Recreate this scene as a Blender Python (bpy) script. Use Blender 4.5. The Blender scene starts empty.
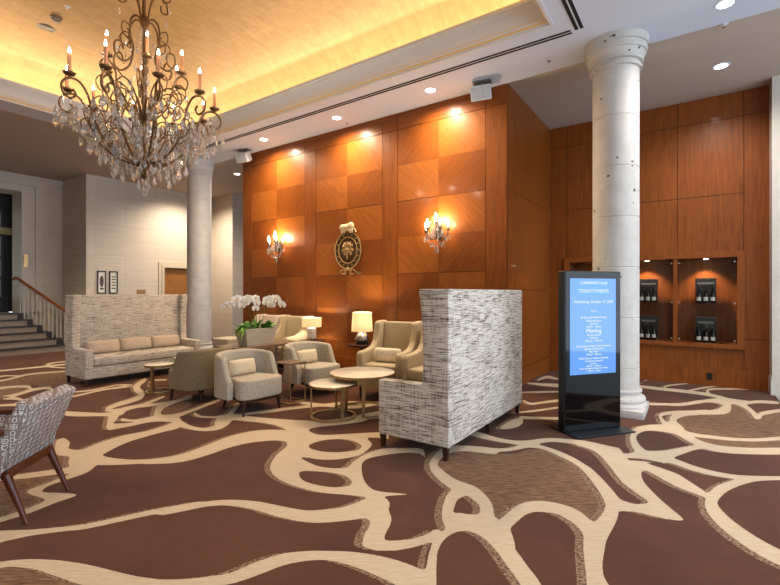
import bpy, bmesh, math, random
import numpy as np
from mathutils import Matrix, Vector, Euler
random.seed(7)
C = bpy.context.scene.collection
PI = math.pi
R = math.radians
CARPET = [
('+','-4.60,3.32 -4.53,3.35 -4.39,3.37 -4.251,3.403 -4.122,3.446 -3.989,3.494 -3.865,3.544 -3.755,3.592 -3.653,3.643 -3.564,3.704 -3.489,3.775 -3.425,3.858 -3.367,3.962 -3.315,4.114 -3.268,4.294 -3.22,4.43 -3.21,4.54 -3.21,4.61 -3.11,4.51 -2.871,4.159 -2.605,3.747 -2.416,3.502 -2.308,3.472 -2.230,3.535 -2.161,3.578 -2.119,3.586 -2.087,3.574 -2.009,3.464 -1.858,3.229 -1.694,2.953 -1.572,2.711 -1.493,2.485 -1.438,2.281 -1.410,2.145 -1.410,2.091 -1.430,2.080 -1.456,2.071 -1.488,2.049 -1.526,2.029 -1.559,2.018 -1.580,2.020 -1.595,2.030 -1.609,2.045 -1.621,2.064 -1.632,2.088 -1.641,2.115 -1.648,2.145 -1.654,2.179 -1.664,2.210 -1.680,2.237 -1.700,2.261 -1.715,2.278 -1.767,2.345 -1.843,2.443 -1.902,2.520 -1.939,2.510 -1.993,2.494 -2.054,2.472 -2.123,2.441 -2.199,2.405 -2.277,2.377 -2.358,2.362 -2.441,2.354 -2.522,2.352 -2.596,2.356 -2.667,2.365 -2.735,2.383 -2.803,2.409 -2.870,2.445 -2.934,2.491 -2.994,2.556 -3.052,2.634 -3.102,2.710 -3.139,2.779 -3.165,2.846 -3.191,2.901 -3.215,2.935 -3.237,2.956 -3.268,2.983 -3.316,3.027 -3.375,3.079 -3.428,3.129 -3.470,3.178 -3.506,3.225 -3.530,3.258 -3.605,3.276 -3.714,3.301 -3.822,3.315 -3.910,3.310 -3.995,3.293 -4.087,3.271 -4.198,3.238 -4.318,3.200 -4.421,3.186 -4.51,3.21 -4.59,3.27'),
('-','-3.376,3.386 -3.398,3.409 -3.405,3.435 -3.403,3.465 -3.393,3.500 -3.373,3.540 -3.347,3.585 -3.311,3.634 -3.268,3.689 -3.226,3.751 -3.185,3.819 -3.144,3.895 -3.114,3.978 -3.106,4.079 -3.110,4.191 -3.109,4.283 -3.111,4.366 -3.107,4.426 -3.054,4.395 -2.905,4.202 -2.731,3.949 -2.627,3.781 -2.624,3.741 -2.672,3.756 -2.728,3.758 -2.775,3.720 -2.829,3.668 -2.887,3.611 -2.954,3.542 -3.025,3.468 -3.087,3.409 -3.134,3.372 -3.172,3.349 -3.214,3.339 -3.270,3.345 -3.330,3.364'),
('-','-3.032,3.038 -3.047,3.059 -3.056,3.083 -3.058,3.114 -3.057,3.155 -3.049,3.202 -3.032,3.247 -3.004,3.291 -2.966,3.332 -2.924,3.364 -2.876,3.384 -2.824,3.395 -2.771,3.394 -2.714,3.380 -2.658,3.355 -2.616,3.325 -2.594,3.289 -2.586,3.248 -2.591,3.207 -2.612,3.165 -2.645,3.123 -2.682,3.086 -2.722,3.055 -2.767,3.030 -2.811,3.011 -2.857,3.001 -2.904,2.997 -2.945,2.999 -2.980,3.007 -3.009,3.021'),
('-','-2.873,2.788 -2.873,2.800 -2.857,2.813 -2.830,2.825 -2.791,2.834 -2.743,2.842 -2.696,2.858 -2.651,2.884 -2.608,2.917 -2.570,2.957 -2.538,3.006 -2.510,3.062 -2.493,3.118 -2.491,3.173 -2.501,3.228 -2.515,3.282 -2.530,3.333 -2.550,3.383 -2.578,3.430 -2.626,3.471 -2.684,3.508 -2.715,3.543 -2.699,3.574 -2.655,3.600 -2.601,3.621 -2.536,3.641 -2.461,3.656 -2.399,3.651 -2.352,3.615 -2.317,3.561 -2.306,3.508 -2.331,3.464 -2.380,3.420 -2.420,3.369 -2.441,3.308 -2.454,3.242 -2.460,3.176 -2.458,3.111 -2.450,3.047 -2.440,2.989 -2.423,2.937 -2.404,2.890 -2.401,2.849 -2.423,2.814 -2.461,2.785 -2.501,2.762 -2.541,2.746 -2.585,2.737 -2.630,2.733 -2.679,2.737 -2.730,2.746 -2.776,2.757 -2.817,2.767 -2.853,2.777'),
('-','-2.613,2.514 -2.635,2.534 -2.651,2.555 -2.654,2.575 -2.641,2.594 -2.616,2.611 -2.583,2.630 -2.541,2.653 -2.491,2.676 -2.440,2.694 -2.390,2.705 -2.339,2.710 -2.293,2.708 -2.251,2.695 -2.213,2.674 -2.185,2.651 -2.169,2.625 -2.162,2.597 -2.166,2.570 -2.181,2.545 -2.207,2.521 -2.240,2.499 -2.285,2.481 -2.337,2.466 -2.388,2.456 -2.432,2.452 -2.475,2.453 -2.514,2.460 -2.551,2.474 -2.586,2.493'),
('-','-2.293,2.908 -2.329,2.956 -2.355,2.999 -2.371,3.041 -2.377,3.080 -2.373,3.118 -2.356,3.166 -2.321,3.234 -2.272,3.312 -2.221,3.378 -2.171,3.428 -2.119,3.464 -2.065,3.471 -2.010,3.440 -1.954,3.382 -1.893,3.315 -1.823,3.237 -1.751,3.153 -1.688,3.082 -1.636,3.034 -1.590,2.997 -1.553,2.958 -1.528,2.914 -1.511,2.868 -1.496,2.819 -1.483,2.765 -1.472,2.707 -1.453,2.652 -1.417,2.603 -1.374,2.556 -1.343,2.504 -1.327,2.442 -1.320,2.375 -1.325,2.319 -1.342,2.279 -1.370,2.246 -1.400,2.215 -1.432,2.179 -1.467,2.146 -1.497,2.129 -1.521,2.138 -1.541,2.165 -1.560,2.197 -1.575,2.237 -1.588,2.283 -1.604,2.325 -1.622,2.356 -1.642,2.381 -1.667,2.405 -1.700,2.429 -1.738,2.452 -1.773,2.474 -1.803,2.497 -1.829,2.519 -1.846,2.540 -1.852,2.558 -1.849,2.574 -1.840,2.592 -1.824,2.612 -1.802,2.634 -1.780,2.656 -1.757,2.678 -1.733,2.701 -1.717,2.717 -1.709,2.723 -1.710,2.723 -1.718,2.719 -1.740,2.711 -1.770,2.699 -1.800,2.686 -1.827,2.674 -1.853,2.660 -1.881,2.650 -1.912,2.641 -1.946,2.635 -1.983,2.640 -2.028,2.660 -2.078,2.692 -2.130,2.732 -2.185,2.785 -2.243,2.848'),
('-','-1.703,2.256 -1.677,2.220 -1.659,2.172 -1.643,2.127 -1.620,2.085 -1.600,2.044 -1.599,2.014 -1.626,1.996 -1.672,1.987 -1.728,1.988 -1.808,2.005 -1.903,2.034 -1.968,2.073 -1.972,2.127 -1.940,2.191 -1.905,2.241 -1.881,2.266 -1.856,2.276 -1.826,2.279 -1.786,2.280 -1.741,2.275'),
('+','-3.334,0.779 -3.335,0.792 -3.336,0.810 -3.336,0.831 -3.335,0.850 -3.331,0.867 -3.324,0.885 -3.316,0.902 -3.308,0.919 -3.301,0.935 -3.294,0.951 -3.284,0.968 -3.271,0.989 -3.252,1.014 -3.229,1.043 -3.204,1.073 -3.181,1.101 -3.160,1.124 -3.139,1.143 -3.119,1.165 -3.098,1.192 -3.079,1.226 -3.059,1.265 -3.040,1.308 -3.019,1.351 -2.998,1.394 -2.977,1.439 -2.954,1.486 -2.927,1.535 -2.892,1.594 -2.851,1.660 -2.812,1.722 -2.785,1.765 -2.790,1.777 -2.797,1.787 -2.809,1.795 -2.824,1.801 -2.838,1.802 -2.852,1.802 -2.880,1.757 -2.919,1.694 -2.961,1.626 -2.996,1.565 -3.022,1.513 -3.043,1.465 -3.063,1.419 -3.084,1.374 -3.105,1.330 -3.126,1.287 -3.146,1.247 -3.166,1.213 -3.185,1.186 -3.203,1.164 -3.222,1.144 -3.244,1.120 -3.270,1.093 -3.298,1.063 -3.327,1.034 -3.352,1.010 -3.374,0.991 -3.393,0.976 -3.411,0.962 -3.430,0.948 -3.450,0.933 -3.469,0.917 -3.489,0.901 -3.509,0.885 -3.530,0.867 -3.551,0.849 -3.570,0.832 -3.583,0.821 -3.555,0.797 -3.523,0.779 -3.475,0.767 -3.423,0.764 -3.379,0.770'),
('+','-2.880,1.547 -2.870,1.563 -2.855,1.586 -2.838,1.614 -2.821,1.644 -2.805,1.677 -2.788,1.714 -2.769,1.751 -2.748,1.783 -2.725,1.811 -2.700,1.836 -2.672,1.858 -2.639,1.878 -2.598,1.897 -2.551,1.914 -2.502,1.928 -2.455,1.940 -2.408,1.948 -2.361,1.952 -2.312,1.956 -2.264,1.963 -2.214,1.973 -2.164,1.984 -2.115,1.997 -2.073,2.010 -2.038,2.023 -2.009,2.036 -1.982,2.052 -1.955,2.071 -1.925,2.096 -1.895,2.126 -1.864,2.157 -1.836,2.189 -1.808,2.220 -1.781,2.253 -1.757,2.283 -1.737,2.310 -1.723,2.333 -1.713,2.355 -1.706,2.373 -1.701,2.386 -1.709,2.445 -1.724,2.495 -1.757,2.541 -1.801,2.573 -1.844,2.579 -1.889,2.581 -1.895,2.568 -1.903,2.551 -1.913,2.527 -1.924,2.497 -1.934,2.457 -1.943,2.409 -1.954,2.362 -1.969,2.321 -1.991,2.284 -2.018,2.250 -2.047,2.218 -2.074,2.191 -2.098,2.169 -2.119,2.151 -2.143,2.136 -2.173,2.121 -2.214,2.108 -2.262,2.095 -2.314,2.083 -2.363,2.071 -2.408,2.060 -2.453,2.050 -2.498,2.038 -2.543,2.022 -2.588,2.003 -2.632,1.980 -2.674,1.956 -2.711,1.931 -2.743,1.905 -2.769,1.879 -2.793,1.852 -2.815,1.821 -2.835,1.785 -2.852,1.746 -2.868,1.708 -2.884,1.675 -2.902,1.645 -2.922,1.618 -2.939,1.596 -2.951,1.580 -2.945,1.568 -2.938,1.559 -2.925,1.551 -2.909,1.546 -2.895,1.546'),
('+','-1.797,2.307 -1.771,2.295 -1.739,2.279 -1.713,2.267 -1.708,2.266 -1.712,2.273 -1.704,2.262 -1.689,2.235 -1.674,2.206 -1.662,2.180 -1.650,2.145 -1.628,2.097 -1.577,2.038 -1.527,2.020 -1.498,2.027 -1.476,2.042 -1.455,2.057 -1.435,2.073 -1.414,2.092 -1.393,2.113 -1.372,2.138 -1.348,2.172 -1.323,2.214 -1.299,2.253 -1.283,2.280 -1.283,2.296 -1.285,2.310 -1.292,2.322 -1.302,2.331 -1.312,2.332 -1.324,2.333 -1.340,2.304 -1.364,2.264 -1.389,2.222 -1.412,2.189 -1.432,2.163 -1.452,2.142 -1.472,2.126 -1.493,2.117 -1.518,2.117 -1.544,2.123 -1.561,2.134 -1.550,2.133 -1.530,2.112 -1.533,2.124 -1.542,2.157 -1.555,2.194 -1.566,2.226 -1.578,2.262 -1.601,2.312 -1.645,2.377 -1.701,2.433 -1.753,2.473 -1.795,2.503 -1.822,2.523 -1.858,2.519 -1.893,2.501 -1.904,2.459 -1.890,2.406 -1.854,2.355'),
('+','-3.020,0.716 -3.023,0.726 -3.027,0.741 -3.030,0.756 -3.028,0.770 -3.021,0.782 -3.011,0.792 -2.997,0.802 -2.979,0.813 -2.957,0.826 -2.930,0.840 -2.901,0.854 -2.868,0.866 -2.831,0.878 -2.789,0.888 -2.746,0.898 -2.704,0.909 -2.663,0.918 -2.622,0.928 -2.581,0.937 -2.541,0.948 -2.503,0.958 -2.468,0.969 -2.432,0.980 -2.396,0.990 -2.358,1.000 -2.317,1.010 -2.274,1.022 -2.234,1.036 -2.197,1.052 -2.164,1.070 -2.133,1.088 -2.105,1.108 -2.079,1.129 -2.056,1.153 -2.035,1.176 -2.017,1.198 -2.001,1.218 -1.987,1.238 -1.977,1.254 -1.970,1.266 -1.972,1.279 -1.976,1.290 -1.988,1.299 -2.003,1.304 -2.019,1.304 -2.037,1.303 -2.050,1.294 -2.068,1.281 -2.090,1.267 -2.116,1.253 -2.146,1.239 -2.180,1.223 -2.217,1.207 -2.253,1.191 -2.288,1.176 -2.324,1.160 -2.359,1.145 -2.395,1.132 -2.431,1.120 -2.471,1.108 -2.513,1.096 -2.555,1.083 -2.595,1.071 -2.634,1.059 -2.672,1.046 -2.708,1.033 -2.744,1.019 -2.780,1.004 -2.815,0.989 -2.849,0.973 -2.881,0.956 -2.913,0.938 -2.943,0.920 -2.971,0.903 -2.997,0.885 -3.020,0.867 -3.040,0.849 -3.057,0.833 -3.070,0.819 -3.079,0.807 -3.086,0.795 -3.094,0.782 -3.104,0.768 -3.114,0.753 -3.124,0.740 -3.130,0.731 -3.117,0.720 -3.102,0.712 -3.081,0.707 -3.057,0.707 -3.039,0.711'),
('+','-2.118,1.170 -2.095,1.193 -2.061,1.227 -2.025,1.263 -1.994,1.295 -1.970,1.320 -1.948,1.341 -1.929,1.362 -1.911,1.387 -1.895,1.416 -1.882,1.446 -1.870,1.477 -1.859,1.508 -1.848,1.540 -1.838,1.573 -1.827,1.605 -1.814,1.635 -1.798,1.663 -1.779,1.690 -1.758,1.716 -1.736,1.739 -1.714,1.759 -1.692,1.777 -1.667,1.792 -1.639,1.806 -1.607,1.817 -1.571,1.826 -1.534,1.833 -1.495,1.838 -1.453,1.842 -1.410,1.844 -1.366,1.844 -1.324,1.844 -1.285,1.843 -1.248,1.840 -1.212,1.837 -1.176,1.832 -1.138,1.826 -1.101,1.818 -1.064,1.809 -1.027,1.801 -0.987,1.790 -0.944,1.779 -0.905,1.768 -0.879,1.761 -0.854,1.778 -0.829,1.801 -0.817,1.835 -0.820,1.874 -0.840,1.907 -0.876,1.938 -0.904,1.948 -0.946,1.964 -0.996,1.981 -1.044,1.995 -1.089,2.005 -1.133,2.012 -1.178,2.017 -1.222,2.020 -1.266,2.020 -1.308,2.017 -1.350,2.012 -1.392,2.005 -1.436,1.994 -1.480,1.981 -1.523,1.966 -1.563,1.950 -1.600,1.933 -1.634,1.914 -1.666,1.894 -1.696,1.875 -1.725,1.857 -1.752,1.840 -1.778,1.822 -1.804,1.801 -1.830,1.778 -1.857,1.753 -1.882,1.726 -1.905,1.696 -1.923,1.663 -1.938,1.629 -1.950,1.595 -1.961,1.561 -1.970,1.526 -1.977,1.491 -1.984,1.459 -1.995,1.431 -2.009,1.407 -2.026,1.386 -2.046,1.364 -2.071,1.338 -2.103,1.306 -2.142,1.268 -2.178,1.234 -2.202,1.211 -2.199,1.195 -2.193,1.183 -2.178,1.173 -2.159,1.167 -2.139,1.168'),
('+','-3.845,1.943 -3.817,1.964 -3.778,1.993 -3.735,2.027 -3.701,2.060 -3.675,2.092 -3.655,2.124 -3.638,2.158 -3.625,2.195 -3.617,2.236 -3.613,2.280 -3.612,2.326 -3.611,2.377 -3.615,2.434 -3.621,2.496 -3.626,2.558 -3.625,2.619 -3.617,2.681 -3.605,2.745 -3.587,2.805 -3.562,2.857 -3.528,2.898 -3.485,2.931 -3.439,2.959 -3.395,2.982 -3.350,3.000 -3.303,3.014 -3.259,3.023 -3.229,3.030 -3.235,3.073 -3.246,3.114 -3.284,3.165 -3.337,3.212 -3.395,3.244 -3.466,3.275 -3.500,3.269 -3.549,3.260 -3.607,3.245 -3.660,3.223 -3.709,3.193 -3.757,3.157 -3.801,3.113 -3.837,3.060 -3.863,2.997 -3.882,2.927 -3.893,2.854 -3.898,2.781 -3.892,2.707 -3.879,2.633 -3.864,2.563 -3.851,2.500 -3.842,2.442 -3.833,2.389 -3.827,2.341 -3.824,2.295 -3.826,2.252 -3.830,2.212 -3.838,2.174 -3.850,2.136 -3.869,2.095 -3.894,2.051 -3.918,2.013 -3.935,1.986 -3.927,1.974 -3.917,1.964 -3.900,1.954 -3.881,1.947 -3.864,1.944'),
('+','-3.697,3.136 -3.726,3.111 -3.768,3.075 -3.812,3.031 -3.844,2.981 -3.860,2.925 -3.868,2.865 -3.869,2.802 -3.866,2.740 -3.856,2.679 -3.840,2.619 -3.823,2.560 -3.810,2.502 -3.800,2.441 -3.790,2.379 -3.785,2.320 -3.789,2.264 -3.803,2.212 -3.826,2.161 -3.855,2.113 -3.887,2.069 -3.923,2.027 -3.964,1.987 -4.010,1.950 -4.057,1.918 -4.109,1.891 -4.166,1.867 -4.224,1.847 -4.279,1.831 -4.331,1.822 -4.384,1.818 -4.437,1.815 -4.488,1.810 -4.537,1.801 -4.581,1.790 -4.618,1.781 -4.644,1.775 -4.616,1.736 -4.583,1.702 -4.517,1.668 -4.437,1.643 -4.362,1.633 -4.279,1.627 -4.265,1.636 -4.246,1.650 -4.223,1.666 -4.201,1.681 -4.179,1.694 -4.152,1.708 -4.122,1.724 -4.089,1.745 -4.056,1.771 -4.021,1.800 -3.985,1.833 -3.948,1.867 -3.908,1.902 -3.867,1.940 -3.827,1.979 -3.789,2.020 -3.755,2.063 -3.722,2.108 -3.692,2.154 -3.668,2.202 -3.651,2.251 -3.640,2.303 -3.632,2.355 -3.626,2.405 -3.624,2.456 -3.626,2.505 -3.627,2.552 -3.623,2.599 -3.614,2.646 -3.602,2.695 -3.586,2.741 -3.568,2.785 -3.543,2.830 -3.512,2.875 -3.482,2.915 -3.461,2.943 -3.479,2.987 -3.501,3.026 -3.543,3.068 -3.595,3.103 -3.643,3.121'),
('+','-4.181,1.573 -4.204,1.600 -4.238,1.638 -4.277,1.681 -4.311,1.722 -4.341,1.758 -4.368,1.793 -4.395,1.829 -4.424,1.871 -4.456,1.922 -4.491,1.979 -4.525,2.040 -4.551,2.099 -4.568,2.157 -4.578,2.217 -4.583,2.276 -4.588,2.332 -4.590,2.386 -4.590,2.437 -4.589,2.484 -4.589,2.527 -4.584,2.562 -4.578,2.593 -4.579,2.626 -4.609,2.675 -4.700,2.750 -4.83,2.83 -4.96,2.88 -5.07,2.91 -5.13,2.91 -5.16,2.89 -5.19,2.86 -5.20,2.83 -5.21,2.79 -5.21,2.75 -5.21,2.71 -5.21,2.67 -5.21,2.62 -5.20,2.56 -5.20,2.51 -5.21,2.46 -5.24,2.42 -5.29,2.37 -5.33,2.34 -5.36,2.31 -5.33,2.28 -5.30,2.26 -5.25,2.24 -5.20,2.22 -5.16,2.22 -5.12,2.21 -5.11,2.25 -5.10,2.30 -5.09,2.35 -5.08,2.41 -5.08,2.46 -5.08,2.51 -5.07,2.55 -5.06,2.59 -5.04,2.63 -5.02,2.65 -4.99,2.68 -4.96,2.69 -4.92,2.71 -4.88,2.73 -4.84,2.73 -4.82,2.73 -4.82,2.73 -4.84,2.73 -4.86,2.75 -4.88,2.76 -4.86,2.75 -4.84,2.71 -4.82,2.67 -4.803,2.625 -4.787,2.574 -4.774,2.519 -4.764,2.462 -4.762,2.408 -4.770,2.355 -4.786,2.303 -4.802,2.250 -4.810,2.196 -4.807,2.139 -4.799,2.082 -4.788,2.028 -4.774,1.978 -4.759,1.935 -4.741,1.896 -4.721,1.859 -4.700,1.821 -4.673,1.778 -4.643,1.732 -4.617,1.693 -4.599,1.666 -4.516,1.614 -4.435,1.578 -4.346,1.554 -4.268,1.547 -4.219,1.559'),
('+','-5.18,2.25 -5.22,2.27 -5.28,2.30 -5.33,2.32 -5.38,2.35 -5.40,2.36 -5.41,2.38 -5.42,2.39 -5.45,2.41 -5.50,2.44 -5.56,2.48 -5.63,2.52 -5.69,2.57 -5.73,2.62 -5.78,2.67 -5.81,2.73 -5.82,2.79 -5.82,2.84 -5.79,2.89 -5.76,2.94 -5.74,3.00 -5.72,3.05 -5.71,3.10 -5.70,3.16 -5.69,3.22 -5.69,3.29 -5.70,3.37 -5.71,3.44 -5.72,3.50 -5.73,3.51 -5.75,3.52 -5.77,3.54 -5.79,3.55 -5.81,3.55 -5.82,3.55 -5.82,3.50 -5.81,3.43 -5.81,3.35 -5.82,3.28 -5.83,3.23 -5.84,3.17 -5.86,3.12 -5.88,3.07 -5.91,3.02 -5.94,2.96 -5.97,2.91 -5.99,2.86 -6.00,2.81 -5.99,2.76 -5.97,2.71 -5.95,2.66 -5.92,2.62 -5.88,2.57 -5.84,2.52 -5.79,2.49 -5.72,2.45 -5.65,2.41 -5.57,2.37 -5.50,2.34 -5.42,2.30 -5.35,2.27 -5.28,2.24 -5.24,2.22 -5.20,2.21 -5.15,2.20 -5.13,2.20 -5.12,2.21 -5.14,2.23'),
('+','-5.36,2.43 -5.33,2.44 -5.29,2.46 -5.25,2.48 -5.22,2.50 -5.21,2.52 -5.20,2.55 -5.20,2.58 -5.19,2.60 -5.16,2.63 -5.12,2.65 -5.09,2.67 -5.09,2.70 -5.16,2.76 -5.27,2.82 -5.31,2.85 -5.32,2.85 -5.35,2.87 -5.40,2.90 -5.45,2.94 -5.50,2.98 -5.54,3.02 -5.57,3.07 -5.61,3.12 -5.64,3.19 -5.70,3.29 -5.75,3.40 -5.81,3.50 -5.85,3.58 -5.87,3.59 -5.88,3.61 -5.91,3.62 -5.93,3.63 -5.94,3.63 -5.95,3.63 -5.91,3.55 -5.86,3.45 -5.80,3.34 -5.76,3.25 -5.75,3.20 -5.76,3.15 -5.76,3.12 -5.74,3.07 -5.69,3.01 -5.62,2.95 -5.54,2.90 -5.46,2.85 -5.35,2.79 -5.28,2.75 -5.29,2.77 -5.30,2.78 -5.28,2.76 -5.28,2.72 -5.28,2.69 -5.28,2.65 -5.28,2.62 -5.29,2.59 -5.29,2.56 -5.31,2.54 -5.35,2.52 -5.40,2.51 -5.45,2.50 -5.49,2.50 -5.48,2.48 -5.47,2.47 -5.45,2.46 -5.42,2.44 -5.39,2.44'),
('+','-5.11,2.69 -5.08,2.71 -5.04,2.73 -5.01,2.76 -4.98,2.79 -4.98,2.83 -4.99,2.86 -5.00,2.91 -5.02,2.96 -5.04,3.01 -5.07,3.08 -5.09,3.15 -5.12,3.23 -5.16,3.33 -5.21,3.44 -5.25,3.55 -5.28,3.63 -5.30,3.65 -5.32,3.67 -5.34,3.68 -5.37,3.69 -5.38,3.69 -5.40,3.69 -5.36,3.61 -5.32,3.50 -5.27,3.38 -5.23,3.28 -5.21,3.21 -5.18,3.14 -5.17,3.08 -5.16,3.02 -5.16,2.98 -5.16,2.95 -5.16,2.92 -5.18,2.89 -5.21,2.87 -5.25,2.84 -5.29,2.82 -5.32,2.81 -5.30,2.78 -5.28,2.76 -5.24,2.73 -5.19,2.71 -5.15,2.70'),
('+','-4.601,2.689 -4.571,2.690 -4.528,2.692 -4.478,2.694 -4.430,2.700 -4.384,2.709 -4.335,2.720 -4.289,2.734 -4.252,2.753 -4.224,2.778 -4.201,2.808 -4.187,2.844 -4.187,2.885 -4.203,2.936 -4.233,2.995 -4.274,3.055 -4.322,3.116 -4.387,3.180 -4.46,3.23 -4.50,3.27 -4.55,3.30 -4.62,3.37 -4.70,3.46 -4.78,3.55 -4.84,3.61 -4.88,3.65 -4.93,3.69 -4.97,3.71 -5.00,3.71 -5.00,3.70 -5.00,3.68 -4.94,3.61 -4.85,3.52 -4.75,3.42 -4.68,3.34 -4.61,3.27 -4.56,3.23 -4.54,3.21 -4.53,3.19 -4.49,3.15 -4.441,3.089 -4.399,3.033 -4.369,2.983 -4.351,2.937 -4.341,2.890 -4.341,2.850 -4.355,2.818 -4.386,2.798 -4.432,2.786 -4.486,2.780 -4.541,2.779 -4.600,2.784 -4.667,2.796 -4.73,2.81 -4.78,2.82 -4.78,2.80 -4.77,2.78 -4.75,2.76 -4.704,2.729 -4.657,2.708'),
('+','-4.92,3.04 -4.89,3.03 -4.85,3.02 -4.80,3.02 -4.76,3.02 -4.72,3.04 -4.67,3.06 -4.62,3.09 -4.58,3.11 -4.53,3.13 -4.49,3.15 -4.445,3.168 -4.417,3.180 -4.428,3.201 -4.44,3.22 -4.46,3.24 -4.49,3.26 -4.52,3.27 -4.55,3.28 -4.57,3.25 -4.59,3.23 -4.62,3.19 -4.65,3.16 -4.70,3.13 -4.74,3.11 -4.79,3.08 -4.84,3.07 -4.88,3.08 -4.93,3.09 -4.98,3.10 -5.01,3.12 -5.02,3.11 -5.02,3.10 -5.01,3.09 -4.99,3.07 -4.96,3.05'),
('+','-6.63,1.99 -6.58,2.02 -6.50,2.08 -6.41,2.13 -6.31,2.18 -6.21,2.22 -6.11,2.26 -6.01,2.29 -5.92,2.33 -5.84,2.37 -5.77,2.40 -5.72,2.44 -5.67,2.48 -5.65,2.51 -5.65,2.53 -5.65,2.55 -5.65,2.57 -5.67,2.59 -5.69,2.60 -5.72,2.62 -5.75,2.63 -5.78,2.63 -5.81,2.63 -5.81,2.62 -5.80,2.60 -5.81,2.57 -5.83,2.54 -5.87,2.50 -5.91,2.46 -5.97,2.42 -6.04,2.38 -6.13,2.34 -6.23,2.31 -6.33,2.27 -6.43,2.23 -6.53,2.18 -6.62,2.12 -6.71,2.06 -6.76,2.03 -6.75,2.02 -6.74,2.01 -6.71,2.00 -6.68,1.99 -6.66,1.99'),
('+','-7.14,2.45 -7.14,2.48 -7.15,2.52 -7.15,2.58 -7.16,2.65 -7.19,2.74 -7.23,2.84 -7.26,2.96 -7.28,3.05 -7.28,3.12 -7.27,3.17 -7.25,3.21 -7.24,3.26 -7.23,3.31 -7.23,3.36 -7.23,3.41 -7.37,3.50 -7.44,3.49 -7.50,3.46 -7.55,3.42 -7.58,3.37 -7.58,3.32 -7.57,3.27 -7.54,3.21 -7.53,3.15 -7.51,3.09 -7.49,3.04 -7.49,2.98 -7.49,2.92 -7.52,2.84 -7.57,2.75 -7.62,2.67 -7.65,2.62 -7.64,2.61 -7.63,2.60 -7.61,2.60 -7.59,2.59 -7.58,2.59 -7.56,2.59 -7.53,2.64 -7.48,2.72 -7.43,2.81 -7.40,2.88 -7.40,2.94 -7.41,3.00 -7.42,3.06 -7.43,3.11 -7.45,3.17 -7.46,3.23 -7.48,3.28 -7.47,3.33 -7.43,3.37 -7.36,3.40 -7.30,3.43 -7.28,3.43 -7.38,3.47 -7.38,3.43 -7.38,3.37 -7.38,3.32 -7.39,3.27 -7.39,3.22 -7.40,3.16 -7.39,3.09 -7.36,2.99 -7.33,2.88 -7.29,2.77 -7.26,2.68 -7.25,2.61 -7.24,2.55 -7.24,2.51 -7.24,2.48 -7.22,2.47 -7.21,2.46 -7.19,2.46 -7.17,2.45 -7.16,2.45'),
('+','-7.76,3.88 -7.68,3.81 -7.57,3.70 -7.42,3.58 -7.19,3.42 -6.86,3.28 -6.67,3.23 -6.55,3.20 -6.54,3.20 -6.59,3.22 -6.57,3.21 -6.52,3.17 -6.47,3.11 -6.42,3.04 -6.38,2.96 -6.35,2.87 -6.31,2.80 -6.26,2.73 -6.22,2.67 -6.17,2.61 -6.04,2.54 -5.94,2.52 -5.90,2.55 -5.87,2.59 -5.85,2.63 -5.84,2.69 -5.84,2.76 -5.85,2.84 -5.87,2.92 -5.92,3.02 -5.98,3.13 -6.05,3.24 -6.10,3.32 -6.12,3.33 -6.14,3.35 -6.16,3.36 -6.18,3.37 -6.20,3.37 -6.21,3.37 -6.16,3.29 -6.10,3.18 -6.04,3.07 -5.99,2.98 -5.97,2.89 -5.96,2.81 -5.96,2.74 -5.97,2.68 -6.00,2.64 -6.04,2.61 -6.09,2.59 -6.06,2.58 -6.00,2.56 -6.04,2.60 -6.07,2.66 -6.10,2.72 -6.12,2.79 -6.14,2.86 -6.17,2.93 -6.20,3.00 -6.23,3.05 -6.27,3.10 -6.36,3.17 -6.56,3.29 -6.78,3.37 -6.95,3.42 -7.06,3.46 -7.03,3.43 -7.08,3.47 -7.25,3.58 -7.41,3.71 -7.54,3.80 -7.59,3.83 -7.64,3.86 -7.69,3.88 -7.73,3.89 -7.75,3.89'),
('+','-6.96,3.57 -7.01,3.59 -7.09,3.61 -7.16,3.64 -7.20,3.66 -7.25,3.69 -7.30,3.75 -7.34,3.80 -7.37,3.85 -7.36,3.89 -7.33,3.93 -7.29,3.96 -7.27,3.99 -7.28,4.00 -7.29,4.01 -7.31,4.02 -7.33,4.03 -7.35,4.04 -7.37,4.04 -7.39,4.02 -7.43,3.98 -7.46,3.94 -7.47,3.90 -7.44,3.85 -7.39,3.79 -7.33,3.73 -7.25,3.67 -7.14,3.61 -7.04,3.57 -6.96,3.55 -6.91,3.53 -6.90,3.53 -6.90,3.53 -6.90,3.54 -6.92,3.55 -6.93,3.56'),
('+','-4.57,3.13 -4.56,3.13 -4.53,3.12 -4.50,3.12 -4.48,3.15 -4.46,3.19 -4.45,3.26 -4.43,3.34 -4.41,3.41 -4.37,3.47 -4.34,3.52 -4.30,3.58 -4.26,3.64 -4.23,3.70 -4.20,3.78 -4.17,3.85 -4.13,3.92 -4.09,4.00 -4.04,4.07 -3.99,4.15 -3.94,4.22 -3.89,4.29 -3.85,4.36 -3.80,4.43 -3.74,4.49 -3.66,4.54 -3.57,4.59 -3.48,4.63 -3.42,4.65 -3.42,4.68 -3.43,4.70 -3.45,4.73 -3.47,4.76 -3.49,4.78 -3.52,4.79 -3.58,4.76 -3.66,4.72 -3.76,4.66 -3.84,4.60 -3.89,4.53 -3.94,4.46 -3.98,4.38 -4.02,4.31 -4.08,4.24 -4.13,4.16 -4.19,4.09 -4.23,4.02 -4.27,3.94 -4.31,3.87 -4.34,3.79 -4.37,3.72 -4.40,3.65 -4.43,3.59 -4.46,3.52 -4.48,3.46 -4.51,3.40 -4.55,3.33 -4.58,3.27 -4.60,3.23 -4.62,3.21 -4.64,3.21 -4.64,3.21 -4.66,3.22 -4.66,3.21 -4.66,3.20 -4.65,3.18 -4.63,3.16 -4.60,3.15'),
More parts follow.
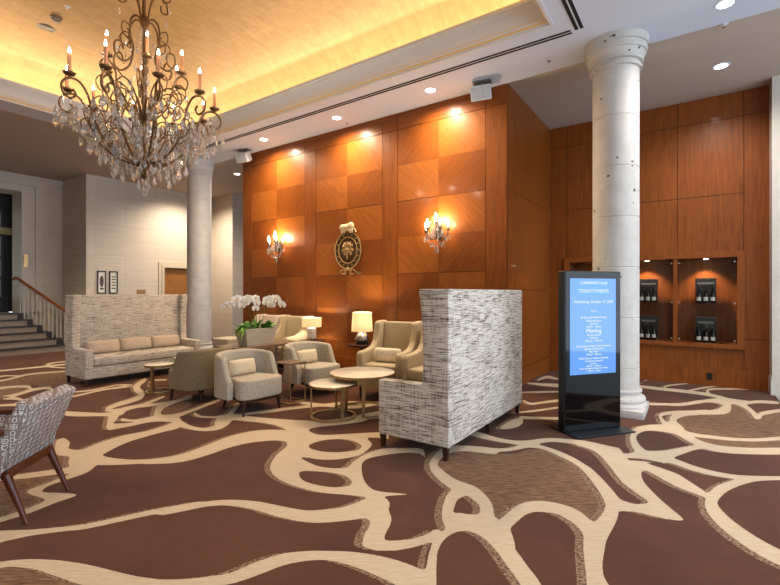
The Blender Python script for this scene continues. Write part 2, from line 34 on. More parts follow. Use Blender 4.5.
('+','-4.28,4.14 -4.22,4.15 -4.14,4.17 -4.04,4.19 -3.95,4.21 -3.84,4.24 -3.72,4.26 -3.61,4.30 -3.53,4.35 -3.48,4.43 -3.45,4.54 -3.43,4.64 -3.42,4.72 -3.43,4.75 -3.45,4.78 -3.47,4.81 -3.49,4.83 -3.51,4.84 -3.53,4.85 -3.54,4.77 -3.56,4.66 -3.58,4.55 -3.63,4.47 -3.71,4.42 -3.82,4.37 -3.93,4.34 -4.04,4.31 -4.13,4.29 -4.23,4.27 -4.32,4.25 -4.38,4.24 -4.37,4.22 -4.37,4.21 -4.35,4.19 -4.33,4.17 -4.31,4.16'),
('+','-4.295,2.953 -4.310,2.980 -4.331,3.016 -4.348,3.050 -4.359,3.074 -4.372,3.097 -4.384,3.126 -4.384,3.155 -4.366,3.182 -4.317,3.206 -4.248,3.227 -4.179,3.243 -4.132,3.255 -4.137,3.268 -4.144,3.281 -4.159,3.297 -4.178,3.311 -4.197,3.319 -4.220,3.328 -4.264,3.313 -4.328,3.291 -4.40,3.27 -4.46,3.25 -4.52,3.25 -4.58,3.26 -4.62,3.27 -4.65,3.25 -4.63,3.20 -4.59,3.13 -4.54,3.08 -4.518,3.052 -4.469,3.005 -4.422,2.971 -4.371,2.946 -4.331,2.935 -4.309,2.943'),
('+','-5.166,1.739 -5.21,1.77 -5.23,1.80 -5.22,1.82 -5.17,1.82 -5.087,1.812 -5.009,1.797 -4.941,1.770 -4.875,1.737 -4.816,1.721 -4.758,1.733 -4.706,1.761 -4.672,1.793 -4.689,1.841 -4.726,1.894 -4.702,1.912 -4.562,1.866 -4.376,1.789 -4.232,1.721 -4.152,1.671 -4.100,1.626 -4.065,1.581 -4.046,1.532 -4.042,1.482 -4.037,1.433 -4.031,1.384 -4.025,1.336 -4.012,1.297 -3.991,1.267 -3.963,1.245 -3.932,1.237 -3.895,1.250 -3.854,1.276 -3.814,1.301 -3.775,1.322 -3.737,1.342 -3.706,1.354 -3.684,1.359 -3.668,1.357 -3.658,1.344 -3.655,1.316 -3.657,1.277 -3.656,1.231 -3.644,1.177 -3.630,1.118 -3.621,1.062 -3.622,1.010 -3.628,0.961 -3.634,0.922 -3.636,0.896 -3.637,0.879 -3.648,0.871 -3.680,0.872 -3.722,0.882 -3.749,0.895 -3.744,0.905 -3.723,0.918 -3.707,0.940 -3.706,0.979 -3.710,1.027 -3.717,1.075 -3.724,1.122 -3.733,1.167 -3.755,1.198 -3.800,1.202 -3.859,1.191 -3.911,1.180 -3.948,1.175 -3.979,1.170 -4.005,1.170 -4.027,1.175 -4.046,1.184 -4.060,1.200 -4.068,1.221 -4.071,1.249 -4.077,1.282 -4.087,1.324 -4.100,1.371 -4.114,1.413 -4.125,1.448 -4.137,1.475 -4.154,1.485 -4.178,1.466 -4.207,1.428 -4.236,1.388 -4.261,1.350 -4.287,1.309 -4.317,1.266 -4.356,1.218 -4.401,1.167 -4.438,1.126 -4.461,1.099 -4.477,1.082 -4.496,1.073 -4.526,1.073 -4.560,1.081 -4.578,1.092 -4.570,1.104 -4.546,1.120 -4.519,1.146 -4.494,1.191 -4.467,1.247 -4.438,1.302 -4.408,1.352 -4.377,1.401 -4.352,1.445 -4.330,1.485 -4.314,1.519 -4.313,1.552 -4.333,1.584 -4.368,1.613 -4.414,1.634 -4.475,1.643 -4.548,1.642 -4.610,1.637 -4.647,1.623 -4.672,1.604 -4.707,1.595 -4.760,1.601 -4.825,1.616 -4.898,1.638 -4.987,1.667 -5.088,1.704'),
('+','-10.63,2.65 -10.62,2.68 -10.61,2.73 -10.59,2.78 -10.58,2.84 -10.57,2.90 -10.56,2.97 -10.55,3.04 -10.55,3.10 -10.54,3.16 -10.52,3.22 -10.51,3.28 -10.50,3.35 -10.49,3.43 -10.48,3.54 -10.48,3.63 -10.47,3.70 -10.50,3.71 -10.53,3.73 -10.56,3.74 -10.60,3.75 -10.63,3.76 -10.66,3.76 -10.67,3.69 -10.69,3.60 -10.70,3.50 -10.71,3.41 -10.72,3.34 -10.72,3.28 -10.72,3.22 -10.72,3.15 -10.73,3.09 -10.74,3.02 -10.74,2.95 -10.75,2.89 -10.77,2.83 -10.78,2.77 -10.79,2.72 -10.80,2.69 -10.78,2.68 -10.75,2.67 -10.72,2.66 -10.68,2.65 -10.65,2.65'),
('+','-10.10,3.60 -10.16,3.57 -10.24,3.53 -10.34,3.49 -10.43,3.47 -10.54,3.46 -10.65,3.46 -10.75,3.48 -10.71,3.46 -10.69,3.46 -10.78,3.51 -10.86,3.57 -10.91,3.63 -10.94,3.70 -10.93,3.77 -10.91,3.83 -10.91,3.88 -10.93,3.89 -10.95,3.90 -10.97,3.91 -11.00,3.92 -11.03,3.93 -11.05,3.93 -11.06,3.89 -11.08,3.82 -11.09,3.75 -11.08,3.68 -11.05,3.63 -11.00,3.57 -10.93,3.52 -10.74,3.44 -10.54,3.40 -10.45,3.39 -10.37,3.40 -10.29,3.42 -10.20,3.45 -10.10,3.48 -10.02,3.52 -9.96,3.54 -9.98,3.55 -9.99,3.56 -10.02,3.58 -10.05,3.58 -10.08,3.59'),
('+','-9.38,2.33 -9.39,2.37 -9.41,2.42 -9.44,2.48 -9.47,2.54 -9.53,2.61 -9.60,2.68 -9.66,2.76 -9.71,2.83 -9.72,2.90 -9.72,2.97 -9.70,3.04 -9.68,3.11 -9.65,3.19 -9.61,3.27 -9.58,3.34 -9.55,3.39 -9.57,3.40 -9.59,3.41 -9.62,3.42 -9.66,3.43 -9.68,3.44 -9.71,3.44 -9.74,3.39 -9.78,3.32 -9.82,3.24 -9.86,3.17 -9.88,3.10 -9.90,3.02 -9.90,2.95 -9.88,2.88 -9.84,2.80 -9.76,2.72 -9.69,2.65 -9.63,2.58 -9.59,2.52 -9.57,2.46 -9.54,2.41 -9.53,2.37 -9.51,2.36 -9.48,2.35 -9.45,2.34 -9.42,2.34 -9.40,2.34'),
('+','-9.77,2.43 -9.81,2.46 -9.86,2.50 -9.90,2.55 -9.91,2.59 -9.87,2.63 -9.79,2.67 -9.70,2.71 -9.64,2.73 -9.66,2.74 -9.67,2.75 -9.70,2.76 -9.72,2.77 -9.74,2.77 -9.77,2.77 -9.83,2.75 -9.91,2.71 -10.00,2.66 -10.04,2.62 -10.04,2.58 -10.01,2.53 -9.96,2.50 -9.94,2.47 -9.91,2.46 -9.88,2.45 -9.84,2.44 -9.81,2.44 -9.79,2.43'),
('+','-8.61,2.15 -8.62,2.18 -8.63,2.22 -8.64,2.27 -8.63,2.32 -8.60,2.36 -8.56,2.40 -8.50,2.44 -8.45,2.46 -8.38,2.46 -8.33,2.46 -8.32,2.46 -8.33,2.46 -8.29,2.44 -8.24,2.40 -8.19,2.35 -8.15,2.31 -8.12,2.27 -8.10,2.23 -8.08,2.19 -8.07,2.16 -8.06,2.13 -8.06,2.10 -8.06,2.08 -7.80,2.01 -7.75,2.03 -7.70,2.06 -7.65,2.09 -7.60,2.11 -7.54,2.12 -7.48,2.12 -7.44,2.12 -7.47,2.13 -7.46,2.12 -7.43,2.09 -7.40,2.06 -7.38,2.03 -7.38,2.01 -7.40,1.98 -7.42,1.95 -7.44,1.92 -7.45,1.90 -7.47,1.89 -7.47,1.87 -7.48,1.86 -7.47,1.85 -7.45,1.85 -7.43,1.84 -7.40,1.83 -7.38,1.83 -7.36,1.83 -7.36,1.84 -7.35,1.86 -7.34,1.87 -7.32,1.89 -7.29,1.92 -7.26,1.94 -7.22,1.97 -7.21,1.99 -7.23,2.02 -7.26,2.06 -7.31,2.09 -7.39,2.13 -7.54,2.17 -7.62,2.17 -7.70,2.17 -7.77,2.17 -7.84,2.15 -7.92,2.12 -7.99,2.09 -8.03,2.08 -7.82,2.03 -7.84,2.05 -7.85,2.08 -7.87,2.12 -7.89,2.15 -7.91,2.18 -7.93,2.22 -7.95,2.26 -7.99,2.30 -8.03,2.35 -8.08,2.39 -8.16,2.43 -8.31,2.49 -8.47,2.52 -8.59,2.54 -8.67,2.53 -8.73,2.50 -8.77,2.46 -8.80,2.41 -8.83,2.37 -8.85,2.33 -8.87,2.28 -8.87,2.24 -8.88,2.21 -8.84,2.19 -8.80,2.17 -8.75,2.16 -8.69,2.15 -8.65,2.15'),
('+','-7.82,2.10 -7.84,2.12 -7.87,2.16 -7.91,2.20 -7.95,2.24 -7.99,2.29 -8.03,2.34 -8.07,2.40 -8.09,2.45 -8.10,2.50 -8.11,2.55 -8.09,2.59 -8.07,2.61 -8.02,2.62 -7.97,2.60 -7.91,2.59 -7.85,2.57 -7.83,2.57 -7.81,2.58 -7.82,2.59 -7.84,2.60 -7.89,2.62 -7.95,2.64 -8.00,2.65 -8.10,2.67 -8.21,2.69 -8.28,2.69 -8.31,2.66 -8.32,2.61 -8.32,2.56 -8.31,2.51 -8.27,2.45 -8.22,2.39 -8.16,2.33 -8.12,2.28 -8.08,2.23 -8.04,2.19 -8.00,2.16 -7.98,2.14 -7.95,2.12 -7.92,2.12 -7.89,2.11 -7.86,2.10 -7.84,2.10'),
('+','-6.96,1.73 -6.94,1.75 -6.92,1.78 -6.89,1.81 -6.87,1.84 -6.83,1.87 -6.79,1.90 -6.76,1.93 -6.73,1.95 -6.75,1.95 -6.76,1.96 -6.78,1.97 -6.81,1.98 -6.83,1.98 -6.86,1.98 -6.89,1.96 -6.93,1.94 -6.97,1.91 -7.01,1.88 -7.04,1.85 -7.07,1.82 -7.09,1.79 -7.11,1.77 -7.09,1.76 -7.07,1.75 -7.04,1.74 -7.01,1.73 -6.98,1.73'),
('+','-6.13,2.16 -6.10,2.18 -6.06,2.20 -6.01,2.22 -5.97,2.25 -5.92,2.28 -5.88,2.32 -5.83,2.36 -5.79,2.39 -5.76,2.42 -5.73,2.45 -5.70,2.48 -5.68,2.50 -5.70,2.51 -5.71,2.53 -5.74,2.54 -5.78,2.55 -5.80,2.56 -5.83,2.56 -5.85,2.54 -5.88,2.52 -5.91,2.48 -5.95,2.45 -6.00,2.42 -6.06,2.39 -6.13,2.36 -6.18,2.33 -6.23,2.31 -6.28,2.28 -6.32,2.26 -6.35,2.24 -6.32,2.22 -6.30,2.20 -6.26,2.19 -6.21,2.17 -6.17,2.17'),
('+','-1.494,2.038 -1.473,2.053 -1.441,2.074 -1.406,2.100 -1.377,2.125 -1.355,2.151 -1.337,2.178 -1.320,2.206 -1.307,2.236 -1.296,2.270 -1.287,2.307 -1.282,2.340 -1.278,2.363 -1.281,2.384 -1.287,2.401 -1.298,2.413 -1.310,2.418 -1.322,2.415 -1.331,2.410 -1.333,2.384 -1.336,2.349 -1.341,2.312 -1.349,2.280 -1.361,2.253 -1.377,2.227 -1.396,2.203 -1.418,2.181 -1.447,2.158 -1.483,2.136 -1.517,2.117 -1.541,2.103 -1.543,2.087 -1.543,2.072 -1.537,2.057 -1.525,2.046 -1.511,2.041'),
('+','-2.027,4.236 -1.985,4.227 -1.926,4.214 -1.862,4.201 -1.803,4.192 -1.751,4.187 -1.699,4.184 -1.650,4.183 -1.604,4.184 -1.562,4.187 -1.522,4.191 -1.485,4.197 -1.448,4.202 -1.410,4.203 -1.372,4.203 -1.337,4.207 -1.306,4.221 -1.285,4.251 -1.272,4.290 -1.262,4.329 -1.248,4.364 -1.229,4.397 -1.208,4.430 -1.183,4.460 -1.154,4.485 -1.118,4.502 -1.078,4.515 -1.036,4.523 -0.995,4.530 -0.959,4.538 -0.924,4.544 -0.890,4.545 -0.855,4.535 -0.817,4.510 -0.777,4.474 -0.738,4.434 -0.702,4.398 -0.671,4.362 -0.641,4.326 -0.616,4.295 -0.599,4.273 -0.577,4.314 -0.557,4.360 -0.549,4.432 -0.555,4.512 -0.575,4.581 -0.608,4.655 -0.626,4.656 -0.652,4.658 -0.683,4.660 -0.716,4.664 -0.751,4.671 -0.791,4.680 -0.833,4.688 -0.873,4.692 -0.911,4.689 -0.947,4.682 -0.983,4.672 -1.020,4.660 -1.060,4.648 -1.103,4.634 -1.145,4.618 -1.183,4.599 -1.216,4.576 -1.244,4.551 -1.270,4.523 -1.294,4.496 -1.314,4.466 -1.330,4.437 -1.345,4.412 -1.362,4.391 -1.386,4.368 -1.414,4.345 -1.446,4.324 -1.480,4.309 -1.516,4.298 -1.554,4.292 -1.594,4.290 -1.638,4.293 -1.687,4.301 -1.741,4.315 -1.798,4.332 -1.855,4.347 -1.917,4.361 -1.984,4.376 -2.045,4.389 -2.089,4.398 -2.093,4.375 -2.095,4.351 -2.087,4.318 -2.071,4.285 -2.052,4.260'),
('+','-1.841,3.761 -1.805,3.779 -1.754,3.805 -1.699,3.833 -1.653,3.854 -1.619,3.867 -1.591,3.876 -1.564,3.885 -1.536,3.898 -1.506,3.917 -1.476,3.938 -1.446,3.963 -1.416,3.996 -1.386,4.043 -1.356,4.099 -1.326,4.152 -1.297,4.189 -1.268,4.209 -1.239,4.218 -1.206,4.218 -1.171,4.211 -1.131,4.196 -1.090,4.172 -1.048,4.144 -1.007,4.115 -0.966,4.088 -0.926,4.060 -0.887,4.030 -0.850,3.995 -0.814,3.957 -0.779,3.916 -0.746,3.872 -0.715,3.826 -0.685,3.776 -0.656,3.725 -0.629,3.671 -0.603,3.617 -0.579,3.557 -0.554,3.492 -0.533,3.434 -0.519,3.395 -0.504,3.388 -0.486,3.391 -0.472,3.414 -0.464,3.450 -0.466,3.492 -0.477,3.538 -0.494,3.571 -0.519,3.621 -0.549,3.679 -0.579,3.735 -0.609,3.787 -0.639,3.839 -0.672,3.891 -0.705,3.940 -0.740,3.987 -0.776,4.031 -0.814,4.073 -0.853,4.112 -0.893,4.148 -0.935,4.180 -0.978,4.208 -1.020,4.234 -1.062,4.256 -1.104,4.274 -1.146,4.289 -1.187,4.301 -1.225,4.315 -1.264,4.329 -1.302,4.334 -1.339,4.316 -1.371,4.268 -1.398,4.198 -1.423,4.129 -1.449,4.076 -1.477,4.042 -1.506,4.016 -1.536,3.997 -1.567,3.980 -1.595,3.969 -1.623,3.964 -1.654,3.959 -1.690,3.948 -1.738,3.927 -1.795,3.899 -1.847,3.872 -1.884,3.853 -1.885,3.835 -1.884,3.818 -1.877,3.799 -1.867,3.781 -1.855,3.771'),
('+','-1.547,3.981 -1.598,3.963 -1.673,3.938 -1.753,3.908 -1.816,3.879 -1.858,3.853 -1.889,3.826 -1.911,3.796 -1.929,3.760 -1.943,3.717 -1.950,3.668 -1.952,3.615 -1.948,3.560 -1.938,3.500 -1.922,3.436 -1.899,3.368 -1.867,3.298 -1.828,3.235 -1.789,3.185 -1.750,3.144 -1.708,3.108 -1.662,3.071 -1.611,3.036 -1.558,3.003 -1.505,2.974 -1.453,2.950 -1.402,2.931 -1.357,2.914 -1.321,2.895 -1.289,2.875 -1.259,2.852 -1.231,2.828 -1.209,2.805 -1.194,2.786 -1.178,2.757 -1.154,2.712 -1.121,2.661 -1.085,2.615 -1.049,2.572 -1.016,2.534 -0.991,2.505 -0.973,2.484 -0.957,2.466 -0.944,2.453 -0.935,2.443 -0.914,2.440 -0.892,2.447 -0.876,2.471 -0.871,2.505 -0.879,2.543 -0.901,2.583 -0.910,2.594 -0.923,2.611 -0.941,2.633 -0.964,2.658 -0.994,2.686 -1.028,2.716 -1.062,2.746 -1.088,2.773 -1.104,2.798 -1.120,2.832 -1.144,2.883 -1.179,2.940 -1.219,2.988 -1.260,3.032 -1.305,3.071 -1.354,3.104 -1.406,3.123 -1.456,3.130 -1.503,3.135 -1.547,3.146 -1.592,3.168 -1.641,3.197 -1.688,3.229 -1.729,3.259 -1.762,3.285 -1.786,3.305 -1.801,3.320 -1.810,3.332 -1.820,3.352 -1.831,3.385 -1.841,3.426 -1.848,3.467 -1.853,3.508 -1.855,3.550 -1.852,3.591 -1.844,3.629 -1.833,3.665 -1.818,3.697 -1.795,3.726 -1.759,3.754 -1.699,3.781 -1.622,3.805 -1.548,3.825 -1.498,3.839 -1.494,3.865 -1.492,3.888 -1.499,3.918 -1.511,3.945 -1.527,3.963'),
('+','-1.438,3.049 -1.448,3.035 -1.465,3.015 -1.482,2.984 -1.490,2.939 -1.486,2.885 -1.473,2.833 -1.458,2.786 -1.442,2.743 -1.425,2.699 -1.405,2.649 -1.380,2.597 -1.350,2.547 -1.318,2.504 -1.283,2.463 -1.244,2.430 -1.202,2.413 -1.169,2.424 -1.146,2.451 -1.129,2.481 -1.112,2.508 -1.093,2.536 -1.074,2.567 -1.057,2.596 -1.045,2.615 -1.042,2.649 -1.044,2.678 -1.054,2.705 -1.071,2.724 -1.091,2.728 -1.111,2.731 -1.123,2.709 -1.140,2.679 -1.158,2.647 -1.177,2.622 -1.198,2.600 -1.219,2.581 -1.236,2.571 -1.245,2.570 -1.252,2.572 -1.269,2.581 -1.290,2.600 -1.308,2.620 -1.321,2.641 -1.334,2.670 -1.348,2.707 -1.360,2.744 -1.372,2.779 -1.379,2.807 -1.384,2.828 -1.386,2.842 -1.386,2.860 -1.380,2.888 -1.372,2.915 -1.366,2.936 -1.367,2.968 -1.371,2.996 -1.383,3.022 -1.401,3.041 -1.419,3.046'),
('+','-1.297,2.922 -1.275,2.897 -1.246,2.863 -1.218,2.829 -1.200,2.803 -1.188,2.782 -1.178,2.759 -1.173,2.747 -1.172,2.751 -1.172,2.750 -1.179,2.738 -1.192,2.724 -1.207,2.712 -1.227,2.702 -1.251,2.694 -1.275,2.688 -1.292,2.684 -1.298,2.669 -1.301,2.654 -1.299,2.636 -1.290,2.620 -1.278,2.610 -1.263,2.600 -1.245,2.601 -1.219,2.602 -1.191,2.604 -1.167,2.610 -1.146,2.618 -1.127,2.629 -1.109,2.648 -1.098,2.686 -1.103,2.742 -1.120,2.794 -1.141,2.842 -1.167,2.888 -1.199,2.931 -1.235,2.970 -1.268,3.002 -1.290,3.024 -1.304,3.025 -1.319,3.020 -1.326,3.002 -1.325,2.976 -1.316,2.949'),
('-','-1.359,2.758 -1.369,2.792 -1.375,2.834 -1.378,2.872 -1.378,2.901 -1.375,2.926 -1.366,2.939 -1.347,2.936 -1.321,2.922 -1.297,2.907 -1.275,2.893 -1.254,2.879 -1.234,2.859 -1.215,2.831 -1.198,2.799 -1.188,2.771 -1.187,2.749 -1.192,2.730 -1.202,2.716 -1.216,2.706 -1.235,2.700 -1.254,2.698 -1.271,2.700 -1.288,2.705 -1.306,2.713 -1.325,2.723 -1.344,2.737'),
('+','-0.995,1.835 -1.008,1.855 -1.025,1.885 -1.045,1.919 -1.065,1.955 -1.085,1.992 -1.106,2.032 -1.127,2.074 -1.144,2.114 -1.158,2.154 -1.169,2.194 -1.178,2.232 -1.182,2.265 -1.183,2.296 -1.181,2.327 -1.176,2.360 -1.169,2.392 -1.162,2.425 -1.154,2.455 -1.144,2.479 -1.132,2.493 -1.114,2.497 -1.090,2.492 -1.063,2.481 -1.036,2.469 -1.010,2.454 -0.986,2.437 -0.961,2.417 -0.936,2.395 -0.911,2.372 -0.885,2.344 -0.857,2.314 -0.828,2.285 -0.801,2.259 -0.774,2.234 -0.748,2.210 -0.720,2.186 -0.688,2.158 -0.655,2.129 -0.625,2.104 -0.605,2.088 -0.586,2.094 -0.564,2.108 -0.550,2.135 -0.545,2.169 -0.552,2.201 -0.573,2.233 -0.594,2.250 -0.625,2.274 -0.660,2.301 -0.692,2.327 -0.719,2.351 -0.745,2.375 -0.772,2.399 -0.798,2.425 -0.825,2.453 -0.854,2.484 -0.885,2.517 -0.919,2.547 -0.952,2.572 -0.985,2.593 -1.018,2.609 -1.051,2.621 -1.085,2.629 -1.120,2.633 -1.154,2.630 -1.186,2.617 -1.212,2.592 -1.232,2.559 -1.247,2.523 -1.258,2.485 -1.266,2.446 -1.272,2.402 -1.274,2.352 -1.269,2.299 -1.258,2.246 -1.241,2.194 -1.222,2.144 -1.202,2.097 -1.180,2.049 -1.156,2.003 -1.133,1.961 -1.111,1.923 -1.089,1.886 -1.067,1.850 -1.049,1.821 -1.036,1.801 -1.026,1.791 -1.012,1.788 -1.000,1.793 -0.992,1.804 -0.990,1.820'),
('+','-0.886,2.540 -0.900,2.569 -0.919,2.607 -0.937,2.646 -0.947,2.674 -0.950,2.694 -0.950,2.719 -0.947,2.749 -0.943,2.784 -0.940,2.821 -0.935,2.858 -0.928,2.893 -0.920,2.922 -0.909,2.946 -0.895,2.969 -0.878,2.988 -0.858,3.003 -0.835,3.013 -0.808,3.017 -0.780,3.018 -0.753,3.016 -0.728,3.012 -0.704,3.006 -0.682,2.996 -0.660,2.982 -0.639,2.964 -0.618,2.942 -0.598,2.917 -0.579,2.888 -0.561,2.856 -0.545,2.825 -0.533,2.795 -0.524,2.767 -0.515,2.729 -0.506,2.677 -0.497,2.616 -0.487,2.556 -0.477,2.501 -0.467,2.448 -0.458,2.399 -0.450,2.355 -0.443,2.314 -0.435,2.277 -0.429,2.246 -0.425,2.225 -0.419,2.211 -0.409,2.205 -0.398,2.209 -0.388,2.220 -0.382,2.238 -0.382,2.256 -0.386,2.277 -0.392,2.307 -0.398,2.344 -0.404,2.383 -0.409,2.426 -0.414,2.476 -0.418,2.530 -0.423,2.585 -0.427,2.641 -0.430,2.705 -0.437,2.777 -0.449,2.852 -0.470,2.918 -0.494,2.970 -0.519,3.010 -0.544,3.046 -0.570,3.080 -0.598,3.111 -0.627,3.138 -0.656,3.159 -0.686,3.175 -0.716,3.185 -0.745,3.190 -0.775,3.191 -0.806,3.190 -0.838,3.184 -0.870,3.174 -0.900,3.160 -0.927,3.142 -0.951,3.120 -0.973,3.093 -0.993,3.058 -1.008,3.015 -1.019,2.968 -1.027,2.920 -1.032,2.875 -1.035,2.832 -1.037,2.785 -1.034,2.732 -1.026,2.672 -1.009,2.608 -0.990,2.549 -0.973,2.503 -0.963,2.473 -0.944,2.447 -0.920,2.435 -0.898,2.443 -0.882,2.467 -0.878,2.502'),
('+','-0.766,3.896 -0.757,3.880 -0.744,3.859 -0.728,3.832 -0.709,3.794 -0.683,3.744 -0.653,3.685 -0.623,3.624 -0.596,3.567 -0.573,3.516 -0.552,3.470 -0.536,3.429 -0.527,3.392 -0.520,3.355 -0.516,3.315 -0.514,3.274 -0.515,3.234 -0.518,3.190 -0.524,3.137 -0.531,3.076 -0.537,3.018 -0.541,2.967 -0.546,2.914 -0.548,2.852 -0.546,2.783 -0.536,2.720 -0.523,2.666 -0.509,2.620 -0.495,2.579 -0.483,2.539 -0.469,2.500 -0.455,2.464 -0.439,2.428 -0.420,2.394 -0.399,2.362 -0.382,2.335 -0.370,2.318 -0.359,2.317 -0.346,2.322 -0.335,2.336 -0.329,2.357 -0.330,2.378 -0.337,2.400 -0.349,2.419 -0.367,2.446 -0.385,2.477 -0.400,2.507 -0.411,2.536 -0.422,2.568 -0.431,2.602 -0.439,2.639 -0.446,2.679 -0.451,2.720 -0.453,2.756 -0.453,2.785 -0.452,2.810 -0.448,2.844 -0.442,2.889 -0.437,2.943 -0.434,2.999 -0.429,3.062 -0.426,3.135 -0.426,3.212 -0.431,3.287 -0.440,3.358 -0.453,3.428 -0.470,3.497 -0.493,3.559 -0.518,3.611 -0.544,3.656 -0.569,3.701 -0.599,3.754 -0.632,3.811 -0.665,3.867 -0.693,3.913 -0.716,3.949 -0.734,3.975 -0.748,3.994 -0.758,4.007 -0.767,4.004 -0.777,3.996 -0.783,3.976 -0.783,3.950 -0.777,3.923'),
('-','-1.201,2.213 -1.213,2.256 -1.223,2.299 -1.227,2.341 -1.225,2.382 -1.218,2.421 -1.206,2.454 -1.188,2.480 -1.165,2.499 -1.138,2.509 -1.106,2.508 -1.071,2.499 -1.037,2.484 -1.004,2.464 -0.972,2.439 -0.939,2.411 -0.905,2.379 -0.871,2.344 -0.836,2.308 -0.797,2.269 -0.758,2.230 -0.722,2.191 -0.673,2.160 -0.627,2.128 -0.633,2.082 -0.731,1.997 -0.879,1.895 -0.994,1.833 -1.040,1.844 -1.054,1.897 -1.067,1.953 -1.093,1.999 -1.120,2.048 -1.145,2.094 -1.166,2.136 -1.185,2.174'),
('-','-0.902,2.595 -0.918,2.649 -0.925,2.701 -0.925,2.756 -0.921,2.818 -0.910,2.883 -0.893,2.938 -0.869,2.978 -0.839,3.007 -0.808,3.024 -0.778,3.032 -0.747,3.030 -0.716,3.015 -0.684,2.989 -0.653,2.952 -0.623,2.903 -0.594,2.842 -0.568,2.771 -0.546,2.699 -0.530,2.629 -0.519,2.557 -0.506,2.476 -0.487,2.375 -0.469,2.272 -0.465,2.198 -0.483,2.158 -0.513,2.140 -0.546,2.142 -0.582,2.173 -0.622,2.227 -0.665,2.283 -0.710,2.330 -0.756,2.376 -0.799,2.426 -0.838,2.480 -0.874,2.538'),
('+','-1.270,2.518 -1.263,2.521 -1.253,2.525 -1.243,2.529 -1.233,2.531 -1.220,2.532 -1.203,2.531 -1.186,2.531 -1.175,2.530 -1.165,2.549 -1.156,2.569 -1.158,2.596 -1.168,2.622 -1.185,2.642 -1.210,2.660 -1.222,2.661 -1.239,2.662 -1.259,2.663 -1.278,2.663 -1.294,2.660 -1.308,2.655 -1.319,2.650 -1.326,2.648 -1.333,2.620 -1.336,2.595 -1.329,2.567 -1.314,2.543 -1.294,2.530'),
('+','-0.973,4.642 -0.927,4.659 -0.859,4.660 -0.795,4.646 -0.744,4.608 -0.698,4.557 -0.654,4.520 -0.613,4.504 -0.574,4.501 -0.538,4.513 -0.505,4.552 -0.475,4.606 -0.450,4.643 -0.439,4.640 -0.434,4.620 -0.414,4.616 -0.364,4.650 -0.300,4.699 -0.246,4.732 -0.210,4.738 -0.186,4.727 -0.180,4.693 -0.200,4.619 -0.236,4.525 -0.273,4.452 -0.317,4.419 -0.362,4.404 -0.372,4.383 -0.321,4.350 -0.238,4.312 -0.164,4.272 -0.112,4.230 -0.069,4.186 -0.031,4.135 0.006,4.066 0.038,3.991 0.058,3.934 0.065,3.902 0.062,3.883 0.051,3.875 0.031,3.880 0.002,3.895 -0.029,3.913 -0.061,3.927 -0.095,3.944 -0.134,3.972 -0.184,4.022 -0.240,4.085 -0.288,4.138 -0.320,4.169 -0.340,4.187 -0.356,4.188 -0.367,4.171 -0.373,4.137 -0.373,4.093 -0.367,4.040 -0.355,3.978 -0.336,3.912 -0.306,3.839 -0.270,3.764 -0.235,3.694 -0.200,3.631 -0.164,3.572 -0.135,3.523 -0.111,3.486 -0.093,3.457 -0.081,3.433 -0.076,3.414 -0.078,3.399 -0.092,3.387 -0.122,3.376 -0.163,3.367 -0.206,3.360 -0.249,3.359 -0.294,3.360 -0.334,3.358 -0.365,3.347 -0.389,3.332 -0.413,3.322 -0.438,3.315 -0.463,3.314 -0.482,3.331 -0.498,3.385 -0.509,3.461 -0.509,3.516 -0.492,3.522 -0.463,3.504 -0.434,3.489 -0.405,3.483 -0.374,3.478 -0.346,3.483 -0.318,3.502 -0.291,3.529 -0.280,3.559 -0.293,3.590 -0.322,3.625 -0.356,3.665 -0.392,3.712 -0.434,3.765 -0.476,3.827 -0.513,3.903 -0.550,3.989 -0.591,4.083 -0.641,4.192 -0.697,4.310 -0.754,4.407 -0.814,4.462 -0.874,4.488 -0.918,4.503 -0.938,4.506 -0.941,4.498 -0.944,4.505 -0.961,4.544 -0.978,4.600'),
('+','-0.416,4.377 -0.376,4.389 -0.317,4.407 -0.261,4.426 -0.227,4.450 -0.242,4.560 -0.284,4.625 -0.326,4.686 -0.326,4.507 -0.321,4.488 -0.277,4.491 -0.224,4.490 -0.178,4.483 -0.141,4.467 -0.106,4.445 -0.072,4.421 -0.038,4.403 -0.005,4.392 0.027,4.383 0.060,4.378 0.095,4.376 0.131,4.376 0.167,4.377 0.209,4.385 0.258,4.403 0.320,4.437 0.392,4.484 0.464,4.533 0.527,4.576 0.579,4.611 0.626,4.643 0.664,4.670 0.691,4.689 0.697,4.703 0.702,4.716 0.705,4.731 0.706,4.745 0.705,4.753 0.702,4.761 0.674,4.741 0.635,4.712 0.588,4.679 0.535,4.646 0.472,4.608 0.400,4.566 0.327,4.527 0.265,4.499 0.217,4.486 0.176,4.483 0.139,4.485 0.103,4.489 0.068,4.495 0.036,4.505 0.004,4.518 -0.028,4.534 -0.062,4.555 -0.096,4.582 -0.133,4.610 -0.172,4.637 -0.220,4.668 -0.275,4.702 -0.325,4.727 -0.369,4.703 -0.335,4.480 -0.291,4.469 -0.250,4.457 -0.239,4.510 -0.264,4.497 -0.320,4.489 -0.380,4.486 -0.422,4.484 -0.428,4.465 -0.433,4.448 -0.433,4.426 -0.430,4.405 -0.424,4.391'),
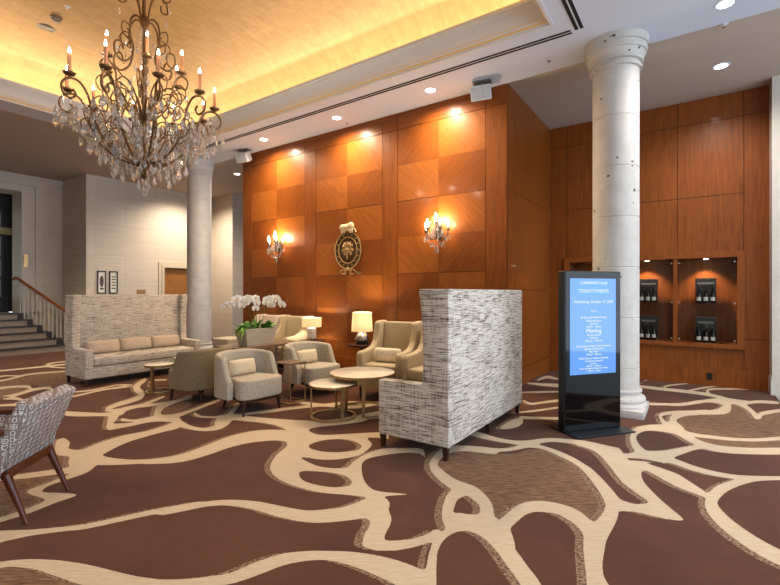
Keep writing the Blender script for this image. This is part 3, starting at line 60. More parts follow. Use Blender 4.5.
('-','-0.504,4.411 -0.468,4.434 -0.414,4.459 -0.358,4.472 -0.309,4.469 -0.259,4.455 -0.210,4.434 -0.161,4.403 -0.114,4.365 -0.070,4.336 -0.031,4.321 0.006,4.314 0.042,4.312 0.081,4.317 0.120,4.328 0.150,4.335 0.172,4.343 0.186,4.348 0.185,4.334 0.162,4.286 0.125,4.220 0.093,4.158 0.072,4.100 0.056,4.045 0.039,4.016 0.020,4.025 -0.002,4.059 -0.030,4.104 -0.068,4.160 -0.114,4.229 -0.165,4.292 -0.218,4.343 -0.276,4.386 -0.332,4.411 -0.387,4.405 -0.439,4.381 -0.477,4.366 -0.501,4.374 -0.512,4.392'),
('+','-0.429,4.658 -0.385,4.706 -0.316,4.758 -0.250,4.817 -0.199,4.887 -0.150,4.965 -0.103,5.037 -0.056,5.101 -0.010,5.158 0.028,5.194 0.063,5.205 0.089,5.194 0.094,5.164 0.065,5.114 0.015,5.045 -0.037,4.964 -0.085,4.861 -0.135,4.747 -0.179,4.660 -0.215,4.615 -0.247,4.592 -0.280,4.574 -0.317,4.552 -0.354,4.534 -0.385,4.535 -0.412,4.562 -0.433,4.607'),
('+','-0.22,5.78 -0.25,5.77 -0.30,5.76 -0.36,5.73 -0.40,5.70 -0.45,5.64 -0.48,5.58 -0.52,5.51 -0.540,5.438 -0.557,5.353 -0.565,5.257 -0.566,5.157 -0.560,5.057 -0.548,4.956 -0.532,4.861 -0.513,4.774 -0.491,4.697 -0.466,4.631 -0.439,4.576 -0.416,4.535 -0.400,4.507 -0.388,4.514 -0.374,4.528 -0.365,4.560 -0.363,4.603 -0.367,4.646 -0.380,4.693 -0.396,4.724 -0.418,4.769 -0.441,4.818 -0.459,4.866 -0.474,4.916 -0.489,4.975 -0.501,5.033 -0.508,5.081 -0.511,5.123 -0.511,5.164 -0.507,5.208 -0.498,5.260 -0.480,5.322 -0.454,5.390 -0.422,5.455 -0.39,5.51 -0.34,5.55 -0.29,5.58 -0.25,5.60 -0.22,5.62 -0.21,5.64 -0.20,5.67 -0.20,5.71 -0.20,5.74 -0.21,5.76'),
('+','-0.547,5.201 -0.536,5.236 -0.520,5.286 -0.500,5.337 -0.475,5.378 -0.442,5.408 -0.401,5.432 -0.358,5.450 -0.318,5.460 -0.281,5.464 -0.245,5.463 -0.211,5.452 -0.180,5.432 -0.154,5.397 -0.130,5.349 -0.104,5.293 -0.076,5.241 -0.044,5.193 -0.012,5.146 0.022,5.104 0.058,5.075 0.095,5.059 0.133,5.053 0.173,5.055 0.214,5.062 0.256,5.075 0.300,5.093 0.347,5.116 0.396,5.144 0.451,5.177 0.511,5.215 0.570,5.256 0.624,5.295 0.675,5.336 0.725,5.380 0.767,5.418 0.80,5.45 0.81,5.49 0.83,5.54 0.84,5.59 0.84,5.63 0.84,5.66 0.83,5.69 0.80,5.66 0.76,5.62 0.70,5.58 0.65,5.53 0.59,5.49 0.533,5.443 0.471,5.399 0.414,5.363 0.363,5.334 0.316,5.311 0.271,5.293 0.228,5.282 0.187,5.276 0.148,5.276 0.110,5.282 0.075,5.298 0.042,5.325 0.009,5.364 -0.023,5.410 -0.054,5.456 -0.08,5.51 -0.11,5.57 -0.14,5.63 -0.17,5.67 -0.21,5.71 -0.25,5.72 -0.29,5.73 -0.33,5.72 -0.37,5.69 -0.42,5.65 -0.46,5.61 -0.50,5.55 -0.53,5.50 -0.549,5.430 -0.565,5.373 -0.576,5.335 -0.580,5.295 -0.580,5.262 -0.575,5.232 -0.567,5.211 -0.557,5.204'),
('+','-0.28,5.68 -0.27,5.66 -0.26,5.62 -0.24,5.57 -0.21,5.54 -0.18,5.51 -0.15,5.49 -0.109,5.466 -0.070,5.454 -0.029,5.450 0.013,5.454 0.056,5.461 0.102,5.470 0.15,5.48 0.20,5.49 0.25,5.50 0.30,5.52 0.35,5.55 0.40,5.57 0.45,5.60 0.50,5.64 0.55,5.68 0.60,5.73 0.65,5.78 0.70,5.83 0.75,5.88 0.80,5.93 0.85,5.97 0.88,6.00 0.89,6.04 0.90,6.06 0.90,6.10 0.91,6.12 0.90,6.14 0.90,6.16 0.87,6.13 0.82,6.08 0.77,6.03 0.72,5.98 0.67,5.93 0.61,5.87 0.56,5.81 0.51,5.76 0.46,5.72 0.41,5.69 0.36,5.66 0.31,5.63 0.26,5.62 0.21,5.61 0.15,5.60 0.11,5.60 0.06,5.59 0.02,5.58 -0.03,5.59 -0.06,5.60 -0.10,5.63 -0.14,5.68 -0.17,5.74 -0.20,5.79 -0.22,5.82 -0.23,5.86 -0.24,5.89 -0.26,5.92 -0.27,5.91 -0.28,5.89 -0.29,5.85 -0.30,5.79 -0.29,5.74'),
('+','-0.23,5.69 -0.24,5.73 -0.26,5.79 -0.28,5.86 -0.30,5.93 -0.32,5.99 -0.33,6.04 -0.34,6.08 -0.35,6.11 -0.35,6.12 -0.35,6.12 -0.34,6.14 -0.33,6.18 -0.31,6.22 -0.28,6.27 -0.25,6.31 -0.22,6.36 -0.18,6.40 -0.14,6.44 -0.10,6.48 -0.06,6.51 -0.02,6.55 0.02,6.58 0.06,6.62 0.09,6.64 0.09,6.67 0.10,6.70 0.10,6.73 0.10,6.76 0.09,6.78 0.09,6.80 0.06,6.77 0.02,6.73 -0.02,6.69 -0.06,6.65 -0.10,6.62 -0.14,6.58 -0.19,6.55 -0.23,6.51 -0.26,6.47 -0.30,6.42 -0.33,6.38 -0.35,6.33 -0.37,6.28 -0.38,6.21 -0.38,6.13 -0.37,6.05 -0.36,5.98 -0.35,5.92 -0.34,5.86 -0.32,5.80 -0.31,5.72 -0.29,5.62 -0.28,5.54 -0.27,5.49 -0.26,5.47 -0.24,5.47 -0.23,5.50 -0.22,5.56 -0.22,5.62'),
('+','-0.12,5.72 -0.13,5.76 -0.15,5.83 -0.17,5.89 -0.19,5.95 -0.19,5.99 -0.20,6.03 -0.20,6.03 -0.20,6.02 -0.20,6.06 -0.18,6.13 -0.16,6.21 -0.13,6.28 -0.10,6.34 -0.05,6.39 -0.00,6.44 0.04,6.49 0.09,6.52 0.13,6.55 0.17,6.58 0.21,6.61 0.24,6.64 0.27,6.68 0.29,6.73 0.32,6.82 0.34,6.96 0.35,7.12 0.36,7.31 0.36,7.48 0.34,7.58 0.32,7.63 0.29,7.64 0.26,7.64 0.23,7.62 0.19,7.58 0.15,7.53 0.12,7.48 0.08,7.43 0.05,7.38 0.01,7.33 -0.02,7.27 -0.06,7.21 -0.10,7.14 -0.14,7.07 -0.18,7.02 -0.22,6.98 -0.26,6.95 -0.30,6.92 -0.35,6.90 -0.41,6.86 -0.48,6.83 -0.54,6.79 -0.58,6.77 -0.58,6.74 -0.58,6.72 -0.58,6.69 -0.58,6.66 -0.57,6.64 -0.56,6.62 -0.53,6.64 -0.47,6.68 -0.40,6.71 -0.35,6.75 -0.30,6.77 -0.25,6.79 -0.21,6.81 -0.17,6.84 -0.13,6.89 -0.09,6.95 -0.05,7.01 -0.02,7.07 0.02,7.12 0.05,7.18 0.08,7.23 0.12,7.26 0.15,7.28 0.18,7.28 0.22,7.27 0.24,7.24 0.26,7.21 0.27,7.17 0.27,7.13 0.27,7.13 0.27,7.17 0.26,7.19 0.26,7.19 0.26,7.19 0.26,7.15 0.25,7.08 0.23,7.00 0.21,6.93 0.18,6.87 0.14,6.81 0.09,6.76 0.04,6.71 -0.00,6.65 -0.06,6.60 -0.10,6.54 -0.14,6.49 -0.18,6.43 -0.21,6.38 -0.24,6.31 -0.26,6.21 -0.27,6.07 -0.26,5.93 -0.25,5.82 -0.24,5.73 -0.22,5.64 -0.19,5.55 -0.17,5.48 -0.159,5.440 -0.143,5.444 -0.125,5.460 -0.11,5.50 -0.10,5.57 -0.11,5.64'),
('+','0.29,7.34 0.31,7.34 0.34,7.35 0.37,7.35 0.40,7.34 0.42,7.31 0.44,7.26 0.47,7.21 0.48,7.16 0.50,7.09 0.51,7.03 0.52,6.95 0.53,6.88 0.53,6.81 0.54,6.72 0.54,6.64 0.56,6.59 0.59,6.64 0.61,6.72 0.62,6.78 0.63,6.83 0.64,6.87 0.66,6.91 0.69,6.96 0.72,7.00 0.75,7.07 0.80,7.13 0.84,7.19 0.87,7.24 0.88,7.27 0.89,7.31 0.90,7.34 0.90,7.38 0.90,7.39 0.89,7.41 0.86,7.37 0.82,7.31 0.77,7.25 0.73,7.19 0.70,7.15 0.68,7.11 0.65,7.07 0.63,7.02 0.61,6.95 0.59,6.87 0.58,6.85 0.59,6.86 0.59,6.87 0.58,6.92 0.58,6.99 0.57,7.08 0.56,7.15 0.55,7.23 0.53,7.31 0.52,7.38 0.49,7.43 0.47,7.48 0.44,7.51 0.41,7.53 0.38,7.54 0.35,7.53 0.32,7.52 0.30,7.51 0.29,7.48 0.29,7.46 0.28,7.42 0.28,7.39 0.29,7.37'),
('+','0.49,7.33 0.51,7.38 0.55,7.44 0.59,7.51 0.63,7.56 0.66,7.59 0.69,7.61 0.72,7.62 0.76,7.64 0.79,7.65 0.82,7.66 0.84,7.66 0.86,7.67 0.87,7.70 0.88,7.72 0.89,7.76 0.89,7.79 0.89,7.82 0.88,7.84 0.86,7.84 0.84,7.85 0.81,7.85 0.78,7.84 0.75,7.83 0.71,7.82 0.68,7.79 0.64,7.76 0.60,7.70 0.56,7.63 0.52,7.56 0.49,7.52 0.48,7.48 0.48,7.44 0.47,7.40 0.47,7.37 0.48,7.35'),
('+','-0.84,7.85 -0.81,7.84 -0.77,7.83 -0.72,7.82 -0.67,7.80 -0.62,7.79 -0.56,7.78 -0.51,7.77 -0.45,7.76 -0.39,7.76 -0.33,7.77 -0.26,7.77 -0.20,7.77 -0.13,7.77 -0.07,7.76 -0.01,7.75 0.05,7.74 0.10,7.72 0.15,7.70 0.19,7.67 0.23,7.64 0.27,7.62 0.30,7.58 0.33,7.55 0.36,7.53 0.41,7.52 0.46,7.51 0.50,7.51 0.54,7.51 0.54,7.54 0.55,7.56 0.56,7.60 0.56,7.63 0.56,7.66 0.55,7.68 0.52,7.68 0.47,7.69 0.42,7.69 0.38,7.71 0.34,7.73 0.31,7.77 0.28,7.81 0.25,7.84 0.20,7.88 0.16,7.91 0.11,7.94 0.06,7.96 -0.00,7.98 -0.07,7.99 -0.13,8.00 -0.20,8.01 -0.26,8.01 -0.33,8.01 -0.40,8.00 -0.46,8.00 -0.52,8.00 -0.58,8.01 -0.63,8.01 -0.68,8.01 -0.73,8.01 -0.78,8.00 -0.82,8.00 -0.85,7.99 -0.85,7.97 -0.86,7.95 -0.86,7.92 -0.85,7.89 -0.85,7.87'),
('+','-0.42,7.97 -0.41,8.01 -0.40,8.06 -0.39,8.12 -0.36,8.19 -0.31,8.28 -0.24,8.38 -0.18,8.47 -0.13,8.54 -0.13,8.56 -0.12,8.57 -0.12,8.60 -0.13,8.61 -0.13,8.62 -0.13,8.63 -0.18,8.57 -0.25,8.49 -0.32,8.39 -0.37,8.31 -0.40,8.24 -0.42,8.18 -0.43,8.12 -0.43,8.08 -0.43,8.05 -0.43,8.02 -0.43,7.99 -0.43,7.97 -0.42,7.97'),
('+','-0.10,7.94 -0.07,7.99 -0.03,8.07 0.01,8.15 0.06,8.24 0.11,8.34 0.18,8.46 0.25,8.57 0.29,8.64 0.30,8.66 0.30,8.68 0.30,8.70 0.30,8.71 0.30,8.73 0.29,8.74 0.25,8.67 0.18,8.57 0.11,8.46 0.05,8.37 0.01,8.27 -0.04,8.18 -0.07,8.10 -0.10,8.04 -0.10,8.02 -0.10,8.00 -0.10,7.98 -0.10,7.96 -0.10,7.95'),
('+','0.16,7.90 0.15,7.95 0.14,8.01 0.13,8.06 0.13,8.05 0.13,8.05 0.14,8.10 0.15,8.16 0.18,8.22 0.23,8.28 0.28,8.32 0.34,8.36 0.41,8.41 0.48,8.46 0.56,8.51 0.64,8.56 0.69,8.59 0.69,8.61 0.69,8.62 0.70,8.64 0.70,8.66 0.70,8.67 0.69,8.68 0.64,8.66 0.57,8.63 0.49,8.59 0.42,8.55 0.35,8.51 0.29,8.47 0.23,8.43 0.18,8.38 0.15,8.33 0.13,8.27 0.11,8.18 0.10,8.05 0.10,7.92 0.12,7.84 0.13,7.80 0.14,7.77 0.14,7.77 0.15,7.78 0.16,7.80 0.16,7.83 0.16,7.87'),
('+','-0.76,7.94 -0.75,8.06 -0.73,8.23 -0.71,8.41 -0.69,8.53 -0.69,8.55 -0.70,8.57 -0.70,8.58 -0.70,8.59 -0.70,8.60 -0.71,8.59 -0.72,8.47 -0.74,8.29 -0.76,8.12 -0.77,8.01 -0.77,7.99 -0.77,7.97 -0.77,7.95 -0.77,7.94 -0.76,7.94'),
('+','0.800,4.869 0.750,4.827 0.677,4.766 0.600,4.702 0.535,4.649 0.487,4.613 0.446,4.586 0.408,4.559 0.369,4.525 0.328,4.483 0.288,4.437 0.248,4.388 0.212,4.335 0.179,4.278 0.147,4.218 0.118,4.152 0.093,4.080 0.072,4.002 0.055,3.916 0.044,3.821 0.041,3.723 0.050,3.641 0.064,3.578 0.080,3.526 0.097,3.479 0.115,3.436 0.135,3.396 0.155,3.359 0.177,3.325 0.200,3.291 0.224,3.258 0.248,3.228 0.272,3.202 0.293,3.181 0.313,3.163 0.336,3.147 0.362,3.132 0.397,3.117 0.437,3.103 0.473,3.091 0.497,3.083 0.516,3.107 0.534,3.134 0.549,3.170 0.557,3.208 0.556,3.238 0.548,3.267 0.522,3.275 0.483,3.286 0.442,3.299 0.407,3.314 0.381,3.328 0.360,3.344 0.340,3.361 0.319,3.383 0.296,3.409 0.272,3.440 0.248,3.473 0.225,3.508 0.205,3.543 0.185,3.579 0.167,3.616 0.151,3.656 0.136,3.699 0.123,3.744 0.114,3.782 0.111,3.808 0.111,3.825 0.115,3.855 0.123,3.897 0.135,3.946 0.149,3.998 0.168,4.056 0.192,4.118 0.220,4.180 0.251,4.242 0.287,4.305 0.325,4.365 0.364,4.420 0.401,4.463 0.438,4.498 0.479,4.532 0.527,4.572 0.591,4.628 0.668,4.693 0.739,4.753 0.789,4.795 0.795,4.810 0.800,4.824 0.804,4.839 0.805,4.853 0.803,4.861'),
('+','-1.751,4.623 -1.758,4.718 -1.757,4.853 -1.749,4.969 -1.733,5.042 -1.710,5.089 -1.685,5.105 -1.660,5.083 -1.634,5.031 -1.615,4.971 -1.604,4.905 -1.599,4.832 -1.604,4.765 -1.624,4.702 -1.654,4.644 -1.682,4.606 -1.708,4.587 -1.734,4.588'),
('+','-1.678,5.082 -1.649,5.099 -1.608,5.122 -1.561,5.150 -1.513,5.177 -1.465,5.204 -1.415,5.232 -1.363,5.262 -1.313,5.297 -1.26,5.34 -1.21,5.40 -1.16,5.45 -1.13,5.48 -1.13,5.50 -1.13,5.52 -1.13,5.54 -1.13,5.56 -1.14,5.57 -1.15,5.58 -1.19,5.55 -1.23,5.50 -1.29,5.45 -1.34,5.41 -1.39,5.37 -1.44,5.34 -1.50,5.31 -1.54,5.29 -1.59,5.26 -1.64,5.24 -1.69,5.22 -1.72,5.21 -1.720,5.183 -1.719,5.162 -1.713,5.136 -1.703,5.112 -1.692,5.097'),
('+','-1.84,5.23 -1.80,5.28 -1.74,5.36 -1.67,5.44 -1.61,5.52 -1.56,5.61 -1.51,5.69 -1.47,5.77 -1.44,5.83 -1.44,5.84 -1.44,5.86 -1.45,5.87 -1.45,5.89 -1.46,5.89 -1.47,5.90 -1.50,5.85 -1.54,5.77 -1.59,5.69 -1.64,5.61 -1.70,5.53 -1.76,5.43 -1.82,5.35 -1.86,5.30 -1.86,5.28 -1.86,5.27 -1.86,5.26 -1.85,5.25 -1.85,5.24'),
('+','-1.93,5.94 -1.90,5.90 -1.86,5.86 -1.82,5.81 -1.78,5.80 -1.75,5.82 -1.72,5.87 -1.70,5.92 -1.67,5.97 -1.63,6.02 -1.59,6.08 -1.55,6.13 -1.53,6.17 -1.53,6.20 -1.53,6.23 -1.53,6.26 -1.54,6.29 -1.56,6.30 -1.57,6.32 -1.59,6.27 -1.63,6.20 -1.67,6.13 -1.70,6.07 -1.73,6.02 -1.76,5.96 -1.78,5.92 -1.81,5.90 -1.84,5.91 -1.88,5.94 -1.92,5.99 -1.94,6.01 -1.95,6.01 -1.95,6.00 -1.95,5.99 -1.94,5.97 -1.94,5.95'),
('+','-2.10,6.40 -2.06,6.42 -2.02,6.46 -1.97,6.50 -1.91,6.54 -1.85,6.59 -1.78,6.65 -1.72,6.71 -1.67,6.75 -1.67,6.77 -1.67,6.79 -1.68,6.81 -1.68,6.83 -1.69,6.84 -1.70,6.85 -1.75,6.82 -1.81,6.77 -1.89,6.72 -1.95,6.67 -2.00,6.62 -2.06,6.57 -2.10,6.52 -2.13,6.49 -2.13,6.47 -2.13,6.46 -2.12,6.44 -2.12,6.42 -2.11,6.41'),
('+','-2.23,7.10 -2.19,7.10 -2.13,7.09 -2.07,7.08 -2.01,7.08 -1.95,7.08 -1.88,7.10 -1.82,7.11 -1.77,7.12 -1.73,7.13 -1.69,7.14 -1.66,7.15 -1.64,7.15 -1.64,7.19 -1.63,7.22 -1.64,7.27 -1.65,7.32 -1.67,7.35 -1.69,7.39 -1.71,7.39 -1.74,7.40 -1.78,7.40 -1.83,7.39 -1.89,7.37 -1.95,7.34 -2.01,7.31 -2.07,7.28 -2.12,7.26 -2.18,7.25 -2.23,7.23 -2.26,7.22 -2.26,7.21 -2.26,7.19 -2.25,7.16 -2.25,7.14 -2.24,7.12'),
('+','-2.17,7.44 -2.16,7.51 -2.15,7.61 -2.13,7.70 -2.11,7.76 -2.07,7.77 -2.01,7.75 -1.95,7.73 -1.92,7.71 -1.91,7.73 -1.91,7.75 -1.92,7.77 -1.92,7.80 -1.93,7.82 -1.94,7.85 -1.99,7.89 -2.05,7.95 -2.12,8.01 -2.18,8.00 -2.20,7.91 -2.21,7.76 -2.20,7.62 -2.20,7.53 -2.20,7.50 -2.19,7.48 -2.19,7.46 -2.18,7.45 -2.18,7.44'),
('t','-1.815,3.346 -1.843,3.409 -1.863,3.480 -1.868,3.549 -1.855,3.615 -1.825,3.677 -1.777,3.733 -1.701,3.776 -1.607,3.811 -1.524,3.846 -1.458,3.882 -1.402,3.919 -1.356,3.962 -1.330,4.023 -1.313,4.092 -1.285,4.144 -1.237,4.169 -1.177,4.174 -1.110,4.158 -1.036,4.122 -0.957,4.068 -0.879,3.992 -0.804,3.890 -0.734,3.773 -0.673,3.658 -0.624,3.547 -0.583,3.437 -0.550,3.331 -0.520,3.212 -0.496,3.098 -0.493,3.033 -0.521,3.041 -0.570,3.092 -0.621,3.139 -0.666,3.167 -0.713,3.189 -0.760,3.201 -0.809,3.201 -0.859,3.190 -0.902,3.163 -0.937,3.118 -0.965,3.058 -0.986,2.995 -1.001,2.929 -1.009,2.861 -1.014,2.801 -1.014,2.746 -1.010,2.698 -1.014,2.674 -1.030,2.682 -1.054,2.714 -1.082,2.754 -1.110,2.804 -1.142,2.864 -1.178,2.922 -1.220,2.974 -1.267,3.022 -1.322,3.063 -1.389,3.089 -1.465,3.106 -1.535,3.125 -1.596,3.149 -1.652,3.175 -1.701,3.208 -1.746,3.247 -1.784,3.293'),
('t','-0.19,6.00 -0.18,6.14 -0.15,6.30 -0.10,6.45 -0.01,6.57 0.11,6.68 0.21,6.80 0.27,7.00 0.31,7.23 0.35,7.39 0.40,7.43 0.46,7.38 0.50,7.26 0.53,7.05 0.55,6.80 0.57,6.67 0.60,6.72 0.65,6.89 0.70,7.05 0.76,7.17 0.82,7.29 0.89,7.39 0.98,7.53 1.06,7.64 1.10,7.53 1.06,7.04 0.97,6.45 0.88,6.04 0.77,5.86 0.62,5.78 0.50,5.72 0.42,5.66 0.36,5.63 0.30,5.60 0.24,5.58 0.17,5.57 0.10,5.57 0.04,5.57 -0.02,5.58 -0.07,5.62 -0.12,5.72 -0.16,5.85'),
('t','-0.14,5.53 -0.08,5.54 0.01,5.52 0.10,5.50 0.17,5.50 0.24,5.51 0.30,5.52 0.36,5.54 0.42,5.57 0.50,5.62 0.62,5.74 0.77,5.89 0.87,5.95 0.90,5.88 0.88,5.74 0.82,5.60 0.70,5.50 0.548,5.397 0.410,5.320 0.313,5.276 0.233,5.256 0.162,5.250 0.102,5.257 0.051,5.280 0.002,5.318 -0.059,5.386 -0.120,5.473'),
('t','-4.381,1.196 -4.334,1.246 -4.292,1.294 -4.252,1.337 -4.214,1.379 -4.178,1.415 -4.145,1.424 -4.115,1.390 -4.087,1.331 -4.065,1.279 -4.056,1.236 -4.051,1.197 -4.022,1.175 -3.945,1.184 -3.847,1.207 -3.773,1.211 -3.744,1.179 -3.737,1.130 -3.732,1.080 -3.721,1.031 -3.713,0.982 -3.712,0.942 -3.700,0.904 -3.694,0.874 -3.755,0.868 -3.967,0.905 -4.291,0.976 -4.545,1.051 -4.573,1.106 -4.474,1.152'),
('t','-4.707,1.595 -4.688,1.618 -4.624,1.632 -4.558,1.640 -4.498,1.644 -4.436,1.642 -4.386,1.630 -4.345,1.601 -4.316,1.563 -4.312,1.531 -4.343,1.506 -4.401,1.486 -4.466,1.483 -4.551,1.510 -4.649,1.555'),
('t','-3.095,0.728 -3.094,0.757 -3.033,0.785 -2.970,0.810 -2.921,0.833 -2.870,0.853 -2.817,0.873 -2.762,0.891 -2.705,0.909 -2.647,0.926 -2.587,0.949 -2.525,0.971 -2.467,0.981 -2.395,0.978 -2.328,0.963 -2.324,0.924 -2.424,0.833 -2.583,0.718 -2.732,0.643 -2.866,0.642 -3.003,0.683'),
('t','-9.55,2.38 -9.62,2.48 -9.61,2.60 -9.60,2.72 -9.63,2.85 -9.65,2.98 -9.66,3.10 -9.68,3.23 -9.68,3.35 -9.50,3.37 -8.98,3.21 -8.38,3.00 -8.01,2.84 -7.96,2.77 -8.07,2.74 -8.20,2.71 -8.34,2.65 -8.52,2.60 -8.66,2.52 -8.72,2.40 -8.74,2.27 -8.83,2.20 -9.04,2.21 -9.33,2.28'),
('t','-8.66,2.15 -8.72,2.21 -8.70,2.27 -8.65,2.32 -8.61,2.38 -8.55,2.44 -8.46,2.45 -8.32,2.37 -8.16,2.26 -8.04,2.16 -7.95,2.08 -7.89,2.00 -7.93,1.97 -8.12,2.00 -8.43,2.08'),
('t','-5.40,2.90 -5.48,2.95 -5.56,3.02 -5.62,3.09 -5.65,3.16 -5.64,3.24 -5.63,3.31 -5.61,3.35 -5.57,3.38 -5.53,3.38 -5.45,3.33 -5.37,3.25 -5.30,3.17 -5.25,3.08 -5.21,2.98 -5.20,2.91 -5.25,2.88 -5.32,2.88')]
PW_DL, PW_AL, PW_LH, PW_COVE, PW_LAMP, PW_CAB, PW_CH, PW_SC, PW_RM = 300, 200, 540, 7.5, 34, 60, 45, 46, 110
WORLD, EXPO = 4.0, 0.22

# ------------------------------------------------------------------ mesh helpers
class M:
    def __init__(s):
        s.v = []; s.f = []; s.mi = []
    def add(s, vs, fs, mi=0, m=None):
        b = len(s.v)
        for p in vs:
            p = Vector(p)
            s.v.append(tuple(m @ p) if m is not None else tuple(p))
        for f in fs:
            s.f.append([b + i for i in f]); s.mi.append(mi)
        return s
    def bm(s, b, mi=0, m=None):
        b.verts.index_update()
        s.add([v.co.copy() for v in b.verts], [[v.index for v in f.verts] for f in b.faces], mi, m)
        b.free(); return s
    def box(s, x0, x1, y0, y1, z0, z1, mi=0, m=None, bev=0.0, seg=2):
        b = bmesh.new(); bmesh.ops.create_cube(b, size=1)
        for v in b.verts:
            v.co = ((x0+x1)/2 + v.co.x*(x1-x0), (y0+y1)/2 + v.co.y*(y1-y0), (z0+z1)/2 + v.co.z*(z1-z0))
        if bev: bmesh.ops.bevel(b, geom=b.edges[:], offset=bev, segments=seg, profile=.5, affect='EDGES')
        return s.bm(b, mi, m)
    def prism(s, poly, z0, z1, mi=0, m=None, bev=0.0, seg=2):
        b = bmesh.new()
        f = b.faces.new([b.verts.new((x, y, z0)) for x, y in poly])
        r = bmesh.ops.extrude_face_region(b, geom=[f])
        for e in r['geom']:
            if isinstance(e, bmesh.types.BMVert): e.co.z = z1
        bmesh.ops.recalc_face_normals(b, faces=b.faces[:])
        if bev: bmesh.ops.bevel(b, geom=b.edges[:], offset=bev, segments=seg, profile=.5, affect='EDGES')
        return s.bm(b, mi, m)
    def lathe(s, prof, n=24, mi=0, m=None, cap=True):
        vs = []; fs = []
        for r, z in prof:
            for k in range(n):
                a = 2*PI*k/n; vs.append((r*math.cos(a), r*math.sin(a), z))
        for i in range(len(prof)-1):
            for k in range(n):
                k2 = (k+1) % n
                fs.append([i*n+k, i*n+k2, (i+1)*n+k2, (i+1)*n+k])
        if cap:
            fs.append(list(range(n))[::-1]); fs.append([(len(prof)-1)*n+k for k in range(n)])
        return s.add(vs, fs, mi, m)
    def tube(s, path, r, n=8, mi=0, m=None):
        P = [Vector(p) for p in path]; vs = []; fs = []
        up = None
        for i, p in enumerate(P):
            t = (P[min(i+1, len(P)-1)] - P[max(i-1, 0)]).normalized()
            if up is None: up = Vector((0, 0, 1)) if abs(t.z) < .9 else Vector((1, 0, 0))
            a = up - t*up.dot(t)
            if a.length < 1e-4: a = t.orthogonal()
            a.normalize(); b = t.cross(a); up = a
            rr = r[i] if isinstance(r, (list, tuple)) else r
            for k in range(n):
                q = 2*PI*k/n
                vs.append(p + (a*math.cos(q) + b*math.sin(q))*rr)
        for i in range(len(P)-1):
            for k in range(n):
                k2 = (k+1) % n
                fs.append([i*n+k, i*n+k2, (i+1)*n+k2, (i+1)*n+k])
        fs.append(list(range(n))[::-1]); fs.append([(len(P)-1)*n+k for k in range(n)])
        return s.add(vs, fs, mi, m)
    def ell(s, c, rx, ry, rz, mi=0, m=None, u=12, w=8):
        b = bmesh.new(); bmesh.ops.create_uvsphere(b, u_segments=u, v_segments=w, radius=1)
        for v in b.verts: v.co = (c[0]+v.co.x*rx, c[1]+v.co.y*ry, c[2]+v.co.z*rz)
        return s.bm(b, mi, m)
    def rings(s, loops, mi=0, closed=True):
        n = len(loops[0]); vs = [p for l in loops for p in l]; fs = []
        for i in range(len(loops)-1):
            for k in range(n if closed else n-1):
                k2 = (k+1) % n
                fs.append([i*n+k, i*n+k2, (i+1)*n+k2, (i+1)*n+k])
        return s.add(vs, fs, mi)
    def obj(s, name, mats, parent=None, smooth=False, kind=None, loc=None, rot=None, fix=True):
        me = bpy.data.meshes.new(name); me.from_pydata(s.v, [], s.f)
        if not isinstance(mats, (list, tuple)): mats = [mats]
        for t in mats: me.materials.append(t)
        me.polygons.foreach_set('material_index', s.mi)
        if fix:
            b = bmesh.new(); b.from_mesh(me); bmesh.ops.recalc_face_normals(b, faces=b.faces[:]); b.to_mesh(me); b.free()
        if smooth:
            me.polygons.foreach_set('use_smooth', [True]*len(me.polygons))
            try: me.set_sharp_from_angle(angle=R(smooth if smooth > 1 else 40))
            except Exception: pass
        me.update()
        o = bpy.data.objects.new(name, me); C.objects.link(o)
        if parent: o.parent = parent
        if kind: o['kind'] = kind
        if loc: o.location = loc
        if rot: o.rotation_euler = rot
        return o

def tag(o, label, cat, group=None):
    o['label'] = label; o['category'] = cat
    if group: o['group'] = group
    return o
def thing(name, label, cat, loc, rz=0, group=None):
    o = bpy.data.objects.new(name, None); C.objects.link(o)
    o.empty_display_size = .1
    o.location = loc; o.rotation_euler = (0, 0, rz)
    return tag(o, label, cat, group)
def dup(root, loc, rz, label, group=None):
    def cp(o, par):
        c = o.copy(); C.objects.link(c)
        if par: c.parent = par
        for ch in list(o.children): cp(ch, c)
        return c
    r = cp(root, None); r.location = loc; r.rotation_euler = (0, 0, rz); r['label'] = label
    if group: r['group'] = group
    return r
def lamp(kind, name, loc, power, col, parent=None, rot=(0, 0, 0), **kw):
    d = bpy.data.lights.new(name, kind); d.energy = power; d.color = col
    for k, v in kw.items(): setattr(d, k, v)
    o = bpy.data.objects.new(name, d); C.objects.link(o); o.location = loc; o.rotation_euler = rot
    if parent: o.parent = parent
    return o
def crv(pts, n=6):
    out = []
    N = len(pts)
    for i in range(N-1):
        a, b, c, d = [Vector(pts[max(0, min(N-1, i+k))]) for k in (-1, 0, 1, 2)]
        for k in range(n):
            t = k/n
            out.append(.5*(2*b + (c-a)*t + (2*a-5*b+4*c-d)*t*t + (3*b-a-3*c+d)*t**3))
    out.append(Vector(pts[-1])); return out
def fr(origin, xdir, ydir):          # matrix with given local x, y axes
    x = Vector(xdir).normalized(); y = Vector(ydir).normalized(); z = x.cross(y)
    m = Matrix((x, y, z)).transposed().to_4x4(); m.translation = Vector(origin); return m

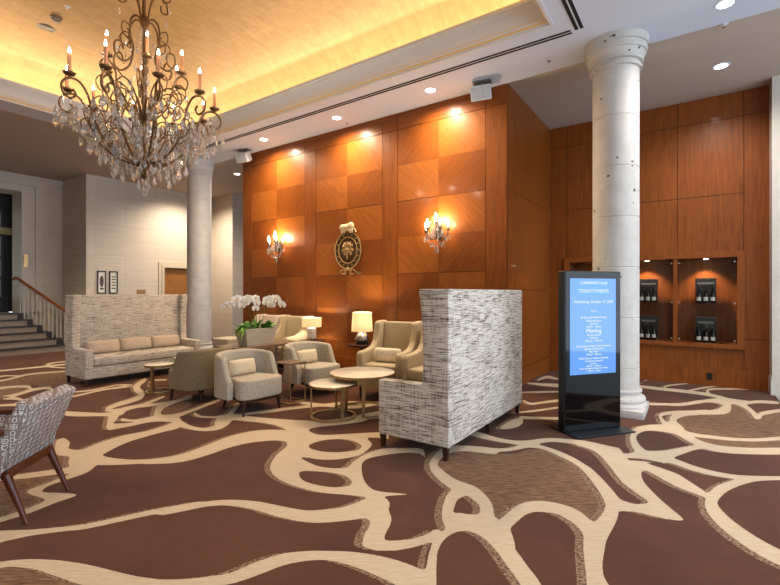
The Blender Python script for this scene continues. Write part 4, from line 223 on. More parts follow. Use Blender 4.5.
# ------------------------------------------------------------------ material helpers
def srgb(r, g, b):
    f = lambda c: (c/255/12.92) if c/255 <= .04045 else ((c/255+.055)/1.055)**2.4
    return (f(r), f(g), f(b), 1)
class N:
    def __init__(s, name):
        s.m = bpy.data.materials.new(name); s.m.use_nodes = True
        s.t = s.m.node_tree; s.n = s.t.nodes; s.n.clear()
        s.out = s.new('ShaderNodeOutputMaterial')
    def new(s, ty, **kw):
        n = s.n.new(ty)
        for k, v in kw.items(): setattr(n, k, v)
        return n
    def l(s, a, b): s.t.links.new(a, b)
    def set(s, inp, v):
        if hasattr(v, 'is_linked') or isinstance(v, bpy.types.NodeSocket): s.l(v, inp)
        else: inp.default_value = v
    def coord(s, scale=(1, 1, 1), rot=(0, 0, 0), kind='Object', loc=(0, 0, 0)):
        c = s.new('ShaderNodeTexCoord'); mp = s.new('ShaderNodeMapping')
        mp.inputs['Scale'].default_value = scale; mp.inputs['Rotation'].default_value = rot; mp.inputs['Location'].default_value = loc
        s.l(c.outputs[kind], mp.inputs['Vector']); return mp.outputs[0]
    def noise(s, vec, scale=5, det=3, rough=.5, dist=0):
        n = s.new('ShaderNodeTexNoise'); s.l(vec, n.inputs['Vector'])
        n.inputs['Scale'].default_value = scale; n.inputs['Detail'].default_value = det
        n.inputs['Roughness'].default_value = rough; n.inputs['Distortion'].default_value = dist
        return n.outputs['Fac']
    def ramp(s, fac, stops, interp='LINEAR'):
        r = s.new('ShaderNodeValToRGB'); s.l(fac, r.inputs[0]); r.color_ramp.interpolation = interp
        e = r.color_ramp.elements
        while len(e) < len(stops): e.new(.5)
        for k, (p, c) in zip(e, stops): k.position = p; k.color = c
        return r.outputs[0]
    def mix(s, fac, a, b, mode='MIX'):
        n = s.new('ShaderNodeMix', data_type='RGBA', blend_type=mode)
        s.set(n.inputs[0], fac); s.set(n.inputs[6], a); s.set(n.inputs[7], b); return n.outputs[2]
    def math(s, op, a, b=0.0, c=None):
        n = s.new('ShaderNodeMath', operation=op); s.set(n.inputs[0], a); s.set(n.inputs[1], b)
        if c is not None: s.set(n.inputs[2], c)
        return n.outputs[0]
    def bsdf(s, col, rough=.5, metal=0.0, bump=None, bs=.2, bd=.01, **kw):
        b = s.new('ShaderNodeBsdfPrincipled'); s.set(b.inputs['Base Color'], col); s.set(b.inputs['Roughness'], rough)
        s.set(b.inputs['Metallic'], metal)
        for k, v in kw.items(): s.set(b.inputs[k], v)
        if bump is not None:
            n = s.new('ShaderNodeBump'); n.inputs['Strength'].default_value = bs; n.inputs['Distance'].default_value = bd
            s.l(bump, n.inputs['Height']); s.l(n.outputs[0], b.inputs['Normal'])
        s.l(b.outputs[0], s.out.inputs[0]); return b
def plain(name, col, rough=.5, metal=0.0, var=.08, scale=20, **kw):
    n = N(name); v = n.noise(n.coord(), scale, 3)
    d = tuple(c*(1-var) for c in col[:3])+(1,); e = tuple(min(1, c*(1+var)) for c in col[:3])+(1,)
    n.bsdf(n.ramp(v, [(.3, d), (.7, e)]), rough, metal, **kw); return n.m
def emit(name, col, st):
    n = N(name); e = n.new('ShaderNodeEmission'); e.inputs[0].default_value = col; e.inputs[1].default_value = st
    n.l(e.outputs[0], n.out.inputs[0]); return n.m
def wood(name, dark, light, rot=(0, 0, 0), sc=(14, 14, .7), rough=.38, coat=.18):
    n = N(name)
    # rotate first, then stretch along the grain
    c0 = n.coord((1, 1, 1), rot); mp = n.new('ShaderNodeMapping'); mp.inputs['Scale'].default_value = sc; n.l(c0, mp.inputs[0])
    g = n.noise(mp.outputs[0], 3, 5, .6, .3); g2 = n.noise(mp.outputs[0], 16, 2, .5)
    big = n.noise(n.coord(), .8, 2)
    f = n.math('ADD', n.math('MULTIPLY', g, .65), n.math('ADD', n.math('MULTIPLY', g2, .25), n.math('MULTIPLY', big, .25)))
    n.bsdf(n.ramp(f, [(.38, dark), (.75, light)]), rough, 0, **{'Coat Weight': coat, 'Coat Roughness': .10, 'Specular IOR Level': .25}); return n.m

WD, WL = srgb(112, 46, 12), srgb(168, 82, 30)
m_marqA = wood('veneer_rising', srgb(114, 58, 16), srgb(158, 90, 34), (0, R(45), 0), sc=(24, 24, 1))
m_marqB = wood('veneer_falling', srgb(96, 46, 11), srgb(136, 73, 24), (0, R(-45), 0), sc=(24, 24, 1))
m_wood = wood('veneer_straight', srgb(96, 46, 12), srgb(142, 77, 26))
m_woodh = wood('veneer_level', srgb(100, 48, 12), srgb(144, 76, 25), sc=(.7, 14, 14))
m_woodr = wood('veneer_alcove', srgb(98, 48, 13), srgb(144, 78, 28), rough=.4, coat=.1)
m_groove = plain('groove_shadow_gap', srgb(50, 20, 8), .7)
m_leg = wood('dark_stained_wood', srgb(34, 18, 12), srgb(62, 32, 22), sc=(30, 30, 2), rough=.35)
m_chairwood = wood('walnut_stain', srgb(58, 26, 12), srgb(96, 48, 24), sc=(30, 30, 3), rough=.35)
m_rail = wood('handrail_wood', srgb(110, 58, 28), srgb(150, 88, 46), sc=(3, 30, 30), rough=.35)
m_doorw = wood('oak_door', srgb(118, 74, 30), srgb(150, 100, 46), sc=(20, 20, .8), rough=.4, coat=.1)
m_tabtop = wood('console_wood', srgb(92, 72, 54), srgb(126, 102, 80), sc=(20, 2, 20), rough=.3)

def limestone(name, plane, base=(214, 203, 188), bw=1.7, bh=.82):
    n = N(name); c = n.new('ShaderNodeTexCoord'); sp = n.new('ShaderNodeSeparateXYZ'); n.l(c.outputs['Object'], sp.inputs[0])
    cb = n.new('ShaderNodeCombineXYZ'); n.l(sp.outputs['Y' if plane == 'x' else 'X'], cb.inputs[0]); n.l(sp.outputs['Z'], cb.inputs[1])
    b = n.new('ShaderNodeTexBrick'); n.l(cb.outputs[0], b.inputs[0]); b.inputs['Scale'].default_value = 1
    b.inputs['Brick Width'].default_value = bw; b.inputs['Row Height'].default_value = bh; b.inputs['Mortar Size'].default_value = .006
    b.inputs['Mortar Smooth'].default_value = .3
    lo = srgb(*[int(x*.93) for x in base]); hi = srgb(*base)
    b.inputs['Color1'].default_value = lo; b.inputs['Color2'].default_value = hi; b.inputs['Mortar'].default_value = srgb(*[int(x*.8) for x in base])
    st = n.noise(n.coord((.8, .8, 16)), 1.6, 4, .6, .2)
    col = n.mix(.45, b.outputs[0], n.ramp(st, [(.35, srgb(176, 156, 134)), (.65, srgb(222, 212, 198))]), 'MULTIPLY')
    col = n.mix(.25, col, hi)
    n.bsdf(col, .55); return n.m
m_limex = limestone('limestone_cladding_side', 'x'); m_limey = limestone('limestone_cladding_cross', 'y')
m_limelt = plain('pale_limestone_trim', srgb(196, 188, 176), .5, var=.05, scale=6)

def travertine(name, col, dk, pits=True):
    n = N(name); a = n.noise(n.coord(), 5, 4); fine = n.noise(n.coord(), 60, 3)
    c1 = n.mix(n.ramp(a, [(.35, (0, 0, 0, 1)), (.7, (1, 1, 1, 1))]), srgb(*dk), srgb(*col))
    v = n.new('ShaderNodeTexVoronoi'); v.inputs['Scale'].default_value = 9; n.l(n.coord((1, 1, 1.3)), v.inputs['Vector'])
    sel = n.noise(n.coord(), 8, 2)
    pit = n.math('MULTIPLY', n.math('LESS_THAN', v.outputs['Distance'], n.math('MULTIPLY', n.math('SUBTRACT', sel, .46), .95)), 1.0)
    fp = n.math('GREATER_THAN', fine, .68)
    c2 = n.mix(n.math('MULTIPLY', fp, .35), c1, srgb(120, 112, 102))
    c3 = n.mix(pit, c2, srgb(84, 74, 66))
    n.bsdf(c3, .6, bump=n.math('SUBTRACT', 1.0, pit), bs=.5, bd=.01); return n.m
m_col = travertine('pitted_column_stone', (196, 190, 182), (184, 177, 168))
m_col2 = plain('grey_column_stone', srgb(188, 184, 182), .55, var=.08, scale=7)
m_white = plain('white_ceiling_paint', srgb(206, 212, 226), .8, var=.01)
m_cornice = plain('cream_plaster', srgb(210, 210, 212), .7, var=.02)
m_cornicegold = plain('gilded_bead', srgb(226, 196, 130), .5, var=.05)
m_taupe = plain('taupe_paint_and_shade', srgb(182, 167, 154), .85, var=.02)  # also carries the dimness of the left ceiling in its colour
m_slotb = plain('black_slot', srgb(14, 14, 15), .8)
m_grey = plain('pewter_metal', srgb(128, 124, 120), .4, .5)

def gold_leaf():
    n = N('gold_leaf'); b = n.new('ShaderNodeTexBrick'); n.l(n.coord((1, 1, 1)), b.inputs[0]); b.offset = 0
    b.inputs['Scale'].default_value = 5; b.inputs['Brick Width'].default_value = .6; b.inputs['Row Height'].default_value = .6
    b.inputs['Mortar Size'].default_value = .014
    b.inputs['Color1'].default_value = srgb(196, 160, 104); b.inputs['Color2'].default_value = srgb(184, 148, 94); b.inputs['Mortar'].default_value = srgb(170, 132, 78)
    a = n.noise(n.coord((3, 1, 1)), 4, 5, .65); f = n.noise(n.coord(), 1.2, 3)
    c = n.mix(.35, b.outputs[0], n.ramp(a, [(.3, srgb(170, 132, 80)), (.7, srgb(214, 182, 128))]))
    c = n.mix(n.math('MULTIPLY', f, .3), c, srgb(190, 150, 90))
    n.bsdf(c, .5, .15); return n.m
m_gold = gold_leaf()

def carpet():
    n = N('lobby_carpet')
    at = lambda k: n.new('ShaderNodeAttribute', attribute_name=k).outputs['Fac']
    edge = n.noise(n.coord((1, 1, 1)), 60, 2)
    cream, shift, tan = at('band'), at('fringe'), at('field')
    jit = n.math('MULTIPLY', n.math('SUBTRACT', edge, .5), .006)
    mc = n.math('GREATER_THAN', n.math('ADD', cream, jit), 0.0)
    mt = n.math('GREATER_THAN', tan, 0.0); ms = n.math('GREATER_THAN', shift, .006)
    pile = n.noise(n.coord(), 220, 2); blot = n.noise(n.coord(), 1.1, 3, .6); strk = n.noise(n.coord((1, 1, 1), (0, 0, R(25))), 1, 1)
    c1 = n.coord((1, 1, 1), (0, 0, R(-35))); mp = n.new('ShaderNodeMapping'); mp.inputs['Scale'].default_value = (9, 85, 1); n.l(c1, mp.inputs[0])
    mp3 = n.new('ShaderNodeMapping'); mp3.inputs['Scale'].default_value = (45, 130, 1); n.l(c1, mp3.inputs[0])
    st = n.noise(mp.outputs[0], 1, 3, .65)
    brown = n.mix(n.ramp(blot, [(.35, (0, 0, 0, 1)), (.65, (1, 1, 1, 1))]), srgb(80, 49, 34), srgb(94, 59, 41))
    brown = n.mix(n.ramp(st, [(.4, (0, 0, 0, 1)), (.7, (.35, .35, .35, 1))]), brown, srgb(68, 41, 29))
    crm = n.mix(n.ramp(st, [(.35, (0, 0, 0, 1)), (.7, (1, 1, 1, 1))]), srgb(188, 166, 136), srgb(204, 184, 156))
    tn = n.ramp(st, [(.36, srgb(80, 55, 40)), (.5, srgb(114, 84, 60)), (.64, srgb(140, 108, 78))])
    hat = n.ramp(n.noise(mp3.outputs[0], 1, 2, .6), [(.44, srgb(82, 54, 42)), (.56, srgb(156, 128, 100))])
    col = n.mix(mt, brown, tn); col = n.mix(ms, col, hat); col = n.mix(mc, col, crm)
    col = n.mix(.25, col, n.ramp(pile, [(.3, (.55, .55, .55, 1)), (.7, (1, 1, 1, 1))]), 'MULTIPLY')
    n.bsdf(col, .95, 0, bump=pile, bs=.3, bd=.004, **{'Specular IOR Level': .1, 'Sheen Weight': .05}); return n.m
m_carpet = carpet()

def slub(name, pale, mid, dark):
    n = N(name)
    h = n.noise(n.coord((3.5, 3.5, 80)), 1.6, 3, .6); h2 = n.noise(n.coord((7, 7, 140), loc=(3, 1, 2)), 1.3, 2)
    v = n.noise(n.coord((90, 90, 6)), 1.4, 2); big = n.noise(n.coord((1, 1, 2.5)), 2, 2)
    f = n.math('ADD', n.math('MULTIPLY', h, .55), n.math('ADD', n.math('MULTIPLY', h2, .3), n.math('ADD', n.math('MULTIPLY', v, .22), n.math('MULTIPLY', big, .12))))
    col = n.ramp(f, [(.485, dark), (.56, mid), (.615, pale), (.70, pale)])
    n.bsdf(col, .85, 0, bump=f, bs=.25, bd=.004, **{'Sheen Weight': .1}); return n.m
m_slub = slub('slub_weave', srgb(206, 197, 184), srgb(150, 136, 120), srgb(70, 58, 48))
m_slubw = slub('slub_weave_warm', srgb(190, 180, 166), srgb(160, 148, 134), srgb(106, 96, 86))
def tweed(name, a, b, sc=140, rough=.9):
    n = N(name); f = n.noise(n.coord((1, 1, 1)), sc, 3, .6); g = n.noise(n.coord((sc, sc, sc*.2)), 1, 2)
    n.bsdf(n.ramp(n.math('ADD', n.math('MULTIPLY', f, .6), n.math('MULTIPLY', g, .4)), [(.38, a), (.62, b)]), rough, 0, bump=f, bs=.25, bd=.003, **{'Sheen Weight': .1}); return n.m
m_tub = tweed('tub_chair_tweed', srgb(148, 137, 119), srgb(192, 181, 162))
m_tubdk = tweed('tub_chair_olive_tweed', srgb(104, 88, 62), srgb(140, 122, 92))
m_wing = tweed('wing_chair_cloth', srgb(162, 144, 112), srgb(194, 176, 142))
m_cush = tweed('cream_cushion_cloth', srgb(196, 178, 146), srgb(220, 204, 176), 80)
m_cush2 = tweed('taupe_cushion_cloth', srgb(168, 148, 128), srgb(190, 172, 152), 90)
m_ledge = tweed('rose_beige_cloth', srgb(186, 166, 150), srgb(206, 188, 172), 90)

def cushpat():
    n = N('dotted_cushion'); v = n.new('ShaderNodeTexVoronoi'); v.inputs['Scale'].default_value = 34; v.inputs['Randomness'].default_value = .2
    n.l(n.coord(), v.inputs['Vector'])
    n.bsdf(n.ramp(v.outputs['Distance'], [(.3, srgb(236, 228, 208)), (.5, srgb(206, 190, 158))]), .85); return n.m
m_cushp = cushpat()
def rosette():
    n = N('rosette_print')
    def vor(sc):
        v = n.new('ShaderNodeTexVoronoi'); v.inputs['Scale'].default_value = sc; v.inputs['Randomness'].default_value = 0
        n.l(n.coord((1, 1, 1), (R(8), R(6), R(45)), loc=(.013, .02, .03)), v.inputs['Vector']); return v
    a = vor(25); b = vor(75)
    d = a.outputs['Distance']
    ring = n.math('MULTIPLY', n.math('GREATER_THAN', d, .33), n.math('LESS_THAN', d, .43))
    dot = n.math('LESS_THAN', d, .17)
    small = n.math('LESS_THAN', b.outputs['Distance'], .30)
    w = n.math('MAXIMUM', n.math('MAXIMUM', ring, dot), n.math('MULTIPLY', small, .9))
    wn = n.new('ShaderNodeTexWhiteNoise'); n.l(a.outputs['Position'], wn.inputs['Vector'])
    blue = n.math('MULTIPLY', n.math('LESS_THAN', d, .34), n.math('GREATER_THAN', wn.outputs['Value'], .86))
    bg = n.ramp(n.noise(n.coord(), 120, 2), [(.3, srgb(112, 94, 84)), (.7, srgb(136, 118, 106))])
    col = n.mix(w, bg, srgb(205, 202, 200)); col = n.mix(blue, col, srgb(160, 180, 194))
    n.bsdf(col, .85); return n.m
m_ros = rosette()
m_brass = plain('brushed_brass', srgb(168, 146, 108), .35, .9, .05)
m_bronze = plain('antique_bronze', srgb(112, 82, 50), .42, .6, .2, 30)
m_gilt = plain('old_gilt', srgb(150, 116, 72), .5, .4, .15, 40)
m_darkgilt = plain('dark_bronze', srgb(82, 62, 38), .5, .5, .2, 60)
def marble():
    n = N('cream_marble'); a = n.noise(n.coord(), 6, 6, .6, 1.2)
    n.bsdf(n.ramp(a, [(.35, srgb(222, 212, 192)), (.6, srgb(238, 231, 216))]), .16, 0, **{'Coat Weight': .3}); return n.m
m_marble = marble()
m_blackgl = plain('black_glass', srgb(6, 6, 7), .06, 0, .02, **{'Specular IOR Level': .3})
m_blackm = plain('black_metal', srgb(11, 11, 12), .35, .2)
m_blackbase = plain('black_steel_plate', srgb(30, 32, 35), .3, .6)
m_iron = plain('dark_iron', srgb(62, 54, 48), .45, .6)
m_chrome = plain('chrome', srgb(210, 208, 204), .18, .95, .02)
m_plastic = plain('white_plastic', srgb(206, 208, 210), .45, 0, .02)
m_ceram = plain('white_ceramic', srgb(228, 222, 212), .3, 0, .03)
m_planter = plain('grey_planter_stone', srgb(186, 172, 150), .6, 0, .1, 25)
m_soil = plain('dark_moss', srgb(52, 44, 28), .9, 0, .3, 60)
m_leaf = plain('orchid_leaf', srgb(88, 138, 58), .4, 0, .3, 8)
m_leafl = plain('trailing_leaf', srgb(120, 160, 70), .5, 0, .3, 20)
m_stem = plain('orchid_stem', srgb(92, 110, 58), .5)
m_petal = plain('white_petal', srgb(240, 234, 222), .6, 0, .03)
m_lip = plain('orchid_lip', srgb(216, 186, 130), .5)
m_stairst = plain('stair_stone', srgb(132, 118, 104), .5, 0, .12, 10)
m_stairdk = plain('dark_stair_stone', srgb(40, 36, 36), .45, 0, .15, 10)
m_paper = plain('print_paper', srgb(222, 216, 204), .7, 0, .03)
m_ink = plain('print_ink', srgb(70, 66, 62), .7)
m_blackfr = plain('black_frame', srgb(24, 20, 18), .35)
m_candle = plain('candle_sleeve', srgb(190, 128, 86), .6, 0, .06, **{'Emission Color': srgb(255, 150, 80), 'Emission Strength': 0.0})
m_bulb = emit('candle_bulb', (1, .9, .75, 1), 60)
m_bulb2 = emit('sconce_bulb', (1, .82, .6, 1), 60)
m_down = emit('downlight_lens', (1, .97, .92, 1), 9)
m_spot = emit('spot_lens', (1, .85, .65, 1), 25)
m_greystone = plain('pale_floor_stone', srgb(140, 136, 130), .4, 0, .06, 4)
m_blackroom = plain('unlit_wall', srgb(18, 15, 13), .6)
m_winglass = emit('lit_window', (.75, .85, .8, 1), .9)
m_lintel = plain('green_gold_lintel', srgb(170, 160, 100), .5)
m_label = plain('white_label', srgb(240, 234, 222), .6)
m_bottle = plain('black_bottle_glass', srgb(10, 11, 10), .1, 0, .05)
m_blackbox = plain('black_gift_box', srgb(34, 32, 32), .35, 0, .1)
def crystal():
    n = N('cut_crystal')
    g = n.new('ShaderNodeBsdfGlass'); g.inputs['Color'].default_value = (1, 1, 1, 1); g.inputs['Roughness'].default_value = .04; g.inputs['IOR'].default_value = 1.5
    d = n.new('ShaderNodeBsdfTranslucent'); d.inputs[0].default_value = srgb(250, 248, 246)
    d2 = n.new('ShaderNodeBsdfDiffuse'); d2.inputs[0].default_value = srgb(246, 244, 242)
    a = n.new('ShaderNodeMixShader'); a.inputs[0].default_value = .5; n.l(d.outputs[0], a.inputs[1]); n.l(d2.outputs[0], a.inputs[2])
    b = n.new('ShaderNodeMixShader'); b.inputs[0].default_value = .25; n.l(g.outputs[0], b.inputs[1]); n.l(a.outputs[0], b.inputs[2])
    n.l(b.outputs[0], n.out.inputs[0]); return n.m
m_cry = crystal()
def paneglass():
    n = N('clear_pane'); t = n.new('ShaderNodeBsdfTransparent'); t.inputs[0].default_value = (.93, .95, .94, 1)
    g = n.new('ShaderNodeBsdfGlossy'); g.inputs['Roughness'].default_value = .02
    f = n.new('ShaderNodeFresnel'); f.inputs[0].default_value = 1.22
    m = n.new('ShaderNodeMixShader'); n.l(f.outputs[0], m.inputs[0]); n.l(t.outputs[0], m.inputs[1]); n.l(g.outputs[0], m.inputs[2])
    n.l(m.outputs[0], n.out.inputs[0]); return n.m
m_glass = paneglass()
def shade():
    n = N('lit_linen_shade'); f = n.noise(n.coord((60, 60, 3)), 1, 2)
    d = n.new('ShaderNodeBsdfDiffuse'); d.inputs[0].default_value = srgb(240, 226, 200)
    t = n.new('ShaderNodeBsdfTranslucent'); n.l(n.ramp(f, [(.3, srgb(236, 220, 190)), (.7, srgb(248, 236, 212))]), t.inputs[0])
    m = n.new('ShaderNodeMixShader'); m.inputs[0].default_value = .55; n.l(d.outputs[0], m.inputs[1]); n.l(t.outputs[0], m.inputs[2])
    n.l(m.outputs[0], n.out.inputs[0]); return n.m
m_shade = shade()
def mosaic():
    n = N('silver_mosaic'); v = n.new('ShaderNodeTexVoronoi'); v.inputs['Scale'].default_value = 60; n.l(n.coord(), v.inputs['Vector'])
    n.bsdf(n.ramp(v.outputs['Distance'], [(.2, srgb(220, 216, 210)), (.6, srgb(120, 114, 108))]), .2, .8, bump=v.outputs['Distance'], bs=.6); return n.m
m_mosaic = mosaic()
def screen():
    n = N('display_screen'); e = n.new('ShaderNodeEmission'); e.inputs[0].default_value = srgb(92, 150, 246); e.inputs[1].default_value = 1.0
    g = n.new('ShaderNodeBsdfGlossy'); g.inputs['Roughness'].default_value = .05; g.inputs[0].default_value = (.05, .05, .05, 1)
    a = n.new('ShaderNodeAddShader'); n.l(e.outputs[0], a.inputs[0]); n.l(g.outputs[0], a.inputs[1]); n.l(a.outputs[0], n.out.inputs[0]); return n.m
m_screen = screen()
m_text = emit('screen_text', (.9, .95, 1, 1), 1.0)
m_banner = emit('screen_banner', srgb(132, 186, 250), 1.0)
# ------------------------------------------------------------------ floor with woven pattern
def sd_poly(px, py, P):
    n = len(P); d = np.full(px.shape, 1e9); ins = np.zeros(px.shape, bool)
    for i in range(n):
        ax, ay = P[i]; bx, by = P[(i+1) % n]
        ex, ey = bx-ax, by-ay; L = ex*ex+ey*ey
        if L < 1e-12: continue
        wx, wy = px-ax, py-ay
        t = np.clip((wx*ex+wy*ey)/L, 0, 1)
        d = np.minimum(d, (wx-t*ex)**2+(wy-t*ey)**2)
        c = ((ay > py) != (by > py))
        if by != ay: ins ^= c & (px < ex*(py-ay)/(by-ay)+ax)
    d = np.sqrt(d); return np.where(ins, d, -d)
SHAPES = [(k, np.array([[float(a) for a in q.split(',')] for q in t.split()])) for k, t in CARPET]
def pattern(X, Y, want):
    out = np.full(X.shape, -.5); mg = .12
    for k, P in SHAPES:
        if (k == 't') != (want == 't'): continue
        x0, y0 = P.min(0)-mg; x1, y1 = P.max(0)+mg
        q = np.nonzero((X > x0) & (X < x1) & (Y > y0) & (Y < y1))[0]
        if len(q) == 0: continue
        s = sd_poly(X[q], Y[q], P)
        if k == '-': out[q] = np.minimum(out[q], np.where(s > -mg, -s, 1))
        else:
            a = out[q]; kk = .045; hh = np.clip(.5+.5*(s-a)/kk, 0, 1)
            out[q] = a*(1-hh)+s*hh+kk*hh*(1-hh)*.8
    return out
gx = np.concatenate([[-18.], np.arange(-13.2, -6, .03), np.arange(-6, .92, .022), [2., 6.]])
gy = np.concatenate([[-6., -1.], np.arange(.2, 5, .022), np.arange(5, 8.65, .03), [12.]])
GX, GY = np.meshgrid(gx, gy); fx, fy = GX.ravel(), GY.ravel()
nx, ny = len(gx), len(gy)
ii = (np.arange(ny-1)[:, None]*nx+np.arange(nx-1)[None, :]).ravel()
fl = bpy.data.meshes.new('floor')
fl.from_pydata(np.stack([fx, fy, np.zeros_like(fx)], 1).tolist(), [], np.stack([ii, ii+1, ii+1+nx, ii+nx], 1).tolist())
def put(nm, a):
    at = fl.attributes.new(nm, 'FLOAT', 'POINT'); at.data.foreach_set('value', a.astype(np.float32))
put('band', pattern(fx, fy, 'c'))
put('fringe', pattern(fx+.823*.056, fy+.568*.056, 'c'))
put('field', pattern(fx, fy, 't'))
fl.materials.append(m_carpet); fl.update()
fo = bpy.data.objects.new('floor', fl); C.objects.link(fo); fo['kind'] = 'structure'
M().box(.9, 6, -6, 8.6, 0.001, .006).obj('floor_stone', m_greystone, kind='structure')

# ------------------------------------------------------------------ room shell
ZC = 4.52
TX0, TX1, TY0, TY1 = -9.1, -1.36, -.05, 5.25
c = M()
c.box(-9.6, TX0, -6, 6.34, ZC, ZC+.1); c.box(TX1, 6, -6, 6.34, ZC, ZC+.1)
c.box(TX0, TX1, TY1, 6.34, ZC, ZC+.1); c.box(TX0, TX1, -6, TY0, ZC, ZC+.1)
c.box(-18, -9.6, -6, 6.34, ZC, ZC+.1, 1); c.box(-18, 6, 6.34, 12.2, ZC, ZC+.1, 1)  # left bay's weak light painted in as taupe, shared with the alcoves
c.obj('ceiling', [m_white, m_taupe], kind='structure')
# cornice of the tray: profile of (inward offset, height) run round the opening
def ringloop(o, z): return [(TX0+o, TY0+o, z), (TX1-o, TY0+o, z), (TX1-o, TY1-o, z), (TX0+o, TY1-o, z)]
prof = [(-.01, ZC+.1), (-.01, ZC-.012), (.03, ZC-.012), (.03, ZC+.012), (.045, ZC+.012), (.05, ZC+.03), (.06, ZC+.034), (.07, ZC+.06), (.08, ZC+.064),
        (.083, ZC+.09), (.1, ZC+.14), (.125, ZC+.18), (.155, ZC+.212), (.165, ZC+.216), (.17, ZC+.235), (.19, ZC+.238), (.19, ZC+.28), (.165, ZC+.285), (.14, ZC+.29), (.10, ZC+.24), (-.28, ZC+.24), (-.28, ZC+.3)]
k = M()
for i in range(len(prof)-1):
    k.rings([ringloop(*prof[i]), ringloop(*prof[i+1])], 1 if i in (4, 5, 7) else 0)
k.obj('trim_1', [m_cornice, m_cornicegold], kind='structure', fix=False)
# gilded vault
vp = [(-.28, ZC+.26), (-.28, ZC+.42)] + [(-.28+1.25*(1-math.cos(a)), ZC+.42+.62*math.sin(a)) for a in [R(q) for q in range(6, 91, 6)]]
g = M(); loops = [ringloop(*p) for p in vp]; g.rings(loops); g.add(loops[-1], [[0, 1, 2, 3]])
g.obj('ceiling_vault', m_gold, kind='structure', smooth=True, fix=False)
ZV = vp[-1][1]
# feature wall of quartered veneer squares
w = M(); w.box(-8.365, -2.3, 6.36, 6.56, 0, ZC, 2)
GAP = .004
def panel(x0, x1, z0, z1, mi, y=6.343): w.box(x0+GAP, x1-GAP, y, 6.37, z0+GAP, z1-GAP, mi)
zr = [4.235, 3.622, 3.008, 2.394, 1.78, 1.167, .553, .27]
for s0, s1 in ((-8.365, -8.055), (-6.441, -6.127), (-4.533, -4.218), (-2.628, -2.3+.004)):
    panel(s0, s1, 4.235, ZC, 4, 6.338); panel(s0, s1, .27, 4.235, 3, 6.338)
for bi, b in enumerate(((-8.055, -7.253, -6.441), (-6.127, -5.34, -4.533), (-4.218, -3.427, -2.628))):
    panel(b[0], b[2], 4.235, ZC, 4, 6.34)
    for r in range(7):
        for q in range(2):
            z1, z0 = zr[r], zr[r+1]
            g_ = .004 if r % 2 == 0 else .001
            w.box(b[q]+(.004 if q == 0 else .0006), b[q+1]-(.004 if q else .0006), 6.343, 6.37, z0+(.001 if r % 2 == 0 and r < 6 else .004), z1-(.004 if r % 2 == 0 else .001), (r+q+1) % 2 if r < 6 else 3)
w.obj('wall_back', [m_marqA, m_marqB, m_groove, m_wood, m_woodh], kind='structure')
M().box(-8.38, -2.3, 6.315, 6.36, 0, .26).box(-8.38, -2.3, 6.322, 6.36, .26, .275).obj('baseboard_back', m_woodh, kind='structure')
# return wall
w = M(); w.box(-2.42, -2.302, 6.37, 8.7, 0, ZC, 1)
for y0, y1 in ((6.345, 6.62), (6.62, 8.36), (8.36, 8.6)):
    for z0, z1 in ((.27, 1.5), (1.5, 2.98), (2.98, 4.205), (4.205, ZC)) if y0 == 6.62 else ((.27, 4.205), (4.205, ZC)):
        w.box(-2.31, -2.285, y0+GAP, y1-GAP, z0+GAP, z1-GAP, 0)
w.box(-2.31, -2.27, 6.345, 8.6, 0, .265, 0)
w.obj('wall_return', [m_wood, m_groove], kind='structure')
# alcove wall with the display niche
NX0, NX1, NZ0, NZ1 = -2.02, .589, .594, 2.09
w = M(); w.box(-2.4, .95, 8.62, 8.7, 0, NZ0, 1); w.box(-2.4, .95, 8.62, 8.7, NZ1, ZC, 1); w.box(-2.4, NX0, 8.62, 8.7, NZ0, NZ1, 1); w.box(NX1, .95, 8.62, 8.7, NZ0, NZ1, 1)
w.box(NX0-.1, NX1+.1, 9.06, 9.1, NZ0-.1, NZ1+.1, 1)
def rp(x0, x1, z0, z1): w.box(x0+GAP, x1-GAP, 8.6, 8.63, z0+GAP, z1-GAP, 0)
xs = [-2.29, -1.98, -1.12, -.27, .575, .88]
for a, b in zip(xs[:-1], xs[1:]):
    rp(a, b, 4.14, ZC)
    if a in (-2.29, .575): rp(a, b, .75, 4.14); rp(a, b, .27, .75)
    else: rp(a, b, 2.97, 4.14); rp(a, b, NZ1, 2.97)
w.box(-1.98, .575, 8.61, 8.63, .27, NZ0, 0)
w.box(-2.29, .88, 8.575, 8.63, 0, .275, 0)
w.obj('wall_right', [m_woodr, m_groove], kind='structure')
w = M(); w.box(.87, 6, 8.3, 8.75, 0, ZC); w.obj('wall_corner', m_limelt, kind='structure')
M().box(.855, 6, 8.285, 8.75, 0, .2).box(.862, 6, 8.292, 8.75, .2, .25).obj('baseboard_corner', m_limelt, kind='structure')
# limestone walls of the entrance side
w = M(); w.box(-13.15, -12.95, 5.02, 7.03, 0, ZC); w.box(-13.15, -12.95, 7.03, 8.1, 2.26, ZC); w.box(-13.15, -12.95, 8.1, 8.8, 0, ZC)
w.box(-12.96, -12.93, 5.2, 5.92, 0, ZC)
w.obj('wall_left', m_limex, kind='structure')
w = M(); w.box(-14.6, -12.932, 5.0, 5.2, 0, ZC)
w.obj('wall_recess', m_limey, kind='structure')
w = M(); w.box(-15.05, -14.45, 4.07, 5.02, 0, ZC); w.box(-15.05, -14.45, -6, 2.2, 0, ZC); w.box(-15.05, -14.45, 2.2, 4.07, 4.07, ZC)
w.obj('wall_entrance', m_limex, kind='structure')
w = M(); w.box(-12.95, -11.86, 8.6, 8.8, 0, ZC); w.obj('wall_hall', m_limey, kind='structure')
w = M(); w.box(-12.0, -11.86, 8.8, 12, 0, ZC); w.obj('wall_passage', m_limex, kind='structure')
M().box(-12, -2.3, 11.9, 12.1, 0, ZC).obj('wall_far', m_limey, kind='structure')
